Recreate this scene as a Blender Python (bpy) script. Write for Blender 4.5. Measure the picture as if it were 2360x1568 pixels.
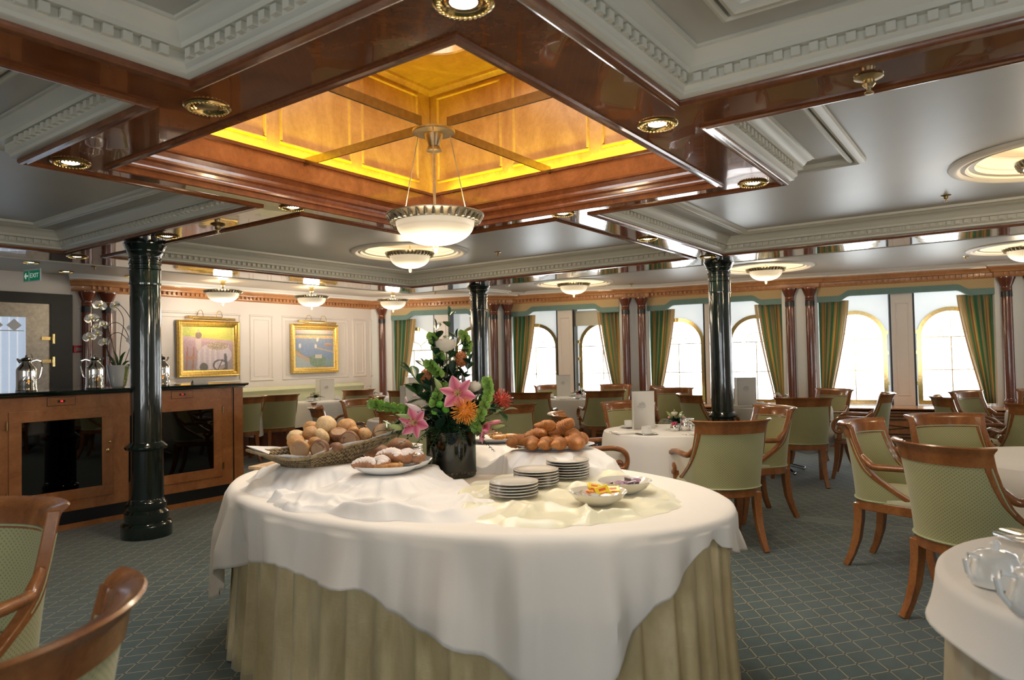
import bpy, bmesh, math, random
from math import sin, cos, pi, radians, sqrt, atan2
from mathutils import Vector, Matrix
for _o in list(bpy.data.objects): bpy.data.objects.remove(_o)
SC = bpy.context.scene
COL = SC.collection
# ------------------------------------------------------------------ camera
YAW, PITCH, ROLL, FPX = 0.62323, 0.02690, -0.020324, 1607.3
fw = Vector((cos(YAW)*cos(PITCH), sin(YAW)*cos(PITCH), sin(PITCH)))
rt = Vector((sin(YAW), -cos(YAW), 0.0)); up = rt.cross(fw)
r2 = cos(ROLL)*rt + sin(ROLL)*up; u2 = -sin(ROLL)*rt + cos(ROLL)*up
cam_d = bpy.data.cameras.new('camera'); cam = bpy.data.objects.new('camera', cam_d); COL.objects.link(cam)
cam_d.sensor_fit = 'HORIZONTAL'; cam_d.sensor_width = 36.0; cam_d.lens = 36.0*FPX/2360.0
cam.matrix_world = Matrix(((r2.x, u2.x, -fw.x, 0), (r2.y, u2.y, -fw.y, 0), (r2.z, u2.z, -fw.z, 1.35), (0, 0, 0, 1)))
cam_d.clip_start = 0.05; cam_d.clip_end = 200
cam_d.dof.use_dof = True; cam_d.dof.focus_distance = 4.3; cam_d.dof.aperture_fstop = 3.5
SC.camera = cam
# ------------------------------------------------------------------ render look
SC.view_settings.view_transform = 'Standard'; SC.view_settings.look = 'None'
SC.view_settings.gamma = 1.0; SC.view_settings.use_curve_mapping = False
SC.view_settings.exposure = 0.12
try:
    SC.cycles.max_bounces = 7; SC.cycles.diffuse_bounces = 4; SC.cycles.glossy_bounces = 4
    SC.cycles.transmission_bounces = 6; SC.cycles.transparent_max_bounces = 8
    SC.cycles.caustics_reflective = False; SC.cycles.caustics_refractive = False
    SC.cycles.sample_clamp_indirect = 6.0; SC.cycles.use_denoising = True
    SC.cycles.use_adaptive_sampling = True; SC.cycles.adaptive_threshold = 0.02
except Exception:
    pass
# ------------------------------------------------------------------ world: bright overcast sea sky
W = bpy.data.worlds.new('sky'); SC.world = W; W.use_nodes = True
_n = W.node_tree.nodes; _l = W.node_tree.links; _n.clear()
_bg = _n.new('ShaderNodeBackground'); _wo = _n.new('ShaderNodeOutputWorld')
_bg.inputs['Color'].default_value = (0.93, 0.97, 1.0, 1); _bg.inputs['Strength'].default_value = 7.0
_l.new(_bg.outputs[0], _wo.inputs[0])

def add_light(name, kind, loc, energy, color=(1, 1, 1), size=0.1, size_y=None, direction=None, portal=False, spot=None):
    d = bpy.data.lights.new(name, kind); o = bpy.data.objects.new(name, d); COL.objects.link(o)
    d.energy = energy; d.color = color; o.location = loc
    if kind == 'AREA':
        d.shape = 'RECTANGLE'; d.size = size; d.size_y = size_y or size
        if portal: d.cycles.is_portal = True
    else:
        d.shadow_soft_size = size
    if spot:
        d.spot_size = spot; d.spot_blend = 0.7
    if direction is not None:
        o.rotation_euler = Vector(direction).to_track_quat('-Z', 'Y').to_euler()
    return o

# ------------------------------------------------------------------ materials
class NT:
    def __init__(s, name):
        s.m = bpy.data.materials.new(name); s.m.use_nodes = True
        s.t = s.m.node_tree; s.n = s.t.nodes; s.l = s.t.links
        s.b = s.n.get('Principled BSDF'); s.out = s.n.get('Material Output')
    def new(s, k): return s.n.new(k)
    def link(s, a, b): s.l.new(a, b)
    def _set(s, sock, v):
        if isinstance(v, bpy.types.NodeSocket): s.l.new(v, sock)
        else: sock.default_value = v
    def math(s, op, a, b=0.0, c=None):
        n = s.new('ShaderNodeMath'); n.operation = op
        s._set(n.inputs[0], a); s._set(n.inputs[1], b)
        if c is not None: s._set(n.inputs[2], c)
        return n.outputs[0]
    def coord(s, which='Object', scale=(1, 1, 1)):
        t = s.new('ShaderNodeTexCoord'); mp = s.new('ShaderNodeMapping')
        s.link(t.outputs[which], mp.inputs[0]); mp.inputs['Scale'].default_value = scale
        return mp.outputs[0]
    def noise(s, vec, scale, detail=4, rough=0.55, dist=0.0):
        n = s.new('ShaderNodeTexNoise'); s.link(vec, n.inputs['Vector'])
        n.inputs['Scale'].default_value = scale; n.inputs['Detail'].default_value = detail
        n.inputs['Roughness'].default_value = rough; n.inputs['Distortion'].default_value = dist
        return n.outputs['Fac']
    def ramp(s, fac, stops):
        r = s.new('ShaderNodeValToRGB'); s.link(fac, r.inputs[0]); e = r.color_ramp.elements
        e[0].position = stops[0][0]; e[0].color = (*stops[0][1], 1)
        e[1].position = stops[-1][0]; e[1].color = (*stops[-1][1], 1)
        for p, c in stops[1:-1]:
            q = e.new(p); q.color = (*c, 1)
        return r.outputs[0]
    def mix(s, fac, a, b):
        n = s.new('ShaderNodeMix'); n.data_type = 'RGBA'
        s._set(n.inputs[0], fac)
        for k, v in ((6, a), (7, b)):
            if isinstance(v, bpy.types.NodeSocket): s.link(v, n.inputs[k])
            else: n.inputs[k].default_value = (*v, 1) if len(v) == 3 else v
        return n.outputs[2]
    def bump(s, h, strength=0.2, dist=0.01):
        n = s.new('ShaderNodeBump'); s.link(h, n.inputs['Height'])
        n.inputs['Strength'].default_value = strength; n.inputs['Distance'].default_value = dist
        s.link(n.outputs[0], s.b.inputs['Normal']); return n.outputs[0]
    def p(s, **k):
        names = dict(rough='Roughness', metal='Metallic', coat='Coat Weight', coat_rough='Coat Roughness', spec='Specular IOR Level',
                     trans='Transmission Weight', ior='IOR', emit='Emission Strength', alpha='Alpha', sheen='Sheen Weight', sss='Subsurface Weight')
        for a, v in k.items(): s._set(s.b.inputs[names[a]], v)
        return s
    def base(s, c):
        if isinstance(c, bpy.types.NodeSocket): s.link(c, s.b.inputs['Base Color'])
        else: s.b.inputs['Base Color'].default_value = (*c, 1)
        return s
    def emitc(s, c, st):
        if isinstance(c, bpy.types.NodeSocket): s.link(c, s.b.inputs['Emission Color'])
        else: s.b.inputs['Emission Color'].default_value = (*c, 1)
        s._set(s.b.inputs['Emission Strength'], st); return s

def sc(c, k): return tuple(min(1.0, v*k) for v in c)
def simple(name, c, rough=0.5, var=0.12, scale=6.0, bump=0.0, bscale=60.0, which='Object', **k):
    t = NT(name); v = t.coord(which)
    f = t.noise(v, scale, 3)
    t.base(t.ramp(f, [(0.3, sc(c, 1-var)), (0.7, sc(c, 1+var))])); t.p(rough=rough, **k)
    if bump: t.bump(t.noise(v, bscale, 3), bump, 0.004)
    return t.m
def wood(name, dark, light, rough=0.3, coat=0.4, scale=3.0, stretch=(1, 1, 6), detail=6, dist=1.2, coat_rough=0.08, cbump=0.0, spec=0.5):
    t = NT(name); v = t.coord('Object', stretch)
    f = t.noise(v, scale, detail, 0.62, dist)
    f2 = t.noise(t.coord('Object'), scale*9, 4, 0.7, 0.5)
    f3 = t.math('ADD', t.math('MULTIPLY', f, 0.7), t.math('MULTIPLY', f2, 0.3))
    t.base(t.ramp(f3, [(0.32, dark), (0.52, tuple((a+b)/2 for a, b in zip(dark, light))), (0.68, light)]))
    t.p(rough=rough, coat=coat, coat_rough=coat_rough, spec=spec)
    if cbump:
        b = t.new('ShaderNodeBump'); t.link(t.noise(t.coord('Object'), 2.2, 2), b.inputs['Height'])
        b.inputs['Strength'].default_value = cbump; b.inputs['Distance'].default_value = 0.02
        t.link(b.outputs[0], t.b.inputs['Coat Normal']); t.link(b.outputs[0], t.b.inputs['Normal'])
    return t.m
M = {}
M['burl'] = wood('burl_gloss', (0.115, 0.032, 0.012), (0.30, 0.105, 0.036), 0.10, 1.0, 2.6, (1, 1, 1), 7, 2.0, 0.02, 0.10, spec=0.6)
M['bead'] = wood('bead_wood', (0.12, 0.034, 0.011), (0.26, 0.085, 0.026), 0.22, 0.6, 5, (1, 1, 1))
M['lantern'] = wood('lantern_burl', (0.32, 0.135, 0.036), (0.58, 0.30, 0.095), 0.30, 0.5, 3.2, (1, 1, .6), 8, 1.6, 0.12)
M['fascia'] = wood('fascia_burl', (0.20, 0.062, 0.018), (0.38, 0.135, 0.042), 0.2, 0.7, 3.4, (1, 1, 1), 8, 1.8, 0.06)
M['lantern_trim'] = wood('lantern_trim', (0.40, 0.20, 0.055), (0.66, 0.36, 0.11), 0.3, 0.4, 6, (1, 1, 1))
M['cornice'] = wood('cornice_wood', (0.38, 0.17, 0.065), (0.60, 0.30, 0.13), 0.35, 0.3, 5, (1, 1, 1))
M['chair'] = wood('chair_wood', (0.19, 0.062, 0.018), (0.42, 0.165, 0.048), 0.26, 0.5, 7, (1, 1, .35), 5, 0.8, 0.1)
M['mahog'] = wood('mahogany', (0.085, 0.020, 0.010), (0.20, 0.055, 0.024), 0.2, 0.8, 5, (1, 1, .3), coat_rough=0.06)
M['counter'] = wood('counter_burl', (0.30, 0.105, 0.035), (0.54, 0.235, 0.085), 0.28, 0.5, 3.4, (1, 1, .8), 7, 1.5, 0.1)
M['board'] = wood('board_wood', (0.50, 0.33, 0.18), (0.70, 0.50, 0.30), 0.5, 0.0, 6, (1, 6, 1))
M['cream'] = simple('cream_paint', (0.68, 0.66, 0.57), 0.38, 0.04, 2.0)
M['ceil'] = simple('ceiling_paint', (0.50, 0.49, 0.455), 0.36, 0.04, 1.5, 0.04, 30)
def panel_white_glare():
    t = NT('window_panel_glare'); n = t.noise(t.coord('Object'), 2, 2)
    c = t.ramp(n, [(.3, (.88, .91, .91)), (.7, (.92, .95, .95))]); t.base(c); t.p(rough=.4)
    tl = t.new('ShaderNodeBsdfTranslucent'); t.link(c, tl.inputs[0]); mx = t.new('ShaderNodeMixShader'); mx.inputs[0].default_value = .13  # translucent share added so the panels glow, imitating glare round the windows
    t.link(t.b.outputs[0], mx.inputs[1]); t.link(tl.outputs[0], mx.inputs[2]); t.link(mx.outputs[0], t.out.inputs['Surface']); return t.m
M['panelglare'] = panel_white_glare()
M['wallpaint'] = simple('wall_paint', (0.84, 0.785, 0.74), 0.42, 0.02, 2.0)
M['white'] = simple('window_white', (0.90, 0.93, 0.93), 0.4, 0.02, 2.0)
M['medal'] = simple('medallion_plaster', (0.80, 0.74, 0.64), 0.45, 0.03, 3.0)
M['black'] = simple('black_gap', (0.012, 0.012, 0.012), 0.5, 0.1)
M['plinth'] = simple('plinth_black', (0.012, 0.014, 0.016), 0.35, 0.2)
def metal(name, c, rough, var=0.15, scale=30):
    t = NT(name); f = t.noise(t.coord('Object'), scale, 3)
    t.base(t.ramp(f, [(0.3, sc(c, 1-var)), (0.7, sc(c, 1+var))])); t.p(rough=rough, metal=1.0); return t.m
M['brass'] = metal('brass', (0.83, 0.62, 0.27), 0.16)
M['brass_old'] = metal('aged_brass', (0.56, 0.44, 0.25), 0.34)
M['bronze'] = metal('antique_silver_gilt', (0.62, 0.55, 0.42), 0.36)
M['gold'] = metal('gilt_frame', (0.86, 0.58, 0.18), 0.34, 0.25, 40)
M['silver'] = metal('polished_silver', (0.90, 0.89, 0.86), 0.06, 0.05)
M['steel'] = metal('steel_frame', (0.36, 0.34, 0.31), 0.3)
M['linen'] = simple('white_linen', (0.84, 0.82, 0.79), 0.75, 0.02, 3, 0.10, 220, sheen=0.2)
M['linen_warm'] = simple('cream_linen', (0.85, 0.80, 0.73), 0.72, 0.02, 3, 0.08, 220, sheen=0.2)
M['napkin'] = simple('white_napkin', (0.86, 0.83, 0.79), 0.7, 0.02, 5, 0.1, 200)
M['porcelain'] = simple('porcelain', (0.72, 0.68, 0.59), 0.12, 0.02, 4, coat=0.6)
M['porcelain_w'] = simple('white_porcelain', (0.82, 0.82, 0.80), 0.14, 0.02, 4, coat=0.6)
M['platerim'] = simple('dark_blue_rim', (0.02, 0.03, 0.07), 0.2, 0.1)
M['satin'] = simple('ivory_satin', (0.85, 0.80, 0.58), 0.32, 0.04, 4, sheen=0.4)
def satin_skirt():
    t = NT('champagne_satin'); v = t.coord('Object', (1, 1, .35))
    f = t.noise(v, 9, 4, 0.6, 0.6)
    t.base(t.ramp(f, [(0.3, (0.54, 0.43, 0.21)), (0.7, (0.76, 0.63, 0.37))])); t.p(rough=0.30, sheen=0.3)
    t.bump(t.noise(t.coord('Object', (1, 1, 2.2)), 14, 3, 0.6, 0.8), 0.35, 0.01); return t.m
M['skirt'] = satin_skirt()
def lattice(t, x, y, px, py, ox, oy, w):
    u = t.math('DIVIDE', x, px); v = t.math('DIVIDE', y, py)
    a = t.math('SUBTRACT', t.math('ADD', u, v), ox); b = t.math('SUBTRACT', t.math('SUBTRACT', u, v), oy)
    da = t.math('PINGPONG', a, 0.5); db = t.math('PINGPONG', b, 0.5)
    line = t.math('MAXIMUM', t.math('LESS_THAN', da, w), t.math('LESS_THAN', db, w))
    rr = t.math('ADD', t.math('MULTIPLY', da, da), t.math('MULTIPLY', db, db))
    return line, rr, da, db
def carpet():
    t = NT('carpet'); v = t.coord('Object')
    s = t.new('ShaderNodeSeparateXYZ'); t.link(v, s.inputs[0]); x, y = s.outputs[0], s.outputs[1]
    line, rr, da, db = lattice(t, x, y, 0.166, 0.125, 0.84, 0.33, 0.022)
    fine = t.noise(v, 260, 2); mid = t.noise(v, 9, 4, 0.6)
    wear = t.math('MULTIPLY', line, t.math('ADD', 0.35, t.math('MULTIPLY', mid, 0.9)))
    base = t.ramp(t.math('ADD', t.math('MULTIPLY', fine, 0.5), t.math('MULTIPLY', mid, 0.5)),
                  [(0.35, (0.018, 0.044, 0.046)), (0.65, (0.042, 0.086, 0.088))])
    c = t.mix(wear, base, (0.40, 0.31, 0.17))
    dot = t.math('LESS_THAN', rr, 0.0035); petal = t.math('SUBTRACT', t.math('LESS_THAN', rr, 0.013), dot)
    c = t.mix(t.math('MULTIPLY', petal, t.math('MULTIPLY', 0.75, t.math('GREATER_THAN', t.math('ABSOLUTE', t.math('SUBTRACT', da, db)), 0.05))), c, (0.34, 0.27, 0.17))
    c = t.mix(dot, c, (0.012, 0.012, 0.016))
    # woven border band between the two carpet lengths
    inb = t.math('LESS_THAN', t.math('ABSOLUTE', t.math('SUBTRACT', x, 6.02)), 0.085)
    ed = t.math('LESS_THAN', t.math('ABSOLUTE', t.math('SUBTRACT', t.math('ABSOLUTE', t.math('SUBTRACT', x, 6.02)), 0.078)), 0.007)
    chk = t.new('ShaderNodeTexChecker'); t.link(v, chk.inputs[0]); chk.inputs['Scale'].default_value = 70
    c = t.mix(inb, c, t.mix(chk.outputs['Fac'], (0.05, 0.08, 0.075), (0.10, 0.13, 0.11)))
    c = t.mix(ed, c, (0.20, 0.21, 0.17))
    t.base(c); t.p(rough=0.85, spec=0.25, sheen=0.35); t.bump(fine, 0.5, 0.004); return t.m
M['carpet'] = carpet()
def fabric(name, c, dotc, linec, scale=0.0165):
    t = NT(name); tc = t.new('ShaderNodeTexCoord')
    s = t.new('ShaderNodeSeparateXYZ'); t.link(tc.outputs['UV'], s.inputs[0])
    line, rr, da, db = lattice(t, s.outputs[0], s.outputs[1], scale, scale, 0.0, 0.0, 0.06)
    dot = t.math('LESS_THAN', rr, 0.030)
    # centre dots of the diamonds
    n = t.noise(t.coord('Object'), 5, 3)
    b = t.ramp(n, [(0.3, sc(c, .94)), (0.7, sc(c, 1.05))])
    ra = t.math('SUBTRACT', 0.5, da); rb = t.math('SUBTRACT', 0.5, db)
    cd = t.math('ADD', t.math('MULTIPLY', ra, ra), t.math('MULTIPLY', rb, rb))
    col = t.mix(t.math('MULTIPLY', line, 0.5), b, linec)
    col = t.mix(t.math('MULTIPLY', t.math('LESS_THAN', cd, 0.035), 0.85), col, dotc)
    t.base(col); t.p(rough=0.75, sheen=0.3, spec=0.3); return t.m
M['fabric'] = fabric('chair_fabric', (0.385, 0.375, 0.185), (0.12, 0.18, 0.13), (0.50, 0.46, 0.24))
M['seatfab'] = simple('seat_fabric', (0.56, 0.55, 0.38), 0.7, 0.05, 8, 0.1, 200)
M['piping'] = simple('green_piping', (0.40, 0.44, 0.26), 0.7, 0.1, 80)
M['banq'] = simple('banquette_fabric', (0.60, 0.62, 0.42), 0.65, 0.04, 6, 0.05, 90)
def green_marble():
    t = NT('green_marble_lacquer'); v = t.coord('Object')
    f = t.noise(v, 14, 8, 0.7, 1.5)
    t.base(t.ramp(f, [(0.35, (0.003, 0.006, 0.006)), (0.6, (0.006, 0.016, 0.012)), (0.8, (0.014, 0.04, 0.024))]))
    t.p(rough=0.12, coat=1.0, coat_rough=0.03); t.bump(t.noise(t.coord('Object', (1, 1, .08)), 26, 3, 0.6, 0.4), 0.35, 0.006); return t.m
M['marble'] = green_marble()
def shade_glass(strength):
    t = NT('alabaster_glass'); v = t.coord('Object')
    s = t.new('ShaderNodeSeparateXYZ'); t.link(v, s.inputs[0])
    def spot(cx, cy):
        dx = t.math('SUBTRACT', s.outputs[0], cx); dy = t.math('SUBTRACT', s.outputs[1], cy)
        d2 = t.math('ADD', t.math('MULTIPLY', dx, dx), t.math('MULTIPLY', dy, dy))
        return t.math('POWER', 2.718, t.math('MULTIPLY', d2, -170.0))
    # glow of two bulbs painted into the glass emission; no bulbs modelled
    g = t.math('ADD', spot(0.056, -0.078), spot(-0.056, 0.078))
    st = t.math('ADD', strength*0.42, t.math('MULTIPLY', g, strength*3.2))
    # engraved rings and leaves
    r = t.math('SQRT', t.math('ADD', t.math('MULTIPLY', s.outputs[0], s.outputs[0]), t.math('MULTIPLY', s.outputs[1], s.outputs[1])))
    ring = t.math('LESS_THAN', t.math('PINGPONG', t.math('DIVIDE', r, 0.052), 0.5), 0.022)
    st = t.math('MULTIPLY', st, t.math('SUBTRACT', 1.0, t.math('MULTIPLY', ring, 0.28)))
    t.base((0.86, 0.78, 0.64)); t.p(rough=0.35)
    t.emitc((1.0, 0.80, 0.52), st); return t.m
M['shade'] = shade_glass(.85)
def emis(name, c, st, base=(0.8, 0.8, 0.8)):
    t = NT(name); n = t.noise(t.coord('Object'), 3, 2)
    t.base(base); t.emitc(t.ramp(n, [(0.2, sc(c, .97)), (0.8, c)]), st); return t.m
M['bulb'] = emis('downlight_bulb', (1.0, 0.86, 0.62), 14)
def glass(name, c=(1, 1, 1), rough=0.0, mixf=0.9):
    t = NT(name); tr = t.new('ShaderNodeBsdfTransparent'); gl = t.new('ShaderNodeBsdfGlossy'); mx = t.new('ShaderNodeMixShader')
    n = t.noise(t.coord('Object'), 2, 2); t.link(t.ramp(n, [(0, sc(c, .98)), (1, c)]), tr.inputs['Color'])
    gl.inputs['Roughness'].default_value = rough; mx.inputs[0].default_value = 1-mixf
    t.link(tr.outputs[0], mx.inputs[1]); t.link(gl.outputs[0], mx.inputs[2]); t.link(mx.outputs[0], t.out.inputs['Surface']); return t.m
M['pane'] = glass('window_glass', (0.98, 1.0, 1.0), 0.0, 0.94)
M['smoke'] = glass('smoked_door_glass', (0.05, 0.05, 0.055), 0.02, 0.93)
M['vaseglass'] = glass('vase_glass', (0.30, 0.38, 0.32), 0.01, 0.92)
M['clear'] = glass('clear_glass', (0.95, 0.95, 0.95), 0.02, 0.80)
# ------------------------------------------------------------------ mesh helpers
class MB:
    def __init__(s, mtx=None):
        s.v = []; s.f = []; s.uv = {}; s.M = mtx or Matrix.Identity(4)
    def add(s, vs, fs, uvs=None):
        b = len(s.v); s.v += [s.M @ Vector(p) for p in vs]
        for i, f in enumerate(fs):
            s.f.append([b+k for k in f])
            if uvs is not None: s.uv[len(s.f)-1] = [uvs[k] for k in f]
        return s
    def box(s, x0, y0, z0, x1, y1, z1):
        vs = [(x, y, z) for z in (z0, z1) for y in (y0, y1) for x in (x0, x1)]
        return s.add(vs, [(0, 2, 3, 1), (4, 5, 7, 6), (0, 1, 5, 4), (2, 6, 7, 3), (0, 4, 6, 2), (1, 3, 7, 5)])
    def prism(s, poly, z0, z1):
        n = len(poly); vs = [(x, y, z0) for x, y in poly]+[(x, y, z1) for x, y in poly]
        return s.add(vs, [tuple(range(n))[::-1], tuple(range(n, 2*n))]+[(i, (i+1) % n, n+(i+1) % n, n+i) for i in range(n)])
    def lathe(s, prof, c=(0, 0, 0), n=24, capb=True, capt=True, flute=None):
        vs = []; fs = []
        for i, (r, z) in enumerate(prof):
            for k in range(n):
                a = 2*pi*k/n; rr = r
                if flute and flute[0] <= z <= flute[1] and k % 2: rr = r*flute[2]
                vs.append((c[0]+rr*cos(a), c[1]+rr*sin(a), c[2]+z))
        m = len(prof)
        for i in range(m-1):
            for k in range(n):
                fs.append((i*n+k, i*n+(k+1) % n, (i+1)*n+(k+1) % n, (i+1)*n+k))
        if capb: fs.append(tuple(range(n))[::-1])
        if capt: fs.append(tuple((m-1)*n+k for k in range(n)))
        return s.add(vs, fs)
    def tube(s, path, r, n=8, cap=True, sq=False, up=(0, 0, 1)):
        P = [Vector(p) for p in path]; m = len(P); vs = []; fs = []
        R = r if isinstance(r, (list, tuple)) else [r]*m
        for i, p in enumerate(P):
            d = (P[min(i+1, m-1)]-P[max(i-1, 0)]).normalized(); U = Vector(up)
            if abs(d.dot(U)) > 0.98: U = Vector((1, 0, 0)) if abs(d.x) < .9 else Vector((0, 1, 0))
            a = d.cross(U).normalized(); b = a.cross(d)
            ri = R[i]; rx, ry = ri if isinstance(ri, (list, tuple)) else (ri, ri)
            for k in range(n):
                t = 2*pi*(k+.5)/n
                cx, cy = cos(t), sin(t)
                if sq: k2 = 1/max(abs(cx), abs(cy)); cx *= k2; cy *= k2
                vs.append(p+a*cx*rx+b*cy*ry)
        for i in range(m-1):
            for k in range(n): fs.append((i*n+k, i*n+(k+1) % n, (i+1)*n+(k+1) % n, (i+1)*n+k))
        if cap: fs += [tuple(range(n))[::-1], tuple((m-1)*n+k for k in range(n))]
        return s.add(vs, fs)
    def grid(s, fn, nu, nv, closed=False, uvf=None, flip=False):
        vs = []; uv = []; fs = []; cu = nu if closed else nu+1
        for j in range(nv+1):
            for i in range(cu):
                p = fn(i/nu, j/nv); vs.append(p); uv.append(uvf(i/nu, j/nv) if uvf else (i/nu, j/nv))
        for j in range(nv):
            for i in range(nu):
                a = j*cu+i; b = j*cu+(i+1) % cu; f = (a, b, b+cu, a+cu)
                fs.append(f[::-1] if flip else f)
        return s.add(vs, fs, uv)
    def sweep(s, path, prof, closed=False):
        """path: xy points; prof: (offset to the left of travel, z); mitred corners"""
        P = [Vector((p[0], p[1])) for p in path]; n = len(P); m = len(prof); vs = []; fs = []
        for i in range(n):
            a = P[(i-1) % n] if (closed or i > 0) else None; b = P[(i+1) % n] if (closed or i < n-1) else None
            d1 = (P[i]-a).normalized() if a is not None else None; d2 = (b-P[i]).normalized() if b is not None else None
            if d1 is None: d1 = d2
            if d2 is None: d2 = d1
            n1 = Vector((-d1.y, d1.x)); n2 = Vector((-d2.y, d2.x)); bb = (n1+n2)
            bb = bb/(1+n1.dot(n2)) if (1+n1.dot(n2)) > 1e-4 else n1
            for o, z in prof: vs.append((P[i].x+bb.x*o, P[i].y+bb.y*o, z))
        for i in range(n if closed else n-1):
            j = (i+1) % n
            for k in range(m-1): fs.append((i*m+k, j*m+k, j*m+k+1, i*m+k+1))
        if not closed: fs += [tuple(range(m)), tuple((n-1)*m+k for k in range(m))[::-1]]
        return s.add(vs, fs)
    def ball(s, c, r, n=10, m=7, sx=1, sy=1, sz=1):
        vs = [(c[0], c[1], c[2]-r*sz)]; fs = []
        for j in range(1, m):
            t = -pi/2+pi*j/m
            for k in range(n): a = 2*pi*k/n; vs.append((c[0]+r*sx*cos(t)*cos(a), c[1]+r*sy*cos(t)*sin(a), c[2]+r*sz*sin(t)))
        vs.append((c[0], c[1], c[2]+r*sz)); L = len(vs)-1
        for k in range(n):
            fs.append((0, 1+(k+1) % n, 1+k)); fs.append((L, L-n+k, L-n+(k+1) % n))
        for j in range(m-2):
            for k in range(n): fs.append((1+j*n+k, 1+j*n+(k+1) % n, 1+(j+1)*n+(k+1) % n, 1+(j+1)*n+k))
        return s.add(vs, fs)
    def mesh(s, name, mat, smooth=40):
        me = bpy.data.meshes.new(name); me.from_pydata([tuple(v) for v in s.v], [], s.f); me.update()
        if s.uv:
            ul = me.uv_layers.new(name='uv')
            for pi_, poly in enumerate(me.polygons):
                u = s.uv.get(pi_)
                if u:
                    for k, li in enumerate(poly.loop_indices): ul.data[li].uv = u[k]
        bm = bmesh.new(); bm.from_mesh(me); bmesh.ops.recalc_face_normals(bm, faces=bm.faces); bm.to_mesh(me); bm.free()
        if smooth:
            for p_ in me.polygons: p_.use_smooth = True
            me.set_sharp_from_angle(angle=radians(smooth))
        for x in (mat if isinstance(mat, list) else [mat]): me.materials.append(x)
        return me
    def build(s, name, mat, parent=None, smooth=40, bevel=0, subd=0):
        o = bpy.data.objects.new(name, s.mesh(name, mat, smooth)); COL.objects.link(o)
        if parent is not None: o.parent = parent
        if bevel:
            b = o.modifiers.new('bevel', 'BEVEL'); b.width = bevel; b.segments = 2; b.limit_method = 'ANGLE'
        if subd:
            q = o.modifiers.new('sub', 'SUBSURF'); q.levels = subd; q.render_levels = subd
        return o
def tag(o, label=None, cat=None, group=None, kind=None):
    if label: o['label'] = label
    if cat: o['category'] = cat
    if group: o['group'] = group
    if kind: o['kind'] = kind
    return o
def thing(name, label, cat, loc=(0, 0, 0), rz=0.0, group=None):
    o = bpy.data.objects.new(name, None); COL.objects.link(o); o.empty_display_size = 0.1
    o.location = loc; o.rotation_euler = (0, 0, rz); return tag(o, label, cat, group)
def dup(root, loc=None, rz=None, label=None, group=None, rot=None, scale=None):
    def cp(o, par):
        c = o.copy(); COL.objects.link(c); c.parent = par
        for ch in KIDS.get(o.name, []): cp(ch, c)
        return c
    KIDS = {}
    for o in COL.objects:
        if o.parent is not None: KIDS.setdefault(o.parent.name, []).append(o)
    r = cp(root, None)
    if loc is not None: r.location = loc
    if rz is not None: r.rotation_euler = (0, 0, rz)
    if rot is not None: r.rotation_euler = rot
    if scale is not None: r.scale = scale
    if label: r['label'] = label
    if group: r['group'] = group
    return r
def struct(o, label=None):
    o['kind'] = 'structure'
    if label: o['label'] = label
    return o
def rot_z(a): return Matrix.Rotation(a, 4, 'Z')
def T(x, y, z=0): return Matrix.Translation((x, y, z))
RND = random.Random(7)
# ================================================================== ROOM SHELL
H = 2.36; HC = 2.52; YW = 9.66
AX0, AX1, AY0, AY1 = 1.66, 4.08, 1.387, 3.67          # lantern opening
RX0, RX1, RY0, RY1 = 1.36, 4.30, 1.07, 3.89           # beam ring round it
BX0, BX1, BY0, BY1 = -1.26, 7.0, -1.62, 6.72          # coffered field
CXa, CXb, CYa, CYb = 2.665, 2.99, 2.38, 2.675         # cross beams
XMIN, YMIN, XMAX = -4.2, -4.2, 12.4
floor = struct(MB().box(XMIN, YMIN, -0.05, XMAX, YW+.4, 0).build('floor', M['carpet'], smooth=0), 'green carpet with a tan diamond lattice')
MEDC = [(5.42, 5.22), (5.40, -.30), (9.42, 5.56), (9.69, 2.70), (9.93, -.18)]
def ceiling_plane():
    bm = bmesh.new(); ed = []
    def loop(P):
        v = [bm.verts.new((x, y, HC)) for x, y in P]; ed.extend(bm.edges.new((v[i], v[(i+1) % len(v)])) for i in range(len(v)))
    loop([(XMIN, YMIN), (XMAX, YMIN), (XMAX, YW+.4), (XMIN, YW+.4)])
    loop([(AX0-.14, AY0-.14), (AX1+.14, AY0-.14), (AX1+.14, AY1+.14), (AX0-.14, AY1+.14)])
    for cx, cy in MEDC: loop([(cx+.47*cos(2*pi*k/48), cy+.47*sin(2*pi*k/48)) for k in range(48)])
    bmesh.ops.triangle_fill(bm, edges=ed, use_beauty=True, use_dissolve=False)
    me = bpy.data.meshes.new('ceiling'); bm.to_mesh(me); bm.free(); me.materials.append(M['ceil'])
    o = bpy.data.objects.new('ceiling', me); COL.objects.link(o); return o
struct(ceiling_plane(), 'smooth pale grey painted ceiling')
blocker = MB(); zt = HC+.20  # unseen slab added above the ceiling to keep sky light out
for x0, y0, x1, y1 in ((XMIN, YMIN, AX0-.19, YW+.4), (AX1+.19, YMIN, XMAX, YW+.4), (AX0-.19, YMIN, AX1+.19, AY0-.19), (AX0-.19, AY1+.19, AX1+.19, YW+.4)): blocker.box(x0, y0, zt, x1, y1, zt+.05)
struct(blocker.build('ceiling_light_block', M['white'], smooth=0), 'added slab above the ceiling that blocks outside light')
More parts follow.
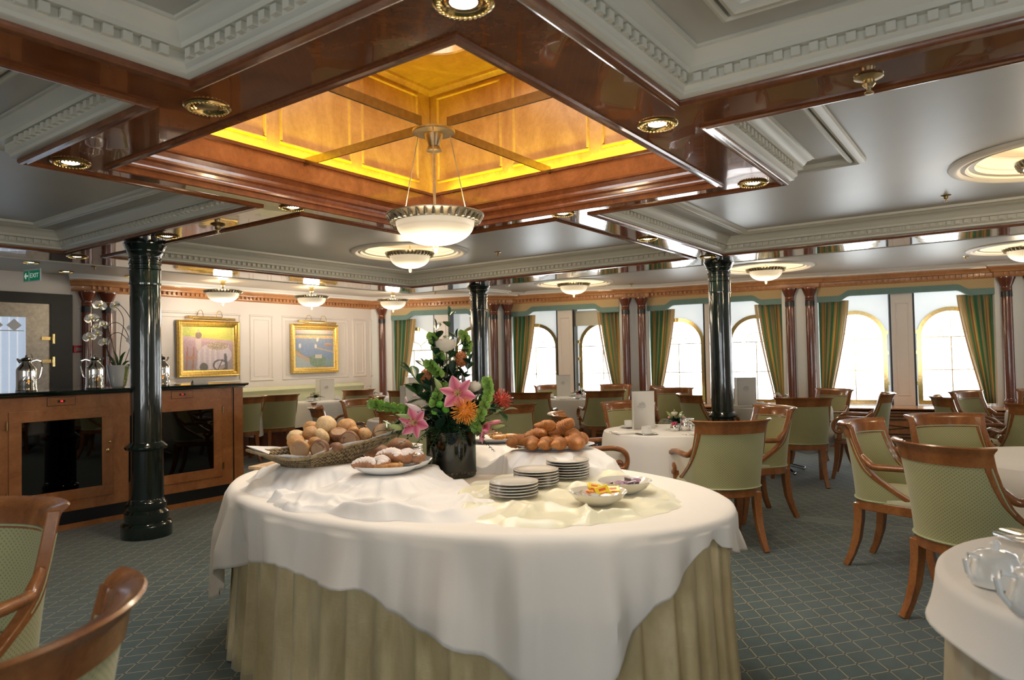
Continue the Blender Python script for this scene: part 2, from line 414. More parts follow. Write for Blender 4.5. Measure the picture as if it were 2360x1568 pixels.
# beams with mirror-gloss undersides
bm_ = MB()
for b in ((RX0, RY0, AX0, RY1), (AX1, RY0, RX1, RY1), (AX0, RY0, AX1, AY0), (AX0, AY1, AX1, RY1),
          (CXa, BY0, CXb, RY0), (CXa, RY1, CXb, BY1), (BX0, CYa, RX0, CYb), (RX1, CYa, BX1, CYb),
          (BX1, BY0-.62, BX1+.62, BY1+.62), (BX0-.62, BY0-.62, BX0, BY1+.62), (BX0, BY1, BX1, BY1+.62), (BX0, BY0-.62, BX1, BY0)):
    bm_.box(b[0], b[1], H, b[2], b[3], HC+.02)
struct(bm_.build('trim_1', M['burl'], smooth=0), 'mirror glossy reddish burl wood ceiling beams')
# wooden bead moulding round every opening of the beam grid
def Lpoly(k):   # the four L-shaped coffers, counter-clockwise
    return {'far': [(CXb, RY1), (RX1, RY1), (RX1, CYb), (BX1, CYb), (BX1, BY1), (CXb, BY1)],
            'left': [(BX0, CYb), (RX0, CYb), (RX0, RY1), (CXa, RY1), (CXa, BY1), (BX0, BY1)],
            'near': [(BX0, BY0), (CXa, BY0), (CXa, RY0), (RX0, RY0), (RX0, CYa), (BX0, CYa)],
            'right': [(CXb, BY0), (BX1, BY0), (BX1, CYa), (RX1, CYa), (RX1, RY0), (CXb, RY0)]}[k]
BEAD = [(-.022, H), (-.024, H-.010), (-.014, H-.014), (-.004, H-.011), (.002, H-.015), (.014, H-.012), (.020, H-.002), (.020, H+.012), (.008, H+.018), (.0, H+.02)]
CROWN = [(.0, H+.004), (.020, H+.010), (.034, H+.016), (.042, H+.020), (.044, H+.034), (.052, H+.040), (.058, H+.046), (.058, H+.080),
         (.084, H+.084), (.084, H+.104), (.092, H+.110), (.104, H+.132), (.122, H+.142), (.128, HC-.012), (.140, HC-.010), (.140, HC+.003), (.0, HC+.003)]
def dentils(mb, poly, o0, o1, z0, z1, w, gap, closed=True):
    n = len(poly)
    for i in range(n if closed else n-1):
        a = Vector(poly[i]); b = Vector(poly[(i+1) % n]); d = (b-a); L = d.length; d.normalize(); nn = Vector((-d.y, d.x))
        k = int((L-2*o1+.0)/(w+gap)); 
        if k < 1: continue
        st = (L-k*(w+gap)+gap)/2
        for j in range(k):
            s0 = st+j*(w+gap); p = [a+d*s0+nn*o0, a+d*(s0+w)+nn*o0, a+d*(s0+w)+nn*o1, a+d*s0+nn*o1]
            mb.prism([(q.x, q.y) for q in p], z0, z1)
bead = MB(); crown = MB(); inner = MB(); gap = MB()
for k in ('far', 'left', 'near', 'right'):
    poly = Lpoly(k); bead.sweep(poly, BEAD, True); crown.sweep(poly, CROWN, True)
    dentils(crown, poly, .05, .080, H+.048, H+.079, .030, .030)
    inner.sweep(poly, [(.290, HC+.002), (.290, HC-.022), (.305, HC-.030), (.318, HC-.022), (.318, HC+.002)], True)
    inner.sweep(poly, [(.334, HC+.002), (.334, HC-.030), (.348, HC-.034), (.362, HC-.024), (.376, HC-.018), (.382, HC+.002)], True)
    gap.sweep(poly, [(.318, HC-.001), (.334, HC-.001), (.334, HC-.004), (.318, HC-.004)], True)
ap = [(AX0, AY0), (AX0, AY1), (AX1, AY1), (AX1, AY0)]
bead.sweep([(x, y) for x, y in ap], [(-.002, H+.02), (.020, H+.004), (.016, H-.012), (.004, H-.016), (-.002, H-.012), (-.014, H-.014), (-.018, H+.02)][::-1], True)
struct(bead.build('trim_2', M['bead'], smooth=35), 'reddish wooden bead mouldings edging the beams')
struct(crown.build('trim_3', M['cream'], smooth=35), 'cream crown mouldings with a row of small dentil blocks')
struct(inner.build('trim_4', M['cream'], smooth=35), 'cream double moulding round the inner ceiling panels')
struct(gap.build('trim_5', M['black'], smooth=0), 'narrow black ventilation slot between the mouldings')
# ------------------------------------------------------------------ lantern well
ZL, ZT_ = 2.655, 3.55
fa = MB()
ccw = [(AX0, AY0), (AX1, AY0), (AX1, AY1), (AX0, AY1)]
FASC = [(.0, H-.004), (.012, H-.002), (.016, H+.012), (.034, H+.018), (.036, H+.030), (.012, H+.036), (.006, H+.052), (.010, H+.068), (.030, H+.076), (.034, H+.088), (.008, H+.094), (.004, H+.112), (.016, H+.136),
        (.030, H+.142), (.030, H+.154), (.002, H+.158), (.002, ZL-.022), (.018, ZL-.018), (.022, ZL), (-.05, ZL), (-.05, ZL-.05), (-.138, ZL-.05), (-.138, H+.18), (.0, H+.15)]
pnl = MB(); pnl.sweep([(AX0, AY0), (AX1, AY0), (AX1, AY1), (AX0, AY1)], [(.004, H+.157), (.004, ZL-.018)], True)
struct(pnl.build('trim_20', M['fascia'], smooth=0), 'plain burl band inside the lantern well')
fa.sweep(ccw, FASC, True)
struct(fa.build('trim_6', M['bead'], smooth=30), 'stepped burl wood fascia inside the lantern well')
lw = MB(); lo = .14
x0, x1, y0, y1 = AX0-lo, AX1+lo, AY0-lo, AY1+lo
lw.box(x0-.05, y0-.05, ZL-.06, x0, y1+.05, ZT_); lw.box(x1, y0-.05, ZL-.06, x1+.05, y1+.05, ZT_)
lw.box(x0, y0-.05, ZL-.06, x1, y0, ZT_); lw.box(x0, y1, ZL-.06, x1, y1+.05, ZT_)
struct(lw.build('wall_lantern', M['lantern'], smooth=0), 'golden burl wood walls of the ceiling lantern')
fr = MB()
def wframe(mb, u0, u1, z0, z1, put, w=.022, t=.014):
    """moulded rectangular frame on a wall; put(u, d, z)->xyz"""
    for (a0, b0, a1, b1) in ((u0, z0, u1, z0+w), (u0, z1-w, u1, z1), (u0, z0+w, u0+w, z1-w), (u1-w, z0+w, u1, z1-w)):
        vs = []
        for d, i in ((0, 0), (t, .3*w)):
            vs += [put(a0+i, d, b0+i), put(a1-i, d, b0+i), put(a1-i, d, b1-i), put(a0+i, d, b1-i)]
        mb.add(vs, [(4, 5, 6, 7), (0, 1, 5, 4), (1, 2, 6, 5), (2, 3, 7, 6), (3, 0, 4, 7)])
for k in range(3):
    ya = y1-.07-.65-k*.75; yb = y1-.07-k*.75; xa = x1-.15-.60-k*.70; xb = x1-.15-k*.70
    ya = max(ya, y0+.05); xa = max(xa, x0+.05)
    if yb > y0+.2:
        wframe(fr, ya, yb, 2.78, 3.48, lambda u, d, z: (x1-d, u, z)); wframe(fr, ya, yb, 2.78, 3.48, lambda u, d, z: (x0+d, u, z))
    wframe(fr, xa, xb, 2.77, 3.48, lambda u, d, z: (u, y1-d, z)); wframe(fr, xa, xb, 2.77, 3.48, lambda u, d, z: (u, y0+d, z))
struct(fr.build('trim_7', M['lantern_trim'], smooth=0), 'raised panel frames on the lantern walls')
# lantern top with a rounded skylight well
def rrect(x0, y0, x1, y1, r, n=8):
    P = []
    for cx, cy, a0 in ((x1-r, y1-r, 0), (x0+r, y1-r, 90), (x0+r, y0+r, 180), (x1-r, y0+r, 270)):
        for k in range(n+1): a = radians(a0+90*k/n); P.append((cx+r*cos(a), cy+r*sin(a)))
    return P
lt = MB(); N_ = 36
inner_o = rrect(x0+.44, y0+.44, x1-.44, y1-.44, .24); outer = []
for (px, py) in inner_o:
    cx, cy = (x0+x1)/2, (y0+y1)/2; dx, dy = px-cx, py-cy; k = min((x1-cx)/abs(dx) if abs(dx) > 1e-6 else 9e9, (y1-cy)/abs(dy) if abs(dy) > 1e-6 else 9e9)
    outer.append((cx+dx*k, cy+dy*k))
for c in ((x1, y1), (x0, y1), (x0, y0), (x1, y0)):
    i = min(range(len(outer)), key=lambda j: (outer[j][0]-c[0])**2+(outer[j][1]-c[1])**2); outer[i] = c
n = len(inner_o)
lt.add([(*p, ZT_) for p in outer]+[(*p, ZT_) for p in inner_o]+[(*p, ZT_+.30) for p in inner_o],
       [(i, (i+1) % n, n+(i+1) % n, n+i) for i in range(n)]+[(n+i, n+(i+1) % n, 2*n+(i+1) % n, 2*n+i) for i in range(n)])
lt.sweep([(x0, y0), (x1, y0), (x1, y1), (x0, y1)], [(.0, ZT_-.05), (.02, ZT_-.05), (.03, ZT_-.03), (.045, ZT_-.02), (.05, ZT_), (.0, ZT_)], True)
lt.sweep(inner_o, [(-.03, ZT_), (-.03, ZT_-.008), (-.008, ZT_-.012), (.0, ZT_)], True)
struct(lt.build('ceiling_lantern', M['lantern'], smooth=40), 'golden wooden top of the lantern with a rounded skylight well')
sk = struct(MB().sweep(inner_o, [(.0, ZT_+.27), (.05, ZT_+.27), (.06, ZT_+.30), (.0, ZT_+.32)], True).build('window_1', M['steel'], smooth=40), 'rounded metal framed skylight')
MB().add([(*p, ZT_+.30) for p in inner_o], [tuple(range(n))]).build('pane', M['pane'], sk, smooth=0)
sl = MB().box(x1-.004, 1.95, 3.49, x1+.002, 2.95, 3.505)
sl.box(x1-.003, 2.35, 3.522, x1+.002, 3.5, 3.535)
struct(MB().box(x1-.006, 2.72, 3.500, x1-.001, 3.42, 3.516).build('trim_8', M['black'], smooth=0), 'thin black ventilation slit high on the lantern wall')
for (lx, ly, sx, sy, dr) in ((x1-.05, (y0+y1)/2, 2.2, .05, (1.1, 0, 1)), ((x0+x1)/2, y1-.05, 2.2, .05, (0, 1.1, 1)), (x0+.05, (y0+y1)/2, 2.2, .05, (-1.1, 0, 1)), ((x0+x1)/2, y0+.05, 2.2, .05, (0, -1.1, 1))):
    o = add_light('cove_lamp', 'AREA', (lx, ly, ZL-.035), 19.0, (0.85, 1.0, 0.0), .03, 2.2)
    # long side along the wall, facing up and towards the wall
    d = Vector(dr).normalized(); al = Vector((0, 1, 0)) if dr[0] else Vector((1, 0, 0)); z_ = -d; x_ = al.cross(z_).normalized()
    o.matrix_world = Matrix(((x_.x, al.x, z_.x, lx), (x_.y, al.y, z_.y, ly), (x_.z, al.z, z_.z, ZL-.035), (0, 0, 0, 1)))
add_light('skylight_portal', 'AREA', ((x0+x1)/2, (y0+y1)/2, ZT_+.34), 1, size=2.0, size_y=2.0, direction=(0, 0, -1), portal=True)
# ------------------------------------------------------------------ picture wall (left, far)
wl = MB().box(3.90, YW, 0, 12.4, YW+.25, HC).box(XMIN, YW+.02, 0, 1.9, YW+.25, HC).box(1.9, YW+.02, 2.27, 3.9, YW+.25, HC)
struct(wl.build('wall_left', M['wallpaint'], smooth=0), 'cream panelled wall with the two gilt framed paintings')
pf = MB(); putw = lambda u, d, z: (u, YW-d, z)
def panel(u0, u1, z0, z1):
    wframe(pf, u0, u1, z0, z1, putw, .035, .016); wframe(pf, u0+.075, u1-.075, z0+.075, z1-.075, putw, .014, .008)
for u0, u1 in ((4.78, 6.28), (6.43, 6.86), (7.02, 8.42), (8.52, 8.84), (8.93, 9.10), (3.98, 4.06), (4.28, 4.46)):
    panel(u0, u1, 1.08, 2.13)
for u0, u1 in ((4.78, 6.28), (6.43, 6.86), (7.02, 8.42), (8.52, 8.84)): panel(u0, u1, .25, .9)
struct(pf.build('trim_9', M['wallpaint'], smooth=0), 'raised rectangular panel mouldings on the cream wall')
# ------------------------------------------------------------------ window wall (right, far): a gently curved run of bays
PIL = [((12.05, -2.85), (11.98, -2.38)), ((11.73, -.32), (11.57, .19)), ((11.17, 2.37), (11.03, 2.85)), ((10.76, 4.94), (10.54, 5.35)), ((10.08, 7.27), (9.79, 7.51)), ((9.10, 9.26), (8.98, 9.66))]
PIL = [tuple(Vector((p[0], p[1])) for p in q) for q in PIL]
CORN = [(0, 2.32), (.010, 2.32), (.018, 2.330), (.024, 2.345), (.024, 2.392), (.060, 2.396), (.064, 2.415), (.080, 2.432), (.096, 2.444), (.110, 2.452), (.112, 2.468), (0, 2.468)]
corn = MB(); wcr = MB()
# left of travel must point into the room: travel from right (small Y) to left
path = []
for i, (a, b) in enumerate(PIL):
    d = (b-a).normalized(); nn = Vector((-d.y, d.x))
    if i < 5: path += [a, a+nn*.06, b+nn*.06, b] if i else [a, b]
    else: path += [a]
cpath = [(p.x, p.y) for p in path]+[(8.98, YW), (4.42, YW), (4.42, YW-.07), (4.02, YW-.07), (3.90, YW)]
corn.sweep(cpath, CORN); wcr.sweep(cpath, [(0, 2.468), (.12, 2.468), (.13, 2.484), (.165, 2.496), (.185, 2.512), (.22, HC+.002), (0, HC+.002)])
def dent_path(mb, P, o0, o1, z0, z1, w, g):
    for a, b in zip(P[:-1], P[1:]):
        a = Vector(a); b = Vector(b); d = b-a; L = d.length
        if L < .3: continue
        d.normalize(); nn = Vector((-d.y, d.x)); k = int((L-.1)/(w+g)); st = (L-k*(w+g)+g)/2
        for j in range(k):
            s0 = st+j*(w+g); p = [a+d*s0+nn*o0, a+d*(s0+w)+nn*o0, a+d*(s0+w)+nn*o1, a+d*s0+nn*o1]
            mb.prism([(q.x, q.y) for q in p], z0, z1)
dent_path(corn, cpath, .02, .054, 2.350, 2.389, .030, .038)
struct(corn.build('trim_10', M['cornice'], smooth=35), 'honey wood cornice with dentils running round the walls')
struct(wcr.build('trim_11', M['white'], smooth=35), 'white crown moulding above the wood cornice')
def frame_at(a, b):
    """matrix: local x along a->b, local y into the room, z up, origin mid"""
    d = (b-a).normalized(); nn = Vector((-d.y, d.x)); m = (a+b)/2
    return Matrix(((d.x, nn.x, 0, m.x), (d.y, nn.y, 0, m.y), (0, 0, 1, 0), (0, 0, 0, 1))), (b-a).length
def place_m(o, mtx): o.matrix_world = mtx
ARCH_W, ARCH_B, ARCH_S = .40, .60, 1.54          # half width, bottom, spring height
def arch_outline(w, b, s, n=16, cx=0.0):
    P = [(cx-w, b), (cx+w, b)]
    for k in range(n+1): a = pi*k/n; P.append((cx+w*cos(a), s+w*sin(a)))
    return P
bay_no = 1; wall_mb = MB(); plate_mb = MB()
for i in range(5):
    a = PIL[i][1]; b = PIL[i+1][0]; Mx, Lb = frame_at(a, b); hw = Lb/2
    wall_mb.M = Mx; plate_mb.M = Mx
    # lintel, side returns and wall under the windows, all set back
    wall_mb.box(-hw-.05, -.36, 2.29, hw+.05, -.32, HC+.02)
    wall_mb.box(-hw-.05, -.36, 0, hw+.05, -.30, .55)
    wall_mb.box(-hw-.05, -.36, .5, -hw+.0, -.02, 2.3); wall_mb.box(hw, -.36, .5, hw+.05, -.02, 2.3)
    wall_mb.box(-hw, -.32, 2.28, hw, -.02, 2.36)
    wall_mb.box(-.115, -.36, .5, .115, -.12, 2.3)
    # the wall plate with two arched holes
    for cx in (-.62, .62):
        P = arch_outline(ARCH_W, ARCH_B, ARCH_S, 20, cx); xl, xr = (cx-.505, cx+.505) if True else 0
        z0, z1 = .5, 2.3; n = len(P); O = []
        for (px, pz) in P:
            if pz <= ARCH_B+1e-6: O.append((xl if px < cx else xr, z0))
            else:
                ang = atan2(pz-ARCH_S, px-cx); dx, dz = cos(ang), sin(ang); kx = .505/abs(dx) if abs(dx) > 1e-6 else 1e9; kz = (z1-ARCH_S)/dz if dz > 1e-6 else 1e9; k = min(kx, kz)
                O.append((cx+dx*k, ARCH_S+dz*k))
        for c in ((xl, z1), (xr, z1)):
            q = min(range(2, n), key=lambda j: (O[j][0]-c[0])**2+(O[j][1]-c[1])**2); O[q] = c
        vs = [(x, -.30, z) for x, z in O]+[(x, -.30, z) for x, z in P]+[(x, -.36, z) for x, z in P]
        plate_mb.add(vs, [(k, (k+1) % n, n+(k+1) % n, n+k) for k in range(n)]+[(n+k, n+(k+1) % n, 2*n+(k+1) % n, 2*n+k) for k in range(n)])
        bay_no += 1
        # brass framed arched window
        fm = MB(); ring = lambda r0: arch_outline(ARCH_W-r0, ARCH_B+r0, ARCH_S, 20)
        A, B = ring(-.03), ring(.030); vs = []
        for y in (-.27, -.31):
            vs += [(x, y, z) for x, z in A]+[(x, y, z) for x, z in B]
        fs = []
        for k in range(n):
            j = (k+1) % n; fs += [(k, j, n+j, n+k), (2*n+k, 3*n+k, 3*n+j, 2*n+j), (n+k, n+j, 3*n+j, 3*n+k), (k, 2*n+k, 2*n+j, j)]
        fm.add(vs, fs)
        for x0_, z0_, x1_, z1_ in ((-.40, ARCH_S-.008, .40, ARCH_S+.008), (-.008, .62, .008, ARCH_S-.12+.12), (-.40, 1.06, .40, 1.075)): fm.box(x0_, -.305, z0_, x1_, -.285, z1_)
        for ang in (35, 90, 145): fm.tube([(.15*cos(radians(ang)), -.295, ARCH_S+.15*sin(radians(ang))), (.385*cos(radians(ang)), -.295, ARCH_S+.385*sin(radians(ang)))], .007, 6)
        fm.tube([(.15*cos(pi*k/14), -.295, ARCH_S+.15*sin(pi*k/14)) for k in range(15)], .007, 6)
        for zc in (.85, 1.30, 1.75 if False else 1.60): fm.box(-.445 if cx > 0 else .415, -.29, zc, -.415 if cx > 0 else .445, -.255, zc+.05)
        wo = fm.build('window_%d' % bay_no, M['brass'], smooth=35); place_m(wo, Mx @ T(cx, 0, 0)); struct(wo, 'arched brass framed window, number %d counted from the right' % (bay_no-1))
        pn = MB().add([(x, -.30, z) for x, z in ring(.01)], [tuple(range(n))]).build('pane', M['pane'], wo, smooth=0)
        # daylight portal just outside
        c = Mx @ Vector((cx, -.40, 1.26)); nrm = (Mx.to_3x3() @ Vector((0, 1, 0)))
        add_light('window_portal', 'AREA', c, 1, size=.86, size_y=1.42, direction=nrm, portal=True)
wall_mb.M = Matrix.Identity(4)
# piers carrying the paired half columns
for i, (a, b) in enumerate(PIL):
    d = (b-a).normalized(); nn = Vector((-d.y, d.x)); q = [a, b, b-nn*.36, a-nn*.36]
    wall_mb.prism([(p.x, p.y) for p in q][::-1], 0, HC)
plate_mb.M = Matrix.Identity(4)
struct(plate_mb.build('wall_panels', M['panelglare'], smooth=25), 'white panels with arched openings round the windows')
struct(wall_mb.build('wall_right', M['white'], smooth=25), 'white window wall built in gently turning bays')
mid = MB(); jam = MB(); bench = MB(); inlay = MB()
BENCH = .50
for i in range(5):
    a = PIL[i][1]; b = PIL[i+1][0]; Mx, Lb = frame_at(a, b); hw = Lb/2
    mid.M = jam.M = Mx
    mid.box(-.135, -.12, .56, .135, -.085, 2.3); wframe(mid, -.085, .085, .70, 2.05, lambda u, dd, z: (u, -.085+dd, z), .02, .012)
    for s in (-1, 1): jam.box(s*.150-.012, -.30, .56, s*.150+.012, -.10, 2.3)
struct(mid.build('trim_12', M['wallpaint'], smooth=0), 'cream panelled strips between paired windows')
struct(jam.build('trim_13', M['plinth'], smooth=0), 'dark jambs beside the middle window strips')
bpath = []
for i, (a, b) in enumerate(PIL):
    d = (b-a).normalized(); nn = Vector((-d.y, d.x)); bpath += [a+nn*BENCH, b+nn*BENCH]
bp = [(p.x, p.y) for p in bpath[:-1]]+[(8.70, YW)]
bench.sweep(bp, [(-.62, .02), (-.62, .54), (.012, .54), (.020, .552), (.012, .562), (-.62, .562), (-.62, .54), (-.01, .52), (-.01, .10), (-.05, .10), (-.05, .0), (-.62, .02)])
struct(bench.build('trim_14', M['counter'], smooth=25), 'long burl wood sill cabinet below the windows')
for a, b in zip(bp[:-1], bp[1:]):
    a = Vector(a); b = Vector(b)
    if (b-a).length < .8: continue
    Mx, Lb = frame_at(a, b); inlay.M = Mx; hw = Lb/2-.06
    for z in (.155, .20, .40, .445, .485): inlay.box(-hw, -.006, z, hw, .000, z+.014)
    for cx in (-.5*hw*1.1, .0, .5*hw*1.1):
        inlay.tube([(cx+.052*cos(2*pi*k/18), -.004, .30+.052*sin(2*pi*k/18)) for k in range(19)], .008, 6)
        inlay.tube([(cx-.05, -.004, .30), (cx-.30, -.004, .33)], .005, 6); inlay.tube([(cx-.05, -.004, .30), (cx-.30, -.004, .27)], .005, 6)
        inlay.tube([(cx+.05, -.004, .30), (cx+.30, -.004, .33)], .005, 6); inlay.tube([(cx+.05, -.004, .30), (cx+.30, -.004, .27)], .005, 6)
inlay.M = Matrix.Identity(4)
struct(inlay.build('trim_15', M['plinth'], smooth=30), 'ebony inlay lines and rings on the sill cabinet')
struct(MB().box(7.62, 7.05, 2.478, 9.75, 7.32, HC).box(7.7, 7.0, 2.495, 9.75, 7.05, HC).box(7.7, 7.32, 2.495, 9.75, 7.37, HC).build('trim_16', M['white'], smooth=0), 'flat white band across the aisle ceiling')
lip = MB()
lip.sweep([(BX1+.62, BY0-.62), (BX1+.62, BY1+.62), (BX0-.62, BY1+.62), (BX0-.62, BY0-.62)], [(-.012, H-.006), (.0, H-.006), (.010, H+.01), (.020, HC-.03), (.05, HC), (-.012, HC)][::-1], True)
struct(lip.build('trim_17', M['cream'], smooth=35), 'grey-white moulding on the outer side of the beams')
# ------------------------------------------------------------------ wall and windows behind and beside the photographer
bk = MB(); nb = MB()
def holed_wall(mb, put, u0, u1, holes, z0=.6, z1=2.1):
    us = u0
    for (a, b) in holes:
        mb.add([put(us, 0), put(a, 0), put(a, HC), put(us, HC)], [(0, 1, 2, 3)]); us = b
        mb.add([put(a, 0), put(b, 0), put(b, z0), put(a, z0)], [(0, 1, 2, 3)]); mb.add([put(a, z1), put(b, z1), put(b, HC), put(a, HC)], [(0, 1, 2, 3)])
    mb.add([put(us, 0), put(u1, 0), put(u1, HC), put(us, HC)], [(0, 1, 2, 3)])
hol = [(-3.3, -2.1), (-1.3, -.1), (1.0, 2.2)]
holed_wall(bk, lambda u, z: (XMIN, u, z), YMIN, YW+.4, hol)
struct(bk.build('wall_back', M['wallpaint'], smooth=0), 'cream wall with tall windows behind the photographer')
holed_wall(nb, lambda u, z: (u, YMIN, z), XMIN, XMAX, [(1.0, 2.0)])
struct(nb.build('wall_near', M['wallpaint'], smooth=0), 'cream side wall to the right of the photographer')
for k, (a, b) in enumerate(hol):
    wf = MB(); 
    for q in ((a, .6, b, .64), (a, 2.06, b, 2.1), (a, .6, a+.04, 2.1), (b-.04, .6, b, 2.1), ((a+b)/2-.015, .6, (a+b)/2+.015, 2.1), (a, 1.5, b, 1.53)): wf.box(XMIN-.03, q[0], q[1], XMIN+.01, q[2], q[3])
    struct(wf.build('window_%d' % (20+k), M['brass'], smooth=0), 'plain window behind the photographer, opening %d' % (k+1))
    add_light('window_portal', 'AREA', (XMIN-.06, (a+b)/2, 1.35), 1, size=b-a, size_y=1.5, direction=(1, 0, 0), portal=True)
add_light('window_portal', 'AREA', (1.5, YMIN-.04, 1.35), 1, size=1.0, size_y=1.5, direction=(0, 1, 0), portal=True)
# ------------------------------------------------------------------ glazed door at the far left
dr = MB(); yd = YW+.02
dr.box(3.66, yd-.06, 0, 3.90, yd+.02, 2.27).box(1.9, yd-.06, 2.14, 3.66, yd+.02, 2.27)
d1 = struct(dr.build('door_1', M['plinth'], smooth=0), 'black framed glazed door with a frosted patterned pane')
lf = MB().box(3.40, yd-.03, 0, 3.66, yd, 2.14).box(1.9, yd-.03, 1.98, 3.40, yd, 2.14)
MB().box(3.40, yd-.03, 0, 3.66, yd, 2.14).box(1.9, yd-.03, 1.97, 3.40, yd, 2.14).box(1.9, yd-.03, 0, 2.1, yd, 1.97).build('door_frame', M['steel'], d1, smooth=0)
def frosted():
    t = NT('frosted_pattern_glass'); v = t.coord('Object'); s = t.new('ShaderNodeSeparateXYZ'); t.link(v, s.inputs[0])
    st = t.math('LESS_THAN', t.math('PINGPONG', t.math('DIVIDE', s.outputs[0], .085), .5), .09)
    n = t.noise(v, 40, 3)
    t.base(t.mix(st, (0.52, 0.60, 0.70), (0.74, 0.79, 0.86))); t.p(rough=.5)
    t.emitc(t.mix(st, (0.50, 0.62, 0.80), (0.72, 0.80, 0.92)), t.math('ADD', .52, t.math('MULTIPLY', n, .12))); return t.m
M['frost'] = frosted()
MB().box(2.1, yd-.018, .1, 3.40, yd-.008, 1.97).build('pane', M['frost'], d1, smooth=0)
hg = MB()
for z in (1.42, 1.70):
    hg.tube([(3.68, yd-.075, z-.05), (3.68, yd-.075, z+.07)], .018, 10); hg.box(3.56, yd-.05, z-.005, 3.68, yd-.03, z+.035)
hg.build('hinge', M['brass'], d1)
et = MB(); et.box(2.1, yd-.020, 1.80, 3.38, yd-.0185, 1.812)
for k in range(7): et.add([(3.36-k*.19, yd-.0195, 1.87), (3.28-k*.19, yd-.0195, 1.95), (3.20-k*.19, yd-.0195, 1.87), (3.28-k*.19, yd-.0195, 1.80)], [(0, 1, 2, 3)])
et.build('etched_border', simple('etched_white', (0.85, 0.88, 0.92), .5, .02), d1, smooth=0)
# ================================================================== COLUMNS
def column(x, y, label):
    t = thing('column', label, 'column', (x, y, 0), 0, 'dark green lacquered columns')
    MB().lathe([(.185, 0), (.187, .02), (.187, .095), (.178, .11), (.160, .12), (.163, .145), (.163, .19), (.150, .205), (.140, .215), (.146, .235), (.146, .262), (.134, .275), (.128, .30)], n=36).build('base', M['marble'], t, smooth=30)
    MB().lathe([(.127, .30), (.125, .68), (.128, .685)], n=48, flute=(.31, .67, .965)).build('lower_shaft', M['marble'], t, smooth=30)
    MB().lathe([(.128, .685), (.150, .69), (.157, .70), (.157, .712), (.148, .72), (.130, .735), (.122, .745)], n=36).build('ring', M['marble'], t, smooth=30)
    MB().lathe([(.116, .74), (.115, 1.0), (.113, 1.6), (.1105, 2.005)], n=40).build('shaft', M['marble'], t, smooth=40)
    MB().lathe([(.119, 2.0), (.120, 2.012), (.114, 2.018), (.114, 2.12), (.120, 2.126), (.120, 2.136), (.114, 2.14), (.114, 2.16), (.120, 2.165), (.120, 2.175), (.115, 2.18), (.115, 2.20), (.122, 2.206), (.122, 2.218),
                (.117, 2.222), (.120, 2.24), (.134, 2.265), (.134, 2.275), (.142, 2.29), (.154, 2.318), (.158, 2.322), (.158, 2.332), (.150, 2.338), (.150, H)], n=48, flute=(2.03, 2.11, .95)).build('capital', M['marble'], t, smooth=28)
column(2.83, 5.66, 'dark green glossy column standing in front of the wine cabinet counter')
column(7.30, 2.52, 'dark green glossy column standing behind the near right patterned chairs')
column(7.30, 5.78, 'slim dark green column rising behind the large flower arrangement')
def half_column(p, nrm, z0, z1, label, i):
    c = p+nrm*.075
    t = thing('mahogany_column', label, 'column', (c.x, c.y, z0), 0, 'slender mahogany wall columns'); h = z1-z0
    MB().lathe([(.085, 0), (.085, .05), (.074, .065), (.078, .085), (.078, .10), (.066, .125)], n=20).build('base', M['plinth'] if False else M['mahog'], t, smooth=30)
    MB().lathe([(.064, .12), (.064, h-.32), (.062, h-.27)], n=20).build('shaft', M['mahog'], t, smooth=40)
    MB().lathe([(.066, h-.27), (.066, h-.195)], n=20).build('band', M['plinth'], t, smooth=40)
    MB().lathe([(.062, h-.195), (.068, h-.185), (.064, h-.17), (.068, h-.155), (.064, h-.14), (.066, h-.125), (.088, h-.07), (.092, h-.06), (.104, h-.028), (.108, h-.02), (.108, h)], n=24).build('capital', M['mahog'], t, smooth=28)
hcl = ['between the two rightmost window bays', 'beside the striped curtain of the rightmost window pair', 'just right of the dark green column nearest the windows', 'between the middle window bays', 'beside the slim dark green column']
for i in range(1, 5):
    a, b = PIL[i]; d = (b-a).normalized(); nn = Vector((-d.y, d.x)); L = (b-a).length
    for k, s in enumerate((.22, .78) if i < 4 else (.2, .85)):
        half_column(a+d*L*s, nn, .562, 2.32, 'mahogany wall column %s, %s of its pair' % (['', 'at the right edge of the photo', 'right of the column standing by the window tables', 'behind the tall menu card table', 'right of the slim green column by the flowers'][i], ('right' if k == 0 else 'left')), i)
half_column(Vector((9.02, 9.50)), Vector((0, -1)), .0, 2.32, 'single mahogany wall column in the corner by the painting wall', 9)
for x, w in ((4.045, 'left'), (4.295, 'right')): half_column(Vector((x, YW-.02)), Vector((0, -1)), 0, 2.32, 'mahogany wall column behind the white orchid, %s of its pair' % w, 9)
# ================================================================== CURTAINS AND VALANCES
def curtain_mat():
    t = NT('striped_curtain'); tc = t.new('ShaderNodeTexCoord'); s = t.new('ShaderNodeSeparateXYZ'); t.link(tc.outputs['UV'], s.inputs[0])
    fr = t.math('FRACT', t.math('MULTIPLY', s.outputs[0], 2.0))
    r = t.ramp(fr, [(0, (0.06, 0.24, 0.12)), (.20, (0.10, 0.30, 0.16)), (.24, (0.62, 0.40, 0.14)), (.40, (0.66, 0.46, 0.20)), (.45, (0.13, 0.10, 0.055)), (.52, (0.58, 0.36, 0.13)), (.62, (0.09, 0.27, 0.14)), (.72, (0.14, 0.34, 0.19)), (.76, (0.46, 0.32, 0.17)), (.92, (0.50, 0.36, 0.19)), (1, (0.06, 0.24, 0.12))])
    t.base(r); t.p(rough=.55, sheen=.4)
    tl = t.new('ShaderNodeBsdfTranslucent'); t.link(r, tl.inputs[0]); mx = t.new('ShaderNodeMixShader'); mx.inputs[0].default_value = .36
    t.link(t.b.outputs[0], mx.inputs[1]); t.link(tl.outputs[0], mx.inputs[2]); t.link(mx.outputs[0], t.out.inputs['Surface']); return t.m
M['curtain'] = curtain_mat()
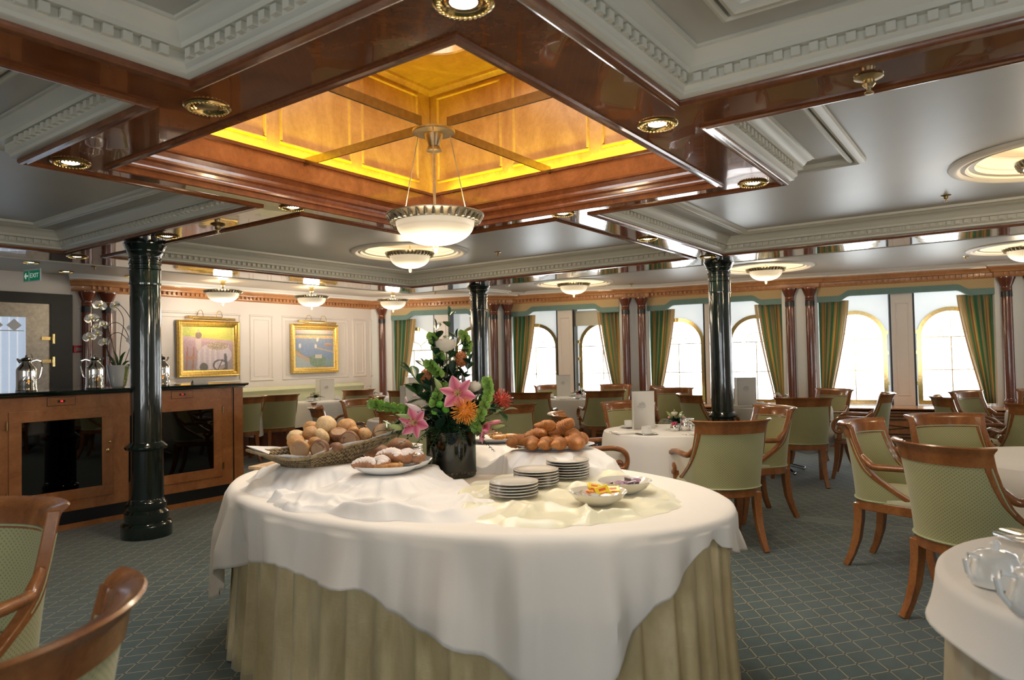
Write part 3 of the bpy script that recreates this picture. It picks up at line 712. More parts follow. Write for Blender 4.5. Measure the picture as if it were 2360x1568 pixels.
M['curtain_edge'] = simple('gold_curtain_lining', (0.62, 0.42, 0.17), .55, .08, 5, sheen=.4)
M['val'] = None
def valance_mat():
    t = NT('valance_fabric'); v = t.coord('Object'); s = t.new('ShaderNodeSeparateXYZ'); t.link(v, s.inputs[0])
    line, rr, da, db = lattice(t, s.outputs[0], s.outputs[2], .05, .035, 0, 0, .09)
    t.base(t.mix(line, (0.50, 0.36, 0.18), (0.58, 0.44, 0.24))); t.p(rough=.7, sheen=.3); return t.m
M['val'] = valance_mat(); M['teal'] = simple('teal_fabric', (0.15, 0.26, 0.245), .7, .05, 8, sheen=.3)
def curtain(Mx, xo, s, label):
    """hangs beside the pier at local x = xo, spreading towards s"""
    ztop, zb = 2.12, .60
    def width(v):
        k = max(0, min(1, v)); return .36-.25*(k**1.35)+.05*max(0, k-.85)/.15*.3
    def f(u, v):
        z = ztop+(zb-ztop)*v; w = width(v); x = xo+s*w*u
        y = -.115+.030*sin(u*2*pi*4.5+.6*sin(v*3))*(1-.3*v)+.012*sin(u*31+v*4)
        return (x, y, z)
    o = MB(Matrix.Identity(4)).grid(f, 54, 18, uvf=lambda u, v: (u, v)).build('curtain', M['curtain'], smooth=180); place_m(o, Mx)
    sd = o.modifiers.new('thick', 'SOLIDIFY'); sd.thickness = .004
    tag(o, label, 'curtain', 'striped curtains at the arched windows')
    def g(u, v):
        z = ztop+(zb-ztop)*v; w = width(v); x = xo+s*(w+(.055-.03*v)*u)
        return (x, -.10-.03*u+.015*sin(u*5+v*2), z)
    e = MB().grid(g, 6, 18).build('gold_edge', M['curtain_edge'], o, smooth=180)
bayname = ['the bay outside the right edge', 'the rightmost visible window pair', 'the pair behind the window side column', 'the middle window pair', 'the window pair behind the flowers']
for i in range(5):
    a = PIL[i][1]; b = PIL[i+1][0]; Mx, Lb = frame_at(a, b); hw = Lb/2
    if i > 0:
        curtain(Mx, hw-.01, -1, 'striped green curtain, left side of %s' % bayname[i])
        curtain(Mx, -hw+.01, 1, 'striped green curtain, right side of %s' % bayname[i])
    xs = [-hw, -hw+.28]+[-hw+.28+.16*k/6 for k in range(1, 7)]
    xs = xs+[-x for x in xs[::-1]]
    def zb(x):
        k = (abs(x)-(hw-.44))/.16; k = max(0, min(1, k)); k = k*k*(3-2*k); return 2.175-.075*k
    def strip(z0f, z1f, y0, y1):
        mb = MB(); vs = []; n = len(xs)
        for y in (y0, y1):
            vs += [(x, y, z0f(x)) for x in xs]+[(x, y, z1f(x)) for x in xs]
        fs = []
        for k in range(n-1):
            fs += [(k, k+1, n+k+1, n+k), (2*n+k, 3*n+k, 3*n+k+1, 2*n+k+1), (k, 2*n+k, 2*n+k+1, k+1), (n+k, n+k+1, 3*n+k+1, 3*n+k)]
        fs += [(0, n, 3*n, 2*n), (n-1, 3*n-1, 4*n-1, 2*n-1)]
        return mb.add(vs, fs)
    v = strip(lambda x: zb(x)+.085, lambda x: 2.32, -.05, .015).build('valance', M['val'], smooth=0); place_m(v, Mx)
    tag(v, 'tan valance with teal border above %s' % bayname[i], 'valance', 'valances above the window bays')
    strip(zb, lambda x: zb(x)+.086, -.055, .022).build('border', M['teal'], v, smooth=0)
Mx, Lb = frame_at(PIL[3][1], PIL[4][0])
bl = MB().box(-.95, -.24, 1.90, -.16, -.20, 2.16)
for k in range(12): bl.box(-.95, -.245, 1.905+k*.02, -.16, -.195, 1.909+k*.02)
o = bl.build('window_blind', M['cream'], smooth=0); place_m(o, Mx); tag(o, 'half raised pale slatted blind in the middle window bay', 'blind')
# ================================================================== CEILING LIGHTS
def bowl(t, zr, R=.265):
    """alabaster bowl with a leaf-moulded rim; zr = height of the rim relative to the thing"""
    g = .80*R; prof = [(.012, zr-.160)]
    for k in range(1, 13): a = pi/2*k/12; prof.append((g*sin(a), zr-.030-.130*cos(a)**.85 if k < 12 else zr-.030))
    MB().lathe(prof, n=48, capb=False, capt=False).build('glass_bowl', M['shade'], t, smooth=180)
    rim = MB().lathe([(g-.004, zr-.036), (g+.006, zr-.038), (g+.012, zr-.028), (R-.012, zr-.006), (R, zr), (R, zr+.006), (R-.02, zr+.004), (g, zr-.022)], n=72, capb=False, capt=False)
    for k in range(36):
        a = 2*pi*k/36; ca, sa = cos(a), sin(a)
        P = [((g+.008)*ca, (g+.008)*sa, zr-.034), ((g+R)/2*ca, (g+R)/2*sa, zr-.030), ((R-.006)*ca, (R-.006)*sa, zr-.004)]
        rim.tube(P, [.004, .011, .004], 6)
    rim.build('rim', M['bronze'], t, smooth=40)
    MB().lathe([(.004, zr-.205), (.012, zr-.198), (.018, zr-.182), (.012, zr-.170), (.022, zr-.163), (.026, zr-.158), (.010, zr-.152)], n=16).build('finial', M['brass_old'], t, smooth=40)
MEDS = [(5.42, 5.22, 'a'), (5.40, -.30, 'b'), (9.42, 5.56, 'c'), (9.69, 2.70, 'd'), (9.93, -.18, 'e')]
MLAB = ['alabaster bowl light just behind the hanging pendant', 'nearest alabaster bowl light at the right edge', 'alabaster bowl light before the middle window bay',
        'alabaster bowl light right of the window column', 'far alabaster bowl light at the right edge']
for (x, y, _), lab in zip(MEDS, MLAB):
    t = thing('ceiling_light', lab, 'light', (x, y, HC), 0, 'alabaster bowl ceiling lights'); t.rotation_euler.z = 0
    bowl(t, -.02); MB().lathe([(.006, -.03), (.006, .09), (.05, .095), (.05, .105)], n=12).build('stem', M['brass'], t)
    md = MB().lathe([(.40, .105), (.43, .10), (.455, .07), (.462, .04), (.478, .034), (.486, .012), (.500, .006), (.508, -.012), (.522, -.018), (.530, -.010), (.548, -.008), (.560, -.022), (.580, -.026), (.600, -.016), (.612, -.014), (.620, .0)], n=72, capb=False, capt=False)
    md.lathe([(.001, .108), (.40, .106)], n=72, capb=False, capt=False)
    o = md.build('ceiling_medallion', M['medal'], None, smooth=40); o.location = (x, y, HC)
    tag(o, 'round plaster medallion around the %s' % lab, 'medallion', 'plaster ceiling medallions')
    add_light('bowl_glow', 'POINT', (x, y, HC-.005), 9, (1.0, .74, .44), .05)
    add_light('bowl_glow', 'POINT', (x, y, HC-.26), 14, (1.0, .78, .5), .12)
for (x, y), lab in zip(((5.55, 8.95), (6.95, 8.80), (8.35, 8.45)), ('hanging bowl light in front of the left painting', 'hanging bowl light in front of the right painting', 'hanging bowl light in the far corner by the single wall column')):
    t = thing('ceiling_light', lab, 'light', (x, y, HC), 0, 'short stemmed bowl lights along the painting wall')
    bowl(t, -.14); MB().lathe([(.012, -.17), (.012, -.075), (.045, -.07), (.032, -.06), (.030, -.01), (.046, .0)], n=16).build('stem', M['brass'], t)
    add_light('bowl_glow', 'POINT', (x, y, HC-.10), 9, (1.0, .78, .52), .05)
    add_light('bowl_glow', 'POINT', (x, y, HC-.42), 16, (1.0, .84, .66), .12)
t = thing('pendant_lamp', 'large alabaster bowl pendant hanging on rods from a brass cross in the skylight well', 'lamp', (2.85, 2.55, 2.61))
bowl(t, -.47, .268)
M['arm_brass'] = metal('dark_arm_brass', (0.42, 0.36, 0.24), 0.22)
for dx, dy in ((1, 0), (-1, 0), (0, 1), (0, -1)):
    L = (AX1-AX0)/2-.02 if dx else (AY1-AY0)/2-.02+.02
    q = [(dx*.10-dy*.006, dy*.10-dx*.006), (dx*L-dy*.006, dy*L-dx*.006), (dx*L+dy*.006, dy*L+dx*.006), (dx*.10+dy*.006, dy*.10+dx*.006)]
    ob = MB().prism(q, .005, .055); ob.build('arm', M['arm_brass'], t, smooth=0)
MB().lathe([(.02, -.115), (.042, -.11), (.040, -.10), (.030, -.085), (.050, -.03), (.052, -.018), (.115, -.012), (.118, -.006), (.118, .002), (.02, .004), (.012, .03), (.004, .035)], n=32).build('hub', M['brass_old'], t, smooth=40)
rd = MB()
for k in range(3):
    a = radians(100+120*k); rd.tube([(.10*cos(a), .10*sin(a), .0), (.215*cos(a), .215*sin(a), -.49)], .0035, 6)
rd.tube([(0, 0, -.1), (0, 0, -.5)], .006, 8); rd.build('rod', M['bronze'], t)
add_light('pendant_glow', 'POINT', (2.85, 2.55, 2.15), 10, (1.0, .74, .42), .05)
add_light('pendant_glow', 'POINT', (2.85, 2.55, 1.90), 26, (1.0, .80, .55), .14)
# ================================================================== DOWNLIGHTS, SPRINKLERS
dl0 = None
DL = [(1.51, 1.23, H, 1, 'at the top edge of the photo on the near beam corner'), (1.51, 2.53, H, 0, 'on the left beam, the unlit one'), (1.51, 3.74, H, 1, 'at the left corner of the beam ring'),
      (2.83, 3.76, H, 1, 'on the far beam of the ring, left of the pendant'), (4.16, 2.53, H, 1, 'on the beam ring right of the pendant'), (2.83, 1.23, H, 1, 'on the near right beam'),
      (4.17, 1.22, H, 1, 'at the right corner of the beam ring'), (5.55, 2.53, H, 1, 'on the cross beam leading to the window column'), (2.83, 5.32, H, 1, 'beside the capital of the left green column'),
      (2.83, 6.88, H, 1, 'behind the left column, on the beam nearest the door'), (7.0, 2.53, H, 1, 'just above the window side green column'),
      (3.13, 8.75, HC, 1, 'on the low ceiling before the glazed door'), (3.70, 9.30, HC, 1, 'on the low ceiling right of the exit sign'), (4.45, 9.25, HC, 1, 'on the low ceiling above the paired wall columns')]
for x, y, z, on, w in DL:
    lab = 'brass downlight %s' % w
    if dl0 is None:
        t = thing('downlight', lab, 'light', (x, y, z), 0, 'round brass downlights')
        r = MB().lathe([(.086, 0), (.088, -.004), (.080, -.009), (.072, -.010), (.066, -.005), (.060, .004)], n=40, capb=False, capt=False)
        for k in range(30):
            a = 2*pi*k/30; r.ball((.073*cos(a), .073*sin(a), -.010), .0055, 6, 4)
        r.build('bezel', M['brass'], t, smooth=50)
        MB().lathe([(.060, .004), (.050, -.004), (.044, .004), (.040, .016)], n=32, capb=False, capt=False).build('reflector', M['brass'], t, smooth=50)
        bb = MB().lathe([(.040, .0), (.03, -.004), (.012, -.006), (.001, -.0065)], n=24, capb=False, capt=False).build('bulb', M['bulb'], t, smooth=180)
        dl0 = t
    elif on: t = dup(dl0, (x, y, z), 0, lab)
    else:
        t = dup(dl0, (x, y, z), 0, lab)
        for c in t.children:
            if c.name.startswith('bulb'): c.data = c.data.copy(); c.data.materials[0] = M['brass_old']
    if on and z == H: add_light('downlight_beam', 'SPOT', (x, y, z-.015), 26, (1.0, .80, .55), .03, direction=(0, 0, -1), spot=radians(115))
sp0 = None
for x, y, z, s, w in [(2.83, 4.62, H, 1.4, 'on the cross beam left of the pendant'), (2.83, .40, H, 1.4, 'on the near right cross beam'), (6.08, 4.54, HC, 1, 'on the far coffer ceiling'), (6.20, .38, HC, 1, 'on the right coffer ceiling'),
                      (10.2, 4.95, HC, 1, 'near the middle window bay'), (10.4, .45, HC, 1, 'near the right window bay'), (8.9, 8.0, HC, 1, 'near the far corner lamp'), (3.72, 8.6, HC, 1, 'left of the columns behind the orchid')]:
    lab = 'small brass ceiling sprinkler %s' % w
    if sp0 is None:
        t = thing('sprinkler', lab, 'sprinkler', (x, y, z), 0, 'brass ceiling sprinklers')
        MB().lathe([(.034, 0), (.036, -.004), (.030, -.007), (.014, -.012), (.016, -.022), (.010, -.03)], n=24).build('escutcheon', M['brass_old'], t)
        MB().lathe([(.006, -.03), (.006, -.042), (.012, -.043), (.012, -.046), (.004, -.048)], n=12).build('head', M['brass_old'], t)
        sp0 = t
    else: t = dup(sp0, (x, y, z), 0, lab)
    t.scale = (s, s, s)
o = MB().lathe([(.05, 0), (.05, -.02), (.035, -.03), (.03, -.045), (.001, -.047)], n=24).build('smoke_detector', M['white']); o.location = (8.75, 6.35, HC)
tag(o, 'small white smoke detector beside the slim green column', 'detector')
# exit sign
t = thing('exit_sign', 'green EXIT sign with a white arrow hanging from the ceiling by the door', 'sign', (3.33, 9.27, HC), radians(-77))
M['signgreen'] = emis('exit_green', (0.0, 0.18, 0.09), .35, (0.01, 0.16, 0.09)); M['signwhite'] = emis('sign_white', (.75, .8, .68), .35)
MB().box(-.15, -.006, -.155, .15, .006, -.008).build('plate', M['white'], t, smooth=0)
MB().box(-.14, -.008, -.145, .14, .008, -.030).build('green_field', M['signgreen'], t, smooth=0)
for s in (-1,):
    aw = MB().add([(s*-.125 if False else -.130, -.0095, -.088), (-.100, -.0095, -.048), (-.090, -.0095, -.060), (-.098, -.0095, -.078), (-.060, -.0095, -.078), (-.060, -.0095, -.098), (-.098, -.0095, -.098), (-.090, -.0095, -.116), (-.100, -.0095, -.128)], [(0, 1, 2, 3), (0, 3, 6), (3, 4, 5, 6), (0, 6, 7, 8)])
    aw.box(-.046, -.0098, -.14, -.042, -.0088, -.035); aw.build('arrow', M['signwhite'], t, smooth=0)
def text(body, size, mat, parent, loc, rot, name='lettering', align='CENTER', ext=.0006):
    c = bpy.data.curves.new(name, 'FONT'); c.body = body; c.size = size; c.align_x = align; c.align_y = 'CENTER'; c.extrude = ext; c.resolution_u = 2
    o = bpy.data.objects.new(name, c); COL.objects.link(o); dg_ = bpy.context.evaluated_depsgraph_get(); me = bpy.data.meshes.new_from_object(o.evaluated_get(dg_)); me.name = name; bpy.data.objects.remove(o); bpy.data.curves.remove(c)
    o = bpy.data.objects.new(name, me); COL.objects.link(o); me.materials.clear(); me.materials.append(mat); o.parent = parent; o.location = loc; o.rotation_euler = rot; return o
text('EXIT', .075, M['signwhite'], t, (.048, -.0092, -.088), (pi/2, 0, 0))
# fire call point
t = thing('fire_call_point', 'small red fire alarm call point on the wall beside the door', 'alarm', (3.965, YW, 1.58))
MB().box(-.055, -.045, -.04, .055, 0, .05).build('box', simple('alarm_red', (0.62, 0.02, 0.03), .35, .05), t, bevel=.004)
MB().box(-.032, -.048, -.018, .032, -.044, .022).build('window_plate', simple('alarm_plate', (0.28, 0.30, 0.30), .3, .1), t, smooth=0)
# ================================================================== PAINTINGS
def paint_canvas(fn, name, nu, nv, w, h):
    mb = MB().grid(lambda u, v: (-w/2+w*u, 0, h*v), nu, nv); me = mb.mesh(name, [], 0)
    ca = me.color_attributes.new(name='paint', type='FLOAT_COLOR', domain='POINT')
    for i, vtx in enumerate(me.vertices):
        u = (vtx.co.x+w/2)/w; v = vtx.co.z/h; ca.data[i].color = (*fn(u, v), 1)
    t = NT(name+'_paint'); a = t.new('ShaderNodeVertexColor'); a.layer_name = 'paint'
    n = t.noise(t.coord('Object', (1, 1, 1)), 55, 4, .7, 1.0)
    t.base(t.mix(t.math('MULTIPLY', n, .35), a.outputs['Color'], (0.55, 0.5, 0.5))); t.p(rough=.4); t.bump(n, .4, .003)
    me.materials.append(t.m); o = bpy.data.objects.new(name, me); COL.objects.link(o); return o
def blob(u, v, cx, cy, rx, ry): return max(0.0, 1-((u-cx)/rx)**2-((v-cy)/ry)**2)
def lerp(a, b, k): k = max(0, min(1, k)); return tuple(x+(y-x)*k for x, y in zip(a, b))
def garden(u, v):
    r = RND.random
    c = (0.36, 0.25, 0.33)
    e = .78-.10*u
    if v > e: c = lerp((0.62, 0.60, 0.05), (0.22, 0.36, 0.06), (1-u)*.9*r()+.15*r())
    elif v > e-.08: c = (0.50, 0.34, 0.42)
    else: c = lerp((0.46, 0.30, 0.38), (0.30, 0.22, 0.24), (e-v)*1.2)
    if v < .25: c = lerp(c, (0.30, 0.26, 0.24), .6)
    if blob(u, v, .62, .36, .34, .26) > 0: c = (0.58, 0.52, 0.60)
    if .25 < u < .72 and .04 < v < .50 and u > .25+.1*(v): c = lerp((0.66, 0.60, 0.62), (0.46, 0.38, 0.50), abs(sin(u*30))*.8)
    if blob(u, v, .68, .56, .22, .09) > 0: c = [(0.48, 0.22, 0.15), (0.16, 0.30, 0.16), (0.62, 0.50, 0.40), (0.3, 0.18, 0.2)][int(r()*4)]
    if blob(u, v, .30, .62, .055, .18) > 0: c = (0.58, 0.48, 0.50)
    if blob(u, v, .30, .80, .06, .08) > 0: c = (0.16, 0.11, 0.08)
    if blob(u, v, .30, .90, .025, .045) > 0: c = (0.48, 0.28, 0.18)
    for cx in (.08, .20):
        if abs(u-cx-.05*(v-.3)) < .014 and v < .55: c = (0.36, 0.13, 0.07)
    if blob(u, v, .15, .30, .11, .035) > 0: c = (0.44, 0.19, 0.09)
    q = ((u-.72)/.13)**2+((v-.12)/.12)**2
    if .72 < q < 1.25 or (abs(u-.72-.4*(v-.12)) < .012 and v < .26): c = (0.03, 0.03, 0.035)
    if .80 < u < .88 and v < .38 and abs(u-.86+.1*v) < .03: c = (0.05, 0.05, 0.06)
    if blob(u, v, .40, .08, .08, .10) > 0: c = (0.07, 0.07, 0.06)
    k = .85+.3*r(); return tuple(min(1, x*k) for x in c)
def harbour(u, v):
    r = RND.random
    if v > .88: c = lerp((0.48, 0.42, 0.52), (0.66, 0.55, 0.46), (v-.88)*3)
    elif v > .84: c = (0.16, 0.24, 0.18)
    elif v > .77: c = [(0.70, 0.50, 0.22), (0.60, 0.30, 0.20), (0.75, 0.62, 0.40)][int(r()*3)]
    else: c = lerp((0.10, 0.26, 0.48), (0.28, 0.34, 0.56), r()*.7+.3*v)
    if v < .46-.55*u+.06*sin(u*20): c = [(0.08, 0.18, 0.13), (0.20, 0.30, 0.20), (0.42, 0.30, 0.18)][int(r()*3)]
    if abs(v-(.40-.62*u)) < .05 and u < .7: c = (0.52, 0.36, 0.24)
    if v < .28-.5*u+.05: c = (0.36, 0.46, 0.50)
    if blob(u, v, .58, .18, .22, .17) > 0: c = [(0.10, 0.22, 0.13), (0.22, 0.34, 0.24)][int(r()*2)]
    if .50 < u < .68 and .25 < v < .35: c = (0.66, 0.62, 0.56)
    if blob(u, v, .85, .60, .12, .05) > 0: c = (0.40, 0.26, 0.24) if v < .61 else (0.58, 0.40, 0.30)
    if abs(v-(.52-.25*(u-.55))) < .016 and u > .55: c = (0.58, 0.44, 0.26)
    for cx, cy in ((.57, .74), (.12, .57), (.52, .56)):
        if blob(u, v, cx, cy, .03, .06) > 0: c = (0.80, 0.76, 0.74)
    if blob(u, v, .88, .14, .12, .10) > 0: c = (0.20, 0.34, 0.34)
    k = .85+.3*r(); return tuple(min(1, x*k) for x in c)
def painting(x, z0, w, h, fn, label, cname):
    t = thing('framed_painting', label, 'painting', (x, YW-.02, z0))
    fm = MB().sweep([(-w/2, 0), (w/2, 0), (w/2, h), (-w/2, h)], [(0, 0), (0, .045), (.012, .058), (.024, .050), (.034, .056), (.050, .050), (.066, .028), (.078, .024), (.088, .018), (.096, .010), (.096, 0)], True)
    fm.v = [Vector((p.x, -p.z, p.y)) for p in fm.v]
    fm.build('gilt_frame', M['gold'], t, smooth=30)
    c = paint_canvas(fn, 'canvas', 84, 74, w-.17, h-.17); c.parent = t; c.location = (0, -.014, .085)
    return t
painting(5.735, 1.18, .97, .82, garden, 'gilt framed painting of a garden tea table with a standing figure', 'a')
painting(7.655, 1.18, .97, .82, harbour, 'gilt framed painting of a blue harbour with sailing boats', 'b')
for x, w in ((5.735, 'garden'), (7.655, 'harbour')):
    t = thing('picture_lamp', 'brass picture lamp with two curved arms above the %s painting' % w, 'lamp', (x, YW, 2.02), 0, 'brass picture lamps')
    tb = MB().tube([(-.33, -.18, .0), (.33, -.18, .0)], .022, 12); tb.build('tube_shade', M['brass'], t)
    MB().tube([(-.34, -.045, .03), (.20, -.045, .03)], .018, 10).build('wall_bar', M['brass'], t)
    for sx in (-.17, .13):
        MB().tube([(sx, -.02-.08+.08*cos(pi-a*pi/8), .03+.10*sin(a*pi/8)) for a in range(9)], .005, 6).build('arm', M['brass'], t)
    o = add_light('picture_light', 'AREA', (x, YW-.17, 1.995), 1.6, (1.0, .70, .28), .5, .03, direction=(0, .55, -1))
# ================================================================== SERVING COUNTER WITH GLAZED WINE CABINETS
CY = 6.45; cx0, cx1 = .9, 4.20
t = thing('wine_cabinet', 'burl wood counter cabinet with two smoked glass wine cooler doors', 'cabinet', (0, 0, 0))
bd = MB()
def holes(mb, y0, y1, xa, xb, z0, z1, hs):
    us = xa
    for a, b, c, d in hs:
        mb.box(us, y0, z0, a, y1, z1); mb.box(a, y0, z0, b, y1, c); mb.box(a, y0, d, b, y1, z1); us = b
    mb.box(us, y0, z0, xb, y1, z1)
holes(bd, CY, CY+.03, cx0, cx1, .15, 1.115, [(1.10, 1.88, .24, 1.005), (2.15, 2.93, .24, 1.005), (3.19, 3.97, .24, 1.005)])
bd.box(cx1-.03, CY+.03, .15, cx1, CY+.62, 1.115).box(cx0, CY+.59, .15, cx1-.03, CY+.62, 1.115).box(cx0, CY+.03, .15, cx0+.03, CY+.59, 1.115).box(cx0, CY+.03, .15, cx1, CY+.62, .18)
bd.box(4.105, CY-.008, .15, cx1+.006, CY, 1.115).box(4.085, CY-.004, .15, 4.092, CY+.001, 1.115)
bd.box(cx0, CY-.003, .0, cx1, CY+.02, .045)
bd.build('body', M['counter'], t, smooth=0)
MB().box(cx0+.02, CY+.04, .0, cx1-.02, CY+.6, .15).box(cx0+.02, CY+.012, .045, cx1-.005, CY+.04, .15).box(4.092, CY-.002, .15, 4.105, CY+.001, 1.115).build('plinth', M['plinth'], t, smooth=0)
rack = MB(); 
for (a, dg) in ((1.10, '9'), (2.15, '10'), (3.19, '11')):
    d = MB(); x0_, x1_, z0_, z1_ = a, a+.78, .24, 1.005
    for q in ((x0_, z0_, x1_, z0_+.088), (x0_, z1_-.088, x1_, z1_), (x0_, z0_+.088, x0_+.088, z1_-.088), (x1_-.088, z0_+.088, x1_, z1_-.088)): d.box(q[0], CY-.010, q[1], q[2], CY+.014, q[3])
    do = d.build('door', M['counter'], t, smooth=0, bevel=.002)
    MB().box(x0_+.08, CY, z0_+.08, x1_-.08, CY+.006, z1_-.08).build('pane', M['smoke'], do, smooth=0)
    left = a < 3
    hx = x0_-.012 if left else x1_+.012
    hm = MB()
    for z in (.90, .34): hm.tube([(hx, CY-.012, z-.035), (hx, CY-.012, z+.035)], .007, 8)
    hm.build('hinge', M['brass'], do)
    if a < 3:
        MB().ball((x1_-.035, CY-.026, .70), .013, 12, 8).tube([(x1_-.035, CY-.026, .70), (x1_-.035, CY-.01, .70)], .006, 8).build('knob', M['brass'], do)
        MB().ball((x1_-.042, CY-.012, .625), .016, 12, 8, .8, .3, 1.2).build('keyhole', M['brass'], do)
    c0 = a+.27
    MB().box(c0, CY-.0015, 1.035, c0+.215, CY+.002, 1.108).build('panel_gap', M['plinth'], t, smooth=0)
    cp = MB().box(c0+.004, CY-.004, 1.039, c0+.211, CY-.001, 1.104).build('control_panel', M['counter'], t, smooth=0)
    dsp = MB().box(c0+.078, CY-.006, 1.063, c0+.137, CY-.003, 1.083); dsp.build('display', M['black'], cp, smooth=0)
    text(dg, .022, emis('red_digits', (1.0, .03, .03), 3.0, (.3, 0, 0)) if 'digits' not in M else M['digits'], cp, (c0+.107, CY-.0065, 1.073), (pi/2, 0, 0), 'digits')
    for z in (.36, .50, .64, .78): rack.box(a+.05, CY+.10, z, a+.73, CY+.50, z+.012)
rack.build('bottle_shelf', M['plinth'], t, smooth=0)
wt = MB().sweep([(cx0-.2, CY), (cx1, CY), (cx1, CY+.66)], [(-.03, 1.115), (.015, 1.115), (.030, 1.122), (.026, 1.132), (.044, 1.138), (.050, 1.150), (.044, 1.160), (-.03, 1.160)][::-1] and [(.03, 1.115), (-.015, 1.115), (-.030, 1.122), (-.026, 1.132), (-.044, 1.138), (-.050, 1.150), (-.044, 1.160), (.03, 1.160)])
wt.box(cx0-.2, CY+.0, 1.117, cx1+.0, CY+.66, 1.159)
tag(wt.build('worktop', M['marble'], None, smooth=30), 'dark green marble counter top above the wine cabinet', 'worktop')
bt0 = None
for (a, zz, cab, row) in ((2.15, .372, 'left', 'bottom'), (2.15, .512, 'left', 'middle'), (2.15, .652, 'left', 'top'), (3.19, .372, 'right', 'bottom'), (3.19, .512, 'right', 'middle'), (3.19, .652, 'right', 'top')):
    for k in range(5):
        lab = 'dark wine bottle in the %s cooler, %s row, %s from the left' % (cab, row, ('first', 'second', 'third', 'fourth', 'fifth')[k])
        if bt0 is None:
            bt0 = thing('wine_bottle', lab, 'bottle', (0, 0, 0), 0, 'wine bottles lying in the cabinet')
            m_ = Matrix.Rotation(pi/2, 4, 'X')
            MB(m_).lathe([(.036, -.30), (.038, -.28), (.038, -.10), (.030, -.07), (.014, -.05), (.014, -.0)], n=14).build('glass_body', simple('bottle_glass', (.01, .02, .012), .08, .1, coat=1.0), bt0)
            MB(m_).lathe([(.0155, -.045), (.0155, .004)], n=12).build('foil', simple('bottle_foil', (.30, .26, .20), .3, .2, metal=.7), bt0)
            bt0.location = (a+.14+k*.125, CY+.12, zz+.039)
        else: dup(bt0, (a+.14+k*.125, CY+.12, zz+.039), label=lab)
# things on the counter
def coffee_pot():
    t = thing('coffee_pot', 'polished silver coffee pot standing on the counter, the leftmost one', 'pot', (2.37, 6.72, 1.16), 0, 'silver coffee pots on the counter')
    MB().lathe([(.078, 0), (.080, .006), (.076, .015), (.077, .03), (.074, .035), (.074, .16), (.075, .175), (.068, .195), (.050, .215), (.036, .235), (.034, .25), (.042, .262), (.044, .268)], n=36, capt=False).build('body', M['silver'], t, smooth=35)
    MB().lathe([(.043, .266), (.034, .276), (.016, .283), (.008, .288), (.010, .296), (.006, .304), (.001, .306)], n=24).build('lid', M['silver'], t, smooth=40)
    MB().tube([(-.030, 0, .268), (-.040, 0, .285), (-.034, 0, .312)], [.007, .005, .006], 8).build('thumb_lever', M['silver'], t)
    MB().tube([(.038, 0, .245), (.056, 0, .262), (.066, 0, .275)], [.016, .011, .006], 8).build('spout', M['silver'], t)
    MB().tube([(-.040, 0, .250), (-.075, 0, .262), (-.106, 0, .250), (-.112, 0, .200), (-.102, 0, .140), (-.090, 0, .105), (-.076, 0, .098)], [.006, .007, .008, .008, .007, .006, .005], 8).build('handle', M['silver'], t)
    return t
cpz = coffee_pot(); cpz.rotation_euler.z = radians(150)
dup(cpz, (2.90, 6.70, 1.16), radians(-35), 'polished silver coffee pot with its handle to the left, beside the orchid pot')
dup(cpz, (3.50, 6.70, 1.16), radians(-30), 'polished silver coffee pot half hidden behind the left green column')
# orchid
t = thing('orchid_pot', 'glossy white ceramic flower pot with a green glass stripe', 'pot', (3.11, 6.72, 1.16))
MB().lathe([(.052, 0), (.062, .01), (.078, .07), (.090, .14), (.097, .195), (.099, .205), (.093, .205), (.088, .15), (.05, .14)], n=40, capt=True).build('pot', M['porcelain_w'], t, smooth=60)
st = MB().grid(lambda u, v: ((.0545+.044*v**.6+.0015)*1.0*cos(radians(-75+34*u)), (.0545+.044*v**.6+.0015)*sin(radians(-75+34*u)), .012+.188*v), 8, 12)
pr = [(.052, 0), (.062, .01), (.078, .07), (.090, .14), (.097, .195)]
def rad_at(z):
    for (r0, z0), (r1, z1) in zip(pr[:-1], pr[1:]):
        if z0 <= z <= z1: return r0+(r1-r0)*(z-z0)/(z1-z0)
    return pr[-1][0]
st = MB().grid(lambda u, v: ((rad_at(.193*v)+.0012)*cos(radians(-82+30*u)), (rad_at(.193*v)+.0012)*sin(radians(-82+30*u)), .193*v), 8, 14)
st.build('green_stripe', simple('green_stripe_glass', (.22, .26, .07), .15, .5, 60, coat=.6), t, smooth=180)
M['stem'] = simple('flower_stem', (.05, .10, .03), .5, .2); M['leaf'] = simple('glossy_leaf', (.035, .105, .03), .3, .35, 9, coat=.3); M['leafdark'] = simple('dark_leaf', (.012, .042, .022), .35, .3, 9, coat=.2)
M['twig'] = simple('dark_twig', (.02, .014, .012), .6, .2)
def leaf_geo(mb, base, tip, w, bend=(0, 0, .02), n=8, fold=.25):
    b = Vector(base); e = Vector(tip); d = e-b; L = d.length; dn = d.normalized(); s = dn.cross(Vector((0, 0, 1)))
    s = s.normalized() if s.length > .05 else Vector((1, 0, 0)); nrm = s.cross(dn); B = Vector(bend)
    def f(u, v):
        ww = w*sin(pi*min(1, v*.96+.02))**.8; uu = (u-.5)*2
        return b+d*v+B*sin(pi*v)+s*uu*ww*.5+nrm*abs(uu)*ww*fold
    mb.grid(lambda u, v: tuple(f(u, v)), 4, n)
ot = thing('orchid', 'white moth orchid with arching stems and green leaves growing in the pot', 'plant', (3.11, 6.72, 1.30))
tr = Vector((.583, -.812, 0))    # photo-right direction, used to spread the sprays along the counter
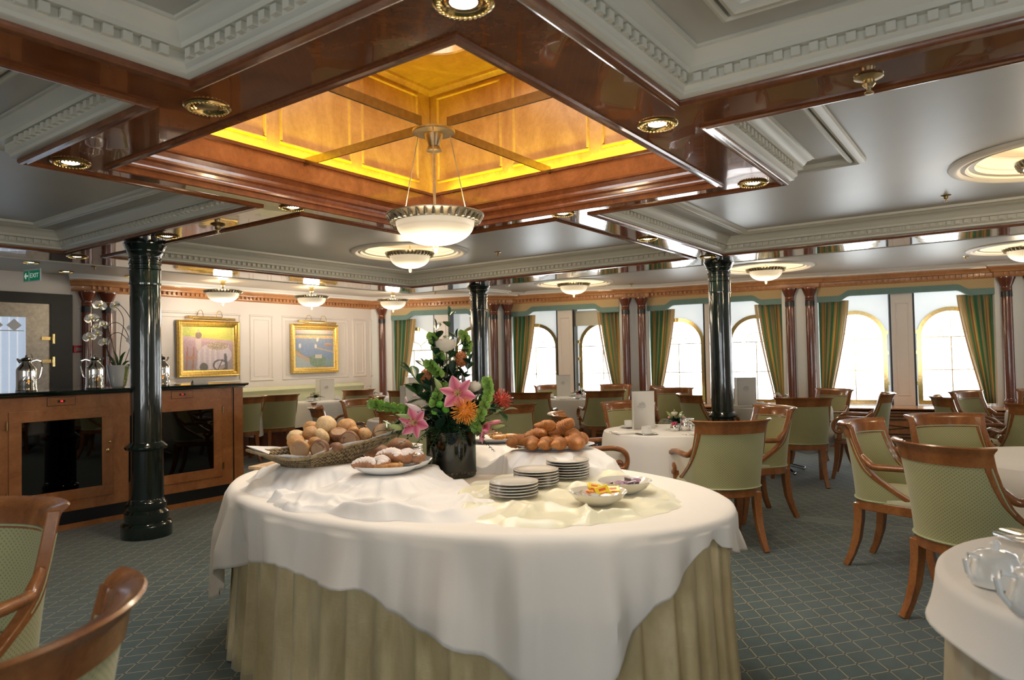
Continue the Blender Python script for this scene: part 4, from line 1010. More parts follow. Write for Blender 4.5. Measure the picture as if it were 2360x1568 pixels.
sb = MB(); curves = [([(0, 0), (-.04, .20), (-.10, .42), (-.17, .50), (-.24, .45), (-.27, .30)]), ([(0.01, 0), (.02, .26), (.05, .48), (-.02, .60), (-.10, .56)]),
                     ([(0, 0), (-.07, .14), (-.13, .30), (-.10, .42), (-.02, .46), (.06, .40), (.12, .24), (.14, .05)]), ([(.02, 0), (.10, .2), (.14, .38), (.10, .52), (.02, .62), (-.03, .63)]), ([(-.03, 0), (-.10, .20), (-.08, .33), (.02, .36), (.12, .22), (.12, 0)])]
def smooth_path(P, n=5):
    out = []
    for i in range(len(P)-1):
        p0 = Vector(P[max(i-1, 0)]); p1 = Vector(P[i]); p2 = Vector(P[i+1]); p3 = Vector(P[min(i+2, len(P)-1)])
        for k in range(n):
            s = k/n; out.append(.5*((2*p1)+(p2-p0)*s+(2*p0-5*p1+4*p2-p3)*s*s+(-p0+3*p1-3*p2+p3)*s**3))
    out.append(Vector(P[-1])); return out
for c in curves: sb.tube(smooth_path([(tr.x*a*1.0, tr.y*a, z) for a, z in c]), .0032, 6)
sb.build('stem', M['twig'], ot)
lfm = MB()
for a, b_, w in (((-.02, 0), (-.11, .16), .05), ((0, 0), (-.05, .20), .04), ((.01, 0), (.07, .19), .055), ((.03, 0), (.17, .05), .06), ((-.03, 0), (-.09, .09), .05), ((.02, 0), (.12, .10), .05)):
    leaf_geo(lfm, (tr.x*a[0], tr.y*a[0], a[1]), (tr.x*b_[0], tr.y*b_[0], b_[1]), w, (0, 0, .03))
lfm.build('leaves', M['leaf'], ot, smooth=180)
M['petal_white'] = simple('white_petal', (.86, .85, .84), .5, .02, 8, sss=.1); M['petal_heart'] = simple('yellow_heart', (.55, .50, .16), .5, .2)
def orchid_flower(ax, z, r, ang):
    p = Vector((tr.x*ax, tr.y*ax, z)); view = Vector((-.41, -.91, .0)).normalized(); right = Vector((.91, -.41, 0)); upv = Vector((0, 0, 1))
    rr = Matrix.Rotation(ang, 3, view); right = rr @ right; upv = rr @ upv
    mb = MB()
    for a, L, w in ((90, .8, .62), (205, .75, .55), (335, .75, .55), (5, 1.0, 1.0), (175, 1.0, 1.0)):
        ca, sa = cos(radians(a)), sin(radians(a)); d = right*ca+upv*sa; s = right*-sa+upv*ca
        mb.grid(lambda u, v: tuple(p+d*(r*L*v)+s*((u-.5)*r*w*1.25*sin(pi*(.08+.9*v))**.7)+view*(.012*sin(pi*v)+.006*cos(u*pi*2))), 5, 6)
    f = mb.build('blossom', M['petal_white'], ot, smooth=180)
    MB().ball(tuple(p+view*.014), .010, 8, 6, 1, 1, 1.2).build('lip', M['petal_heart'], f)
for ax, z, r, an in ((-.245, .50, .062, .2), (-.17, .62, .062, -.2), (-.265, .33, .060, .3), (-.205, .42, .04, .9), (-.13, .44, .045, -.6), (-.13, .28, .05, .2), (-.03, .62, .045, .5), (-.19, .36, .04, .1), (.13, .40, .05, 0), (.12, .30, .045, .4)):
    orchid_flower(ax, z, r, an)
o = MB().add([(0, 0, 0), (.16, 0, 0), (.16, .015, .045), (0, .015, .045), (.16, .06, 0), (0, .06, 0)], [(0, 1, 2, 3), (3, 2, 4, 5)]).build('counter_card', M['linen'], smooth=0)
o.location = (3.87, 6.78, 1.16); tag(o, 'small folded white card on the right part of the counter', 'card')
# ================================================================== DINING CHAIRS
ZTOP = .895
def sh_a(z): k = max(0, min(1, (z-.42)/(ZTOP-.42))); return .232+.034*k            # half width
def sh_y(z): k = max(0, (z-.42)/(ZTOP-.42)); return -.035-.062*k**1.6              # lean
EDGE = [(.895, 68, 0), (.86, 68.5, 0), (.80, 70, 0), (.72, 76, 0), (.66, 83, 0), (.62, 90, 0), (.57, 90, .055), (.52, 90, .125), (.48, 90, .190), (.45, 90, .245), (.43, 90, .275)]
def edge(z):
    for (z0, a0, s0), (z1, a1, s1) in zip(EDGE[:-1], EDGE[1:]):
        if z1 <= z <= z0: k = (z0-z)/(z0-z1); return a0+(a1-a0)*k, s0+(s1-s0)*k
    return EDGE[-1][1:] if z < EDGE[-1][0] else EDGE[0][1:]
def plan(z, q, off=0.0):
    """q in -1..1 along the shell at height z; off = outward offset"""
    ae, se = edge(z); a = sh_a(z)+off; b = .170+off; arc = radians(ae)*(.20); tot = arc+se; s = abs(q)*tot; sg = 1 if q >= 0 else -1
    if s <= arc or se <= 0:
        f = radians(ae)*min(1, s/arc); return Vector((sg*a*sin(f), sh_y(z)-b*cos(f), z))
    return Vector((sg*a, sh_y(z)+(s-arc), z))
def plan_s(z, q, off=0.0):
    ae, se = edge(z); arc = radians(ae)*.20; return q*(arc+se)
def make_chair():
    t = thing('dining_armchair', 'honey wood armchair with green dotted upholstery', 'chair', (0, 0, 0), 0, 'green upholstered armchairs with curved wooden frames')
    zb = .428
    # upholstered shell: outside and inside faces, framed by wood
    def zz(v): return zb+(ZTOP-.075-zb)*v
    qm = .955
    out = MB().grid(lambda u, v: tuple(plan(zz(v), (2*u-1)*qm, .012)), 40, 16, uvf=lambda u, v: (plan_s(zz(v), (2*u-1)*qm), zz(v)))
    out.grid(lambda u, v: tuple(plan(zz(v), (2*u-1)*qm, -.020-.012*sin(pi*u)*sin(pi*min(1, v*1.05)))), 40, 16, uvf=lambda u, v: (plan_s(zz(v), (2*u-1)*qm), zz(v)), flip=True)
    bk = out.build('backrest', M['fabric'], t, smooth=180)
    pp = MB()
    for off in (.014, -.022):
        P = [plan(zz(k/16), -qm, off) for k in range(17)]+[plan(zz(1), -qm+2*qm*k/20, off) for k in range(1, 20)]+[plan(zz(1-k/16), qm, off) for k in range(17)]
        pp.tube(P, .0042, 6)
    pp.tube([plan(zb+.004, -qm+2*qm*k/24, .015) for k in range(25)], .006, 6)
    pp.build('piping', M['piping'], bk, smooth=180)
    # wooden stiles following the edge of the shell
    for sg in (-1, 1):
        st = MB(); zs = [ZTOP-.01]+[.87-.44*k/22 for k in range(23)]; vs = []; fs = []
        for i, z in enumerate(zs):
            ae, se = edge(z); wd = .046 if z > .5 else .046+.02*(.5-z)/.07
            L = radians(ae)*.2+se
            q0 = (L-wd*.85)/L; q1 = (L+wd*.15)/L
            for q, off in ((q0, .018), (q1, .018), (q1, -.022), (q0, -.022)):
                vs.append(plan(z, sg*q, off))
        # plan() clamps beyond the end on arcs, so push the outer edge along the tangent
        for i, z in enumerate(zs):
            ae, se = edge(z); f = radians(ae)
            tn = Vector((sg*cos(f), sin(f), 0)) if se <= 0 else Vector((0, 1, 0))
            for j in (1, 2): vs[i*4+j] = plan(z, sg*1.0, .018 if j == 1 else -.022)+tn*.010
        for i in range(len(zs)-1):
            for j in range(4): fs.append((i*4+j, i*4+(j+1) % 4, (i+1)*4+(j+1) % 4, (i+1)*4+j))
        fs += [(0, 1, 2, 3), tuple(len(vs)-4+j for j in range(4))]
        st.add(vs, fs); st.build('stile', M['chair'], t, smooth=45, bevel=.005)
        # arm rest: leaves the stile, runs forward, curls down into a scroll
        p0 = plan(.70, sg*1.0, 0); ay = .185
        AP = [Vector((p0.x, p0.y+.0, .705)), Vector((sg*.258, p0.y+.055, .662)), Vector((sg*.268, -.01, .648)), Vector((sg*.276, .11, .652)), Vector((sg*.280, .190, .652)), Vector((sg*.281, .252, .634)), Vector((sg*.281, .286, .592)), Vector((sg*.280, .288, .545)),
              Vector((sg*.279, .268, .508)), Vector((sg*.278, .236, .496)), Vector((sg*.277, .210, .508)), Vector((sg*.277, .204, .532)), Vector((sg*.277, .220, .547)), Vector((sg*.277, .238, .538)), Vector((sg*.277, .236, .524))]
        SP = smooth_path(AP, 4); n = len(SP)
        rr = []
        for k in range(n):
            s = k/(n-1); h = .013+.010*sin(pi*min(1, s*1.2))**.5*1.0 if s < .62 else .017-.009*(s-.62)/.38; rr.append((.020 if s < .55 else .020+.003*(s-.55)/.45, h) if False else (.019, max(.007, h)))
        am = MB().tube(SP, rr, 8, True, True, up=(1, 0, 0))
        # swap section axes: wide side horizontal
        am.build('armrest', M['chair'], t, smooth=50)
        MB().box(sg*.262-.021, .212, .41, sg*.262+.021, .256, .506).build('arm_post', M['chair'], t, bevel=.005)
        # front and rear legs
        LG = [((sg*.240, .255, .40), .023), ((sg*.240, .260, .30), .022), ((sg*.242, .272, .18), .019), ((sg*.245, .292, .08), .017), ((sg*.248, .312, 0), .015)]
        MB().tube([p for p, r in LG], [r*1.2 for p, r in LG], 4, True, True, up=(0, 1, 0)).build('leg', M['chair'], t, smooth=30, bevel=.003)
        LG = [((sg*.168, -.150, .40), .023), ((sg*.170, -.152, .30), .021), ((sg*.176, -.166, .18), .019), ((sg*.184, -.196, .08), .016), ((sg*.192, -.232, 0), .015)]
        MB().tube([p for p, r in LG], [r*1.2 for p, r in LG], 4, True, True, up=(0, 1, 0)).build('leg', M['chair'], t, smooth=30, bevel=.003)
    # crest rail with rolled lip
    crest = [(.018, ZTOP-.085), (.018, ZTOP-.040), (.022, ZTOP-.018), (.036, ZTOP-.004), (.040, ZTOP+.004), (.034, ZTOP+.010), (.016, ZTOP+.006), (-.010, ZTOP-.004), (-.020, ZTOP-.020), (-.022, ZTOP-.085)]
    vs = []; fs = []; NU = 40; m = len(crest)
    for i in range(NU+1):
        q = -1+2*i/NU; ex = max(0, abs(q)-.9)/.1
        for off, z in crest:
            zc = min(z, ZTOP); f = radians(68)*q*(1+.05*(max(0, z-(ZTOP-.03))/.03)); a = sh_a(zc)+off; b = .170+off
            vs.append(Vector((a*sin(f), sh_y(zc)-b*cos(f), z)) if True else 0)
    for i in range(NU):
        for j in range(m): fs.append((i*m+j, i*m+(j+1) % m, (i+1)*m+(j+1) % m, (i+1)*m+j))
    fs += [tuple(range(m)), tuple(NU*m+j for j in range(m))]
    MB().add(vs, fs).build('top_rail', M['chair'], t, smooth=50)
    # seat frame and cushion
    def seat_out(o, n=36):
        P = []
        for k in range(n+1):
            f = -pi/2+pi*k/n; P.append(((.232+o)*sin(f)*1.0, -.035-(.165+o)*cos(f)))
        P += [(.258+o, .22), (.254+o, .275+o*.6)]+[((.254+o)*(1-2*k/8), .275+o*.6+.012*sin(pi*k/8)) for k in range(1, 8)]+[(-.254-o, .275+o*.6), (-.258-o, .22)]
        return P
    MB().prism(seat_out(.014), .372, .430).build('seat_frame', M['chair'], t, smooth=35, bevel=.004)
    sv = []; lv = [(.004, .428), (.006, .450), (-.006, .470), (-.030, .482), (-.08, .490), (-.14, .494)]
    so = [seat_out(o) for o, z in lv]; n = len(so[0])
    for P, (o, z) in zip(so, lv):
        for (x, y) in P: sv.append((x, y+(0 if o > -.02 else 0), z))
    fs = [(i*n+k, i*n+(k+1) % n, (i+1)*n+(k+1) % n, (i+1)*n+k) for i in range(len(lv)-1) for k in range(n)]+[tuple((len(lv)-1)*n+k for k in range(n))]
    MB().add(sv, fs).build('seat', M['seatfab'], t, smooth=60)
    return t
chair0 = make_chair(); chair_used = []
TIPY = sh_y(ZTOP)-.17*cos(radians(68))
def place_chair(mx, my, face, label):
    """mx,my: middle between the two tips of the top rail, face: compass angle the sitter looks"""
    a = radians(face); fx, fy = cos(a), sin(a); x, y = mx-fx*TIPY, my-fy*TIPY; rz = a-pi/2
    if not chair_used: chair0.location = (x, y, 0); chair0.rotation_euler = (0, 0, rz); chair0['label'] = label; chair_used.append(1); return chair0
    return dup(chair0, (x, y, 0), rz, label)
CH = [(4.78, 1.59, 44, 'green armchair seen from behind, tucked under the near round table right of the buffet'),
      (6.10, 1.68, 140, 'green armchair facing left at the near round table, behind the chair seen from behind'),
      (7.44, 1.74, 24, 'green armchair seen squarely from behind, right of the window side column'),
      (9.20, 1.80, 149, 'green armchair facing the room before the striped curtain, right of two mahogany columns'),
      (8.37, 1.17, 96, 'green armchair in profile with scrolled arms pointing left, before the rightmost windows'),
      (5.70, .40, -145, 'green armchair facing the camera behind the round table at the right edge'),
      (5.02, .79, -104, 'green armchair in profile facing right, left of the round table at the right edge'),
      (3.97, .30, -38, 'largest green armchair at the right, seen from behind by the teapot table'),
      (6.29, 3.15, -122, 'green armchair facing the camera behind the tall menu card on the near table'),
      (7.69, 3.02, -43, 'green armchair seen from behind just left of the window side green column'),
      (8.30, 4.45, 42, 'green armchair seen from behind with its arm curving left, before the middle windows'),
      (7.66, 5.22, 24, 'green armchair seen squarely from behind, right of the big flower arrangement'),
      (4.80, 2.94, -55, 'green armchair behind the croissants, long arms reaching right'),
      (10.15, 5.25, 185, 'green armchair facing the room under the middle window pair, right one'),
      (9.85, 6.35, -118, 'green armchair facing the room under the middle window pair, left one'),
      (9.55, 4.30, 128, 'green armchair seen in profile between the middle window columns'),
      (8.95, 2.95, -135, 'green armchair facing the room behind the flowers left of the paired window columns'),
      (9.15, 3.85, -150, 'green armchair facing the room, partly hidden, left of the window side green column'),
      (6.20, 8.57, 74, 'pale green armchair seen from behind at the banquette, fully visible right of the cabinet'),
      (5.60, 8.55, 76, 'pale green armchair seen from behind at the banquette, half hidden by the cabinet'),
      (7.72, 8.62, 70, 'pale green armchair seen from behind at the banquette under the harbour painting'),
      (5.70, 6.37, -90, 'pale green armchair facing the camera behind the bread basket'),
      (4.60, 5.68, -38, 'pale green armchair turned right, just above the bread rolls'),
      (6.30, 6.75, 150, 'pale green armchair turned left behind the one facing the camera'),
      (4.62, 4.50, 47, 'green armchair seen from behind between the bread basket and the flowers'),
      (5.62, 4.10, 42, 'green armchair seen from behind just right of the flower arrangement'),
      (6.50, 4.85, 130, 'green armchair facing left, behind the one just right of the flowers'),
      (7.70, 7.55, 35, 'green armchair seen from behind near the far corner, left of the flowers'),
      (9.50, 7.65, -140, 'green armchair facing the room beside the slim green column'),
      (8.97, .42, -118, 'green armchair facing left under the right striped curtain, the farther of two'),
      (7.95, .55, -75, 'green armchair in profile under the right striped curtain, nearer of two'),
      (7.10, -.20, 20, 'green armchair cut by the right edge, seen from behind with a table before it'),
      (9.45, -.28, 170, 'green armchair at the far right edge before the outermost mahogany column'),
      (.86, 2.78, 212, 'blurred green armchair at the left edge facing left, nearest the cabinet'),
      (.535, 1.455, 128, 'very close blurred green armchair in the bottom left corner')]
for c in CH: place_chair(*c)
# ================================================================== TABLES
def drape(r_or_rect, ztop, zbot, seed, sq=False, top_r=None, amp=.03, folds=9):
    """round cloth: smooth top, edge, rippled fall"""
    rnd = random.Random(seed); ph = [rnd.uniform(0, 6.28) for _ in range(4)]
    N = 96; prof = []
    R = r_or_rect
    rings = [(0.0, 0), (.35, 0), (.7, 0), (.93, 0), (.985, .0)]
    vs = []; fs = []
    def outer(a, k):
        if sq:
            hx, hy = R; ca, sa = cos(a), sin(a); p = 6 if k < .3 else 5; rr = (abs(ca/hx)**p+abs(sa/hy)**p)**(-1/p); return rr
        return R
    J = 14
    for j in range(5):
        for i in range(N):
            a = 2*pi*i/N; rr = outer(a, 0)*rings[j][0]; vs.append((rr*cos(a), rr*sin(a), ztop))
    for j in range(J+1):
        v = j/J
        for i in range(N):
            a = 2*pi*i/N; rr = outer(a, v)
            fold = amp*v**1.1*(sin(folds*a+ph[0])*.6+.4*sin((folds*2-3)*a+ph[1])+.5*sin(3*a+ph[2]))
            flare = .010+.012*v
            zb = zbot+(.03*sin(4*a+ph[3])+ (.10*abs(cos(2*a)) if not sq else -.06*abs(sin(2*a))**3))*v*0.5
            rim = .012*(1-(1-min(1, v*8))**2)
            z = ztop-.0-(ztop-zb)*v if v > 0 else ztop-.002
            vs.append(((rr+rim+fold+flare*v)*cos(a), (rr+rim+fold+flare*v)*sin(a), z))
    for j in range(5+J):
        for i in range(N): fs.append((j*N+i, j*N+(i+1) % N, (j+1)*N+(i+1) % N, (j+1)*N+i))
    return MB().add(vs, fs)
def round_table(x, y, r, label, clabel, z=.745, bottom=.10, seed=1, group='white clothed round dining tables'):
    t = thing('dining_table', label, 'table', (x, y, 0), 0, group)
    MB().lathe([(r-.01, z-.035), (r, z-.03), (r, z-.008), (r-.004, z-.005)], n=48).build('tabletop', M['chair'], t)
    MB().lathe([(.05, .06), (.045, .3), (.04, z-.035)], n=20).build('pedestal', M['silver'], t)
    ft = MB()
    for k in range(4):
        a = pi/4+pi/2*k; ft = MB().tube([(.04*cos(a), .04*sin(a), .09), (.16*cos(a), .16*sin(a), .06), (.30*cos(a), .30*sin(a), .02)], [.022, .020, .018], 8).ball((.30*cos(a), .30*sin(a), .022), .022, 8, 6)
        ft.build('foot', M['silver'], t)
    c = drape(r, z, bottom, seed, amp=.020).build('tablecloth', M['linen'], smooth=50); c.location = (x, y, 0)
    sd = c.modifiers.new('thick', 'SOLIDIFY'); sd.thickness = .002; sd.offset = 1
    tag(c, clabel, 'tablecloth', 'white cloths on the dining tables'); return t
TB = {}
TABS = [('T1', 5.33, 2.31, .50, 'near round dining table right of the buffet', .745, .20), ('T2', 8.30, 2.22, .56, 'round dining table behind the window side green column', .745, .28), ('T3', 9.05, 5.35, .56, 'round dining table before the middle windows', .745, .30),
        ('T4', 4.80, -.30, .60, 'large bare white clothed table at the right edge', .745, .25), ('T6', 8.35, -.48, .56, 'round dining table behind the chairs at the right edge', .745, .28),
        ('T7', 5.35, 5.10, .50, 'round dining table between the bread and the flowers', .745, .22)]
for i, (k, x, y, r, lab, z, zb) in enumerate(TABS):
    round_table(x, y, r, lab, 'white cloth on the '+lab.replace('bare white clothed ', ''), z, zb, i+3)
def square_table(x, y, hx, hy, label, clabel, seed):
    t = thing('banquette_table', label, 'table', (x, y, 0), 0, 'small tables along the banquette')
    MB().box(-hx+.01, -hy+.01, .70, hx-.01, hy-.01, .74).build('tabletop', M['chair'], t)
    for sx in (-1, 1):
        for sy in (-1, 1): MB().box(sx*(hx-.05)-.02, sy*(hy-.05)-.02, 0, sx*(hx-.05)+.02, sy*(hy-.05)+.02, .70).build('leg', M['mahog'], t)
    c = drape((hx, hy), .745, .36, seed, True, amp=.010, folds=7).build('tablecloth', M['linen'], smooth=50); c.location = (x, y, 0)
    tag(c, clabel, 'tablecloth', 'white cloths on the dining tables')
for x, w, s in ((5.62, 'just right of the cabinet', 21), (7.25, 'between the two paintings', 22), (8.25, 'in the far corner', 23)):
    square_table(x, 8.95, .40, .28, 'square banquette table %s' % w, 'white cloth on the square table %s' % w, s)
# banquette bench along the wall
t = thing('banquette', 'long pale green upholstered banquette along the painting wall', 'bench', (7.1, YW-.02, 0))
bq = MB()
bq.add([], [])
def banq_back(u, v):
    x = -1.75+3.30*u; pr = [(-.30, .42), (-.20, .48), (-.13, .70), (-.10, .86), (-.13, .93), (-.08, .975), (-.02, .985), (.0, .95)]
    k = v*(len(pr)-1); i = min(int(k), len(pr)-2); f = k-i; return (x, pr[i][0]+(pr[i+1][0]-pr[i][0])*f, pr[i][1]+(pr[i+1][1]-pr[i][1])*f)
MB().grid(banq_back, 40, 21).add([banq_back(0, k/14) for k in range(15)]+[banq_back(1, k/14) for k in range(15)], [tuple(range(15)), tuple(range(15, 30))]).build('backrest', M['banq'], t, smooth=60)
MB().box(-1.75, -.44, .36, 1.55, -.06, .46).build('seat', M['banq'], t, bevel=.03)
MB().box(-1.72, -.40, 0, 1.52, -.04, .36).build('base', M['mahog'], t, smooth=0)
# ------------------------------------------------------------------ table ware
def cup_saucer(x, y, z, rz, where):
    if 'cup' not in TB:
        t = thing('coffee_cup', '', 'cup', (0, 0, 0), 0, 'white coffee cups on the dining tables')
        MB().lathe([(.024, 0), (.026, .003), (.036, .010), (.039, .03), (.0395, .058), (.037, .058), (.036, .03), (.03, .012), (.001, .010)], n=28, capt=False).build('body', M['porcelain_w'], t, smooth=60)
        MB().tube([(.037, 0, .046), (.056, 0, .048), (.060, 0, .034), (.050, 0, .020), (.037, 0, .018)], .0035, 6).build('handle', M['porcelain_w'], t)
        s = thing('saucer', '', 'saucer', (0, 0, 0), 0, 'white saucers under the coffee cups')
        MB().lathe([(.03, 0), (.034, .002), (.060, .010), (.076, .016), (.075, .018), (.05, .010), (.025, .006), (.001, .006)], n=32, capt=False).build('dish', M['porcelain_w'], s, smooth=60)
        TB['cup'] = t; TB['saucer'] = s; a, b = t, s
    else: a, b = dup(TB['cup']), dup(TB['saucer'])
    a['label'] = 'white coffee cup %s' % where; b['label'] = 'white saucer under the cup %s' % where
    a.location = (x, y, z+.0065); a.rotation_euler = (0, 0, rz); b.location = (x, y, z); b.rotation_euler = (0, 0, rz)
def simple_dup(key, maker, loc, rz, label, group=None, scale=None):
    if key not in TB: t = TB[key] = maker()
    else: t = dup(TB[key])
    t.location = loc; t.rotation_euler = (0, 0, rz); t['label'] = label
    if group: t['group'] = group
    if scale: t.scale = scale
    return t
def knife():
    t = thing('table_knife', '', 'knife'); MB().tube([(0, -.10, .004), (0, -.02, .004), (0, 0, .003)], [(.0035, .006), (.003, .005), (.002, .004)], 6).build('handle', M['silver'], t)
    MB().add([(-.003, 0, .002), (.008, .01, .002), (.008, .08, .002), (.002, .10, .002), (-.003, .09, .002), (-.003, 0, .0035), (.008, .01, .0035), (.008, .08, .0035), (.002, .10, .0035), (-.003, .09, .0035)], [(0, 1, 2, 3, 4), (5, 6, 7, 8, 9)]+[(i, (i+1) % 5, 5+(i+1) % 5, 5+i) for i in range(5)]).build('blade', M['silver'], t, smooth=0); return t
def spoon():
    t = thing('tea_spoon', '', 'spoon'); MB().tube([(0, -.09, .004), (0, -.04, .005), (0, .01, .003)], [(.002, .006), (.0015, .004), (.0015, .003)], 6).build('handle', M['silver'], t)
    MB().ball((0, .030, .003), .022, 10, 6, .62, 1, .14).build('bowl', M['silver'], t); return t
def fork():
    t = thing('table_fork', '', 'fork'); MB().tube([(0, -.10, .004), (0, -.04, .005), (0, .02, .003)], [(.002, .006), (.0015, .004), (.0015, .003)], 6).build('handle', M['silver'], t)
    h = MB().box(-.011, .02, .002, .011, .045, .004)
    for k in range(4): h.box(-.011+k*.0062, .045, .002, -.0085+k*.0062, .085, .004)
    h.build('tines', M['silver'], t, smooth=0); return t
def napkin():
    t = thing('folded_napkin', '', 'napkin')
    for k in range(3): MB().box(-.055+k*.004, -.10, .002+k*.004, .055-k*.004, .10, .006+k*.004).build('fold', M['napkin'], t, bevel=.002)
    return t
def sugar_pot():
    t = thing('sugar_pot', '', 'pot'); MB().lathe([(.030, 0), (.032, .003), (.036, .02), (.034, .042), (.030, .046), (.030, .048), (.027, .046)], n=24).build('body', M['silver'], t, smooth=50)
    sk = MB()
    for k in range(6): a = k*1.05; sk.box(.016*cos(a)-.012, .016*sin(a)-.003, .045, .016*cos(a)+.012, .016*sin(a)+.003, .070)
    sk.build('sugar_sachet', simple('pink_sachet', (.62, .08, .16), .5, .3, 60), t, smooth=0); return t
def milk_jug():
    t = thing('milk_jug', '', 'jug'); MB().lathe([(.022, 0), (.026, .004), (.034, .03), (.030, .055), (.028, .07), (.032, .085), (.028, .086)], n=24, capt=False).build('body', M['silver'], t, smooth=50)
    MB().tube([(-.030, 0, .075), (-.052, 0, .070), (-.054, 0, .040), (-.034, 0, .028)], .003, 6).build('handle', M['silver'], t); return t
def shaker():
    t = thing('salt_shaker', '', 'shaker'); MB().lathe([(.014, 0), (.016, .004), (.015, .03), (.010, .05), (.011, .056), (.003, .062)], n=16).build('body', M['silver'], t, smooth=50); return t
def glass_rod():
    t = thing('number_stand', '', 'stand'); MB().lathe([(.018, 0), (.018, .004), (.003, .008), (.003, .12), (.007, .122), (.009, .13), (.006, .138), (.001, .14)], n=14).build('rod', M['silver'], t, smooth=50); return t
EMB = None
def menu_card(x, y, z, rz, where, open_=70, h=.30, w=.175):
    t = thing('menu_card', 'tall white menu card with ship emblem %s' % where, 'menu', (x, y, z), rz, 'tall white menu cards on the tables')
    for s, nm in ((1, 'front_cover'), (-1, 'back_cover')):
        a = 0 if s > 0 else radians(180-open_) if False else radians(open_)
        m = Matrix.Rotation(a, 4, 'Z'); c = MB(m).box(0, -.0012, 0, w, .0012, h); o = c.build(nm, M['linen'] if False else M['card'], t, smooth=0)
        if s > 0:
            e = MB(); Y = -.0020; cx, cz = w*.45, h*.60
            def ln(P, r=.0006): e.tube([(cx+a_*.024, Y, cz+b_*.024) for a_, b_ in P], r, 4)
            ln([(-1.6, -.1), (-1.1, -.25), (1.0, -.25), (1.35, .05)], .0009); ln([(-1.6, -.1), (-.9, .05), (1.35, .05)])
            for mx, hh in ((-.7, 1.15), (0, 1.45), (.6, 1.25)):
                ln([(mx, .05), (mx, hh)], .0007)
                for q in range(4): zz_ = .25+q*(hh-.35)/3.6; ww = .32-.05*q; ln([(mx-ww, zz_), (mx+ww, zz_)]); ln([(mx-ww, zz_), (mx-ww*.85, zz_+.22)]); ln([(mx+ww, zz_), (mx+ww*.85, zz_+.22)])
            ln([(-1.6, -.1), (-.7, 1.1)]); ln([(1.35, .05), (.6, 1.2)]); ln([(-1.7, -.45), (-.6, -.38), (.6, -.45), (1.3, -.40)])
            for k in range(8): ln([(-.95+k*.27, -.66), (-.83+k*.27, -.52)], .0006); ln([(-.83+k*.27, -.66), (-.83+k*.27, -.52)], .0006)
            for k in range(5): ln([(-.45+k*.2, -1.25), (-.45+k*.2, -1.08), (-.35+k*.2, -1.18)], .0006)
            e.build('ship_emblem', M['grey_print'], o, smooth=0)
            MB(m).box(-.0015, -.002, 0, .0015, .002, h).box(0, -.0018, h-.003, w, .0018, h+.0005).build('edge_binding', M['binding'], o, smooth=0)
    return t
M['card'] = simple('menu_card_white', (.74, .73, .69), .6, .02, 4); M['grey_print'] = simple('grey_print', (.36, .34, .31), .6, .05); M['binding'] = simple('dark_green_binding', (.06, .10, .08), .5, .1)
# small centrepieces
M['rose'] = simple('cream_rose', (.80, .74, .62), .5, .06, 20, sss=.05); M['rosepink'] = simple('pink_petal', (.74, .30, .38), .5, .15, 20)
M['budgreen'] = simple('green_bud', (.36, .44, .16), .45, .15, 12); M['lilyp'] = simple('pale_pink_petal', (.78, .60, .62), .5, .1, 15)
def rose_geo(mb, c, r, seed=0):
    rn = random.Random(seed); c = Vector(c)
    for ring, (n, rr, hh, tilt) in enumerate(((3, .30, .62, .1), (4, .52, .60, .35), (5, .74, .50, .6), (6, .95, .36, .95))):
        for k in range(n):
            a = 2*pi*k/n+ring*.7+rn.uniform(-.1, .1); w = 2*pi/n*.75
            def f(u, v):
                aa = a+(u-.5)*w*1.3; R = r*rr*(.42+.62*sin(pi*(.06+.64*v)))*(1+.16*tilt*v**4); z = r*(-.62+1.25*v*(1.0-.22*tilt))-r*.16*((u-.5)*2)**2*v
                return (c.x+R*cos(aa), c.y+R*sin(aa), c.z+z)
            mb.grid(f, 5, 5)
    mb.ball(tuple(c-Vector((0, 0, r*.35))), r*.42, 8, 6)
def bud_geo(mb, a, b, r): 
    A, B = Vector(a), Vector(b); mb.tube([A+(B-A)*k/6 for k in range(7)], [r*.3, r*.75, r, r*.98, r*.8, r*.5, r*.12], 8)
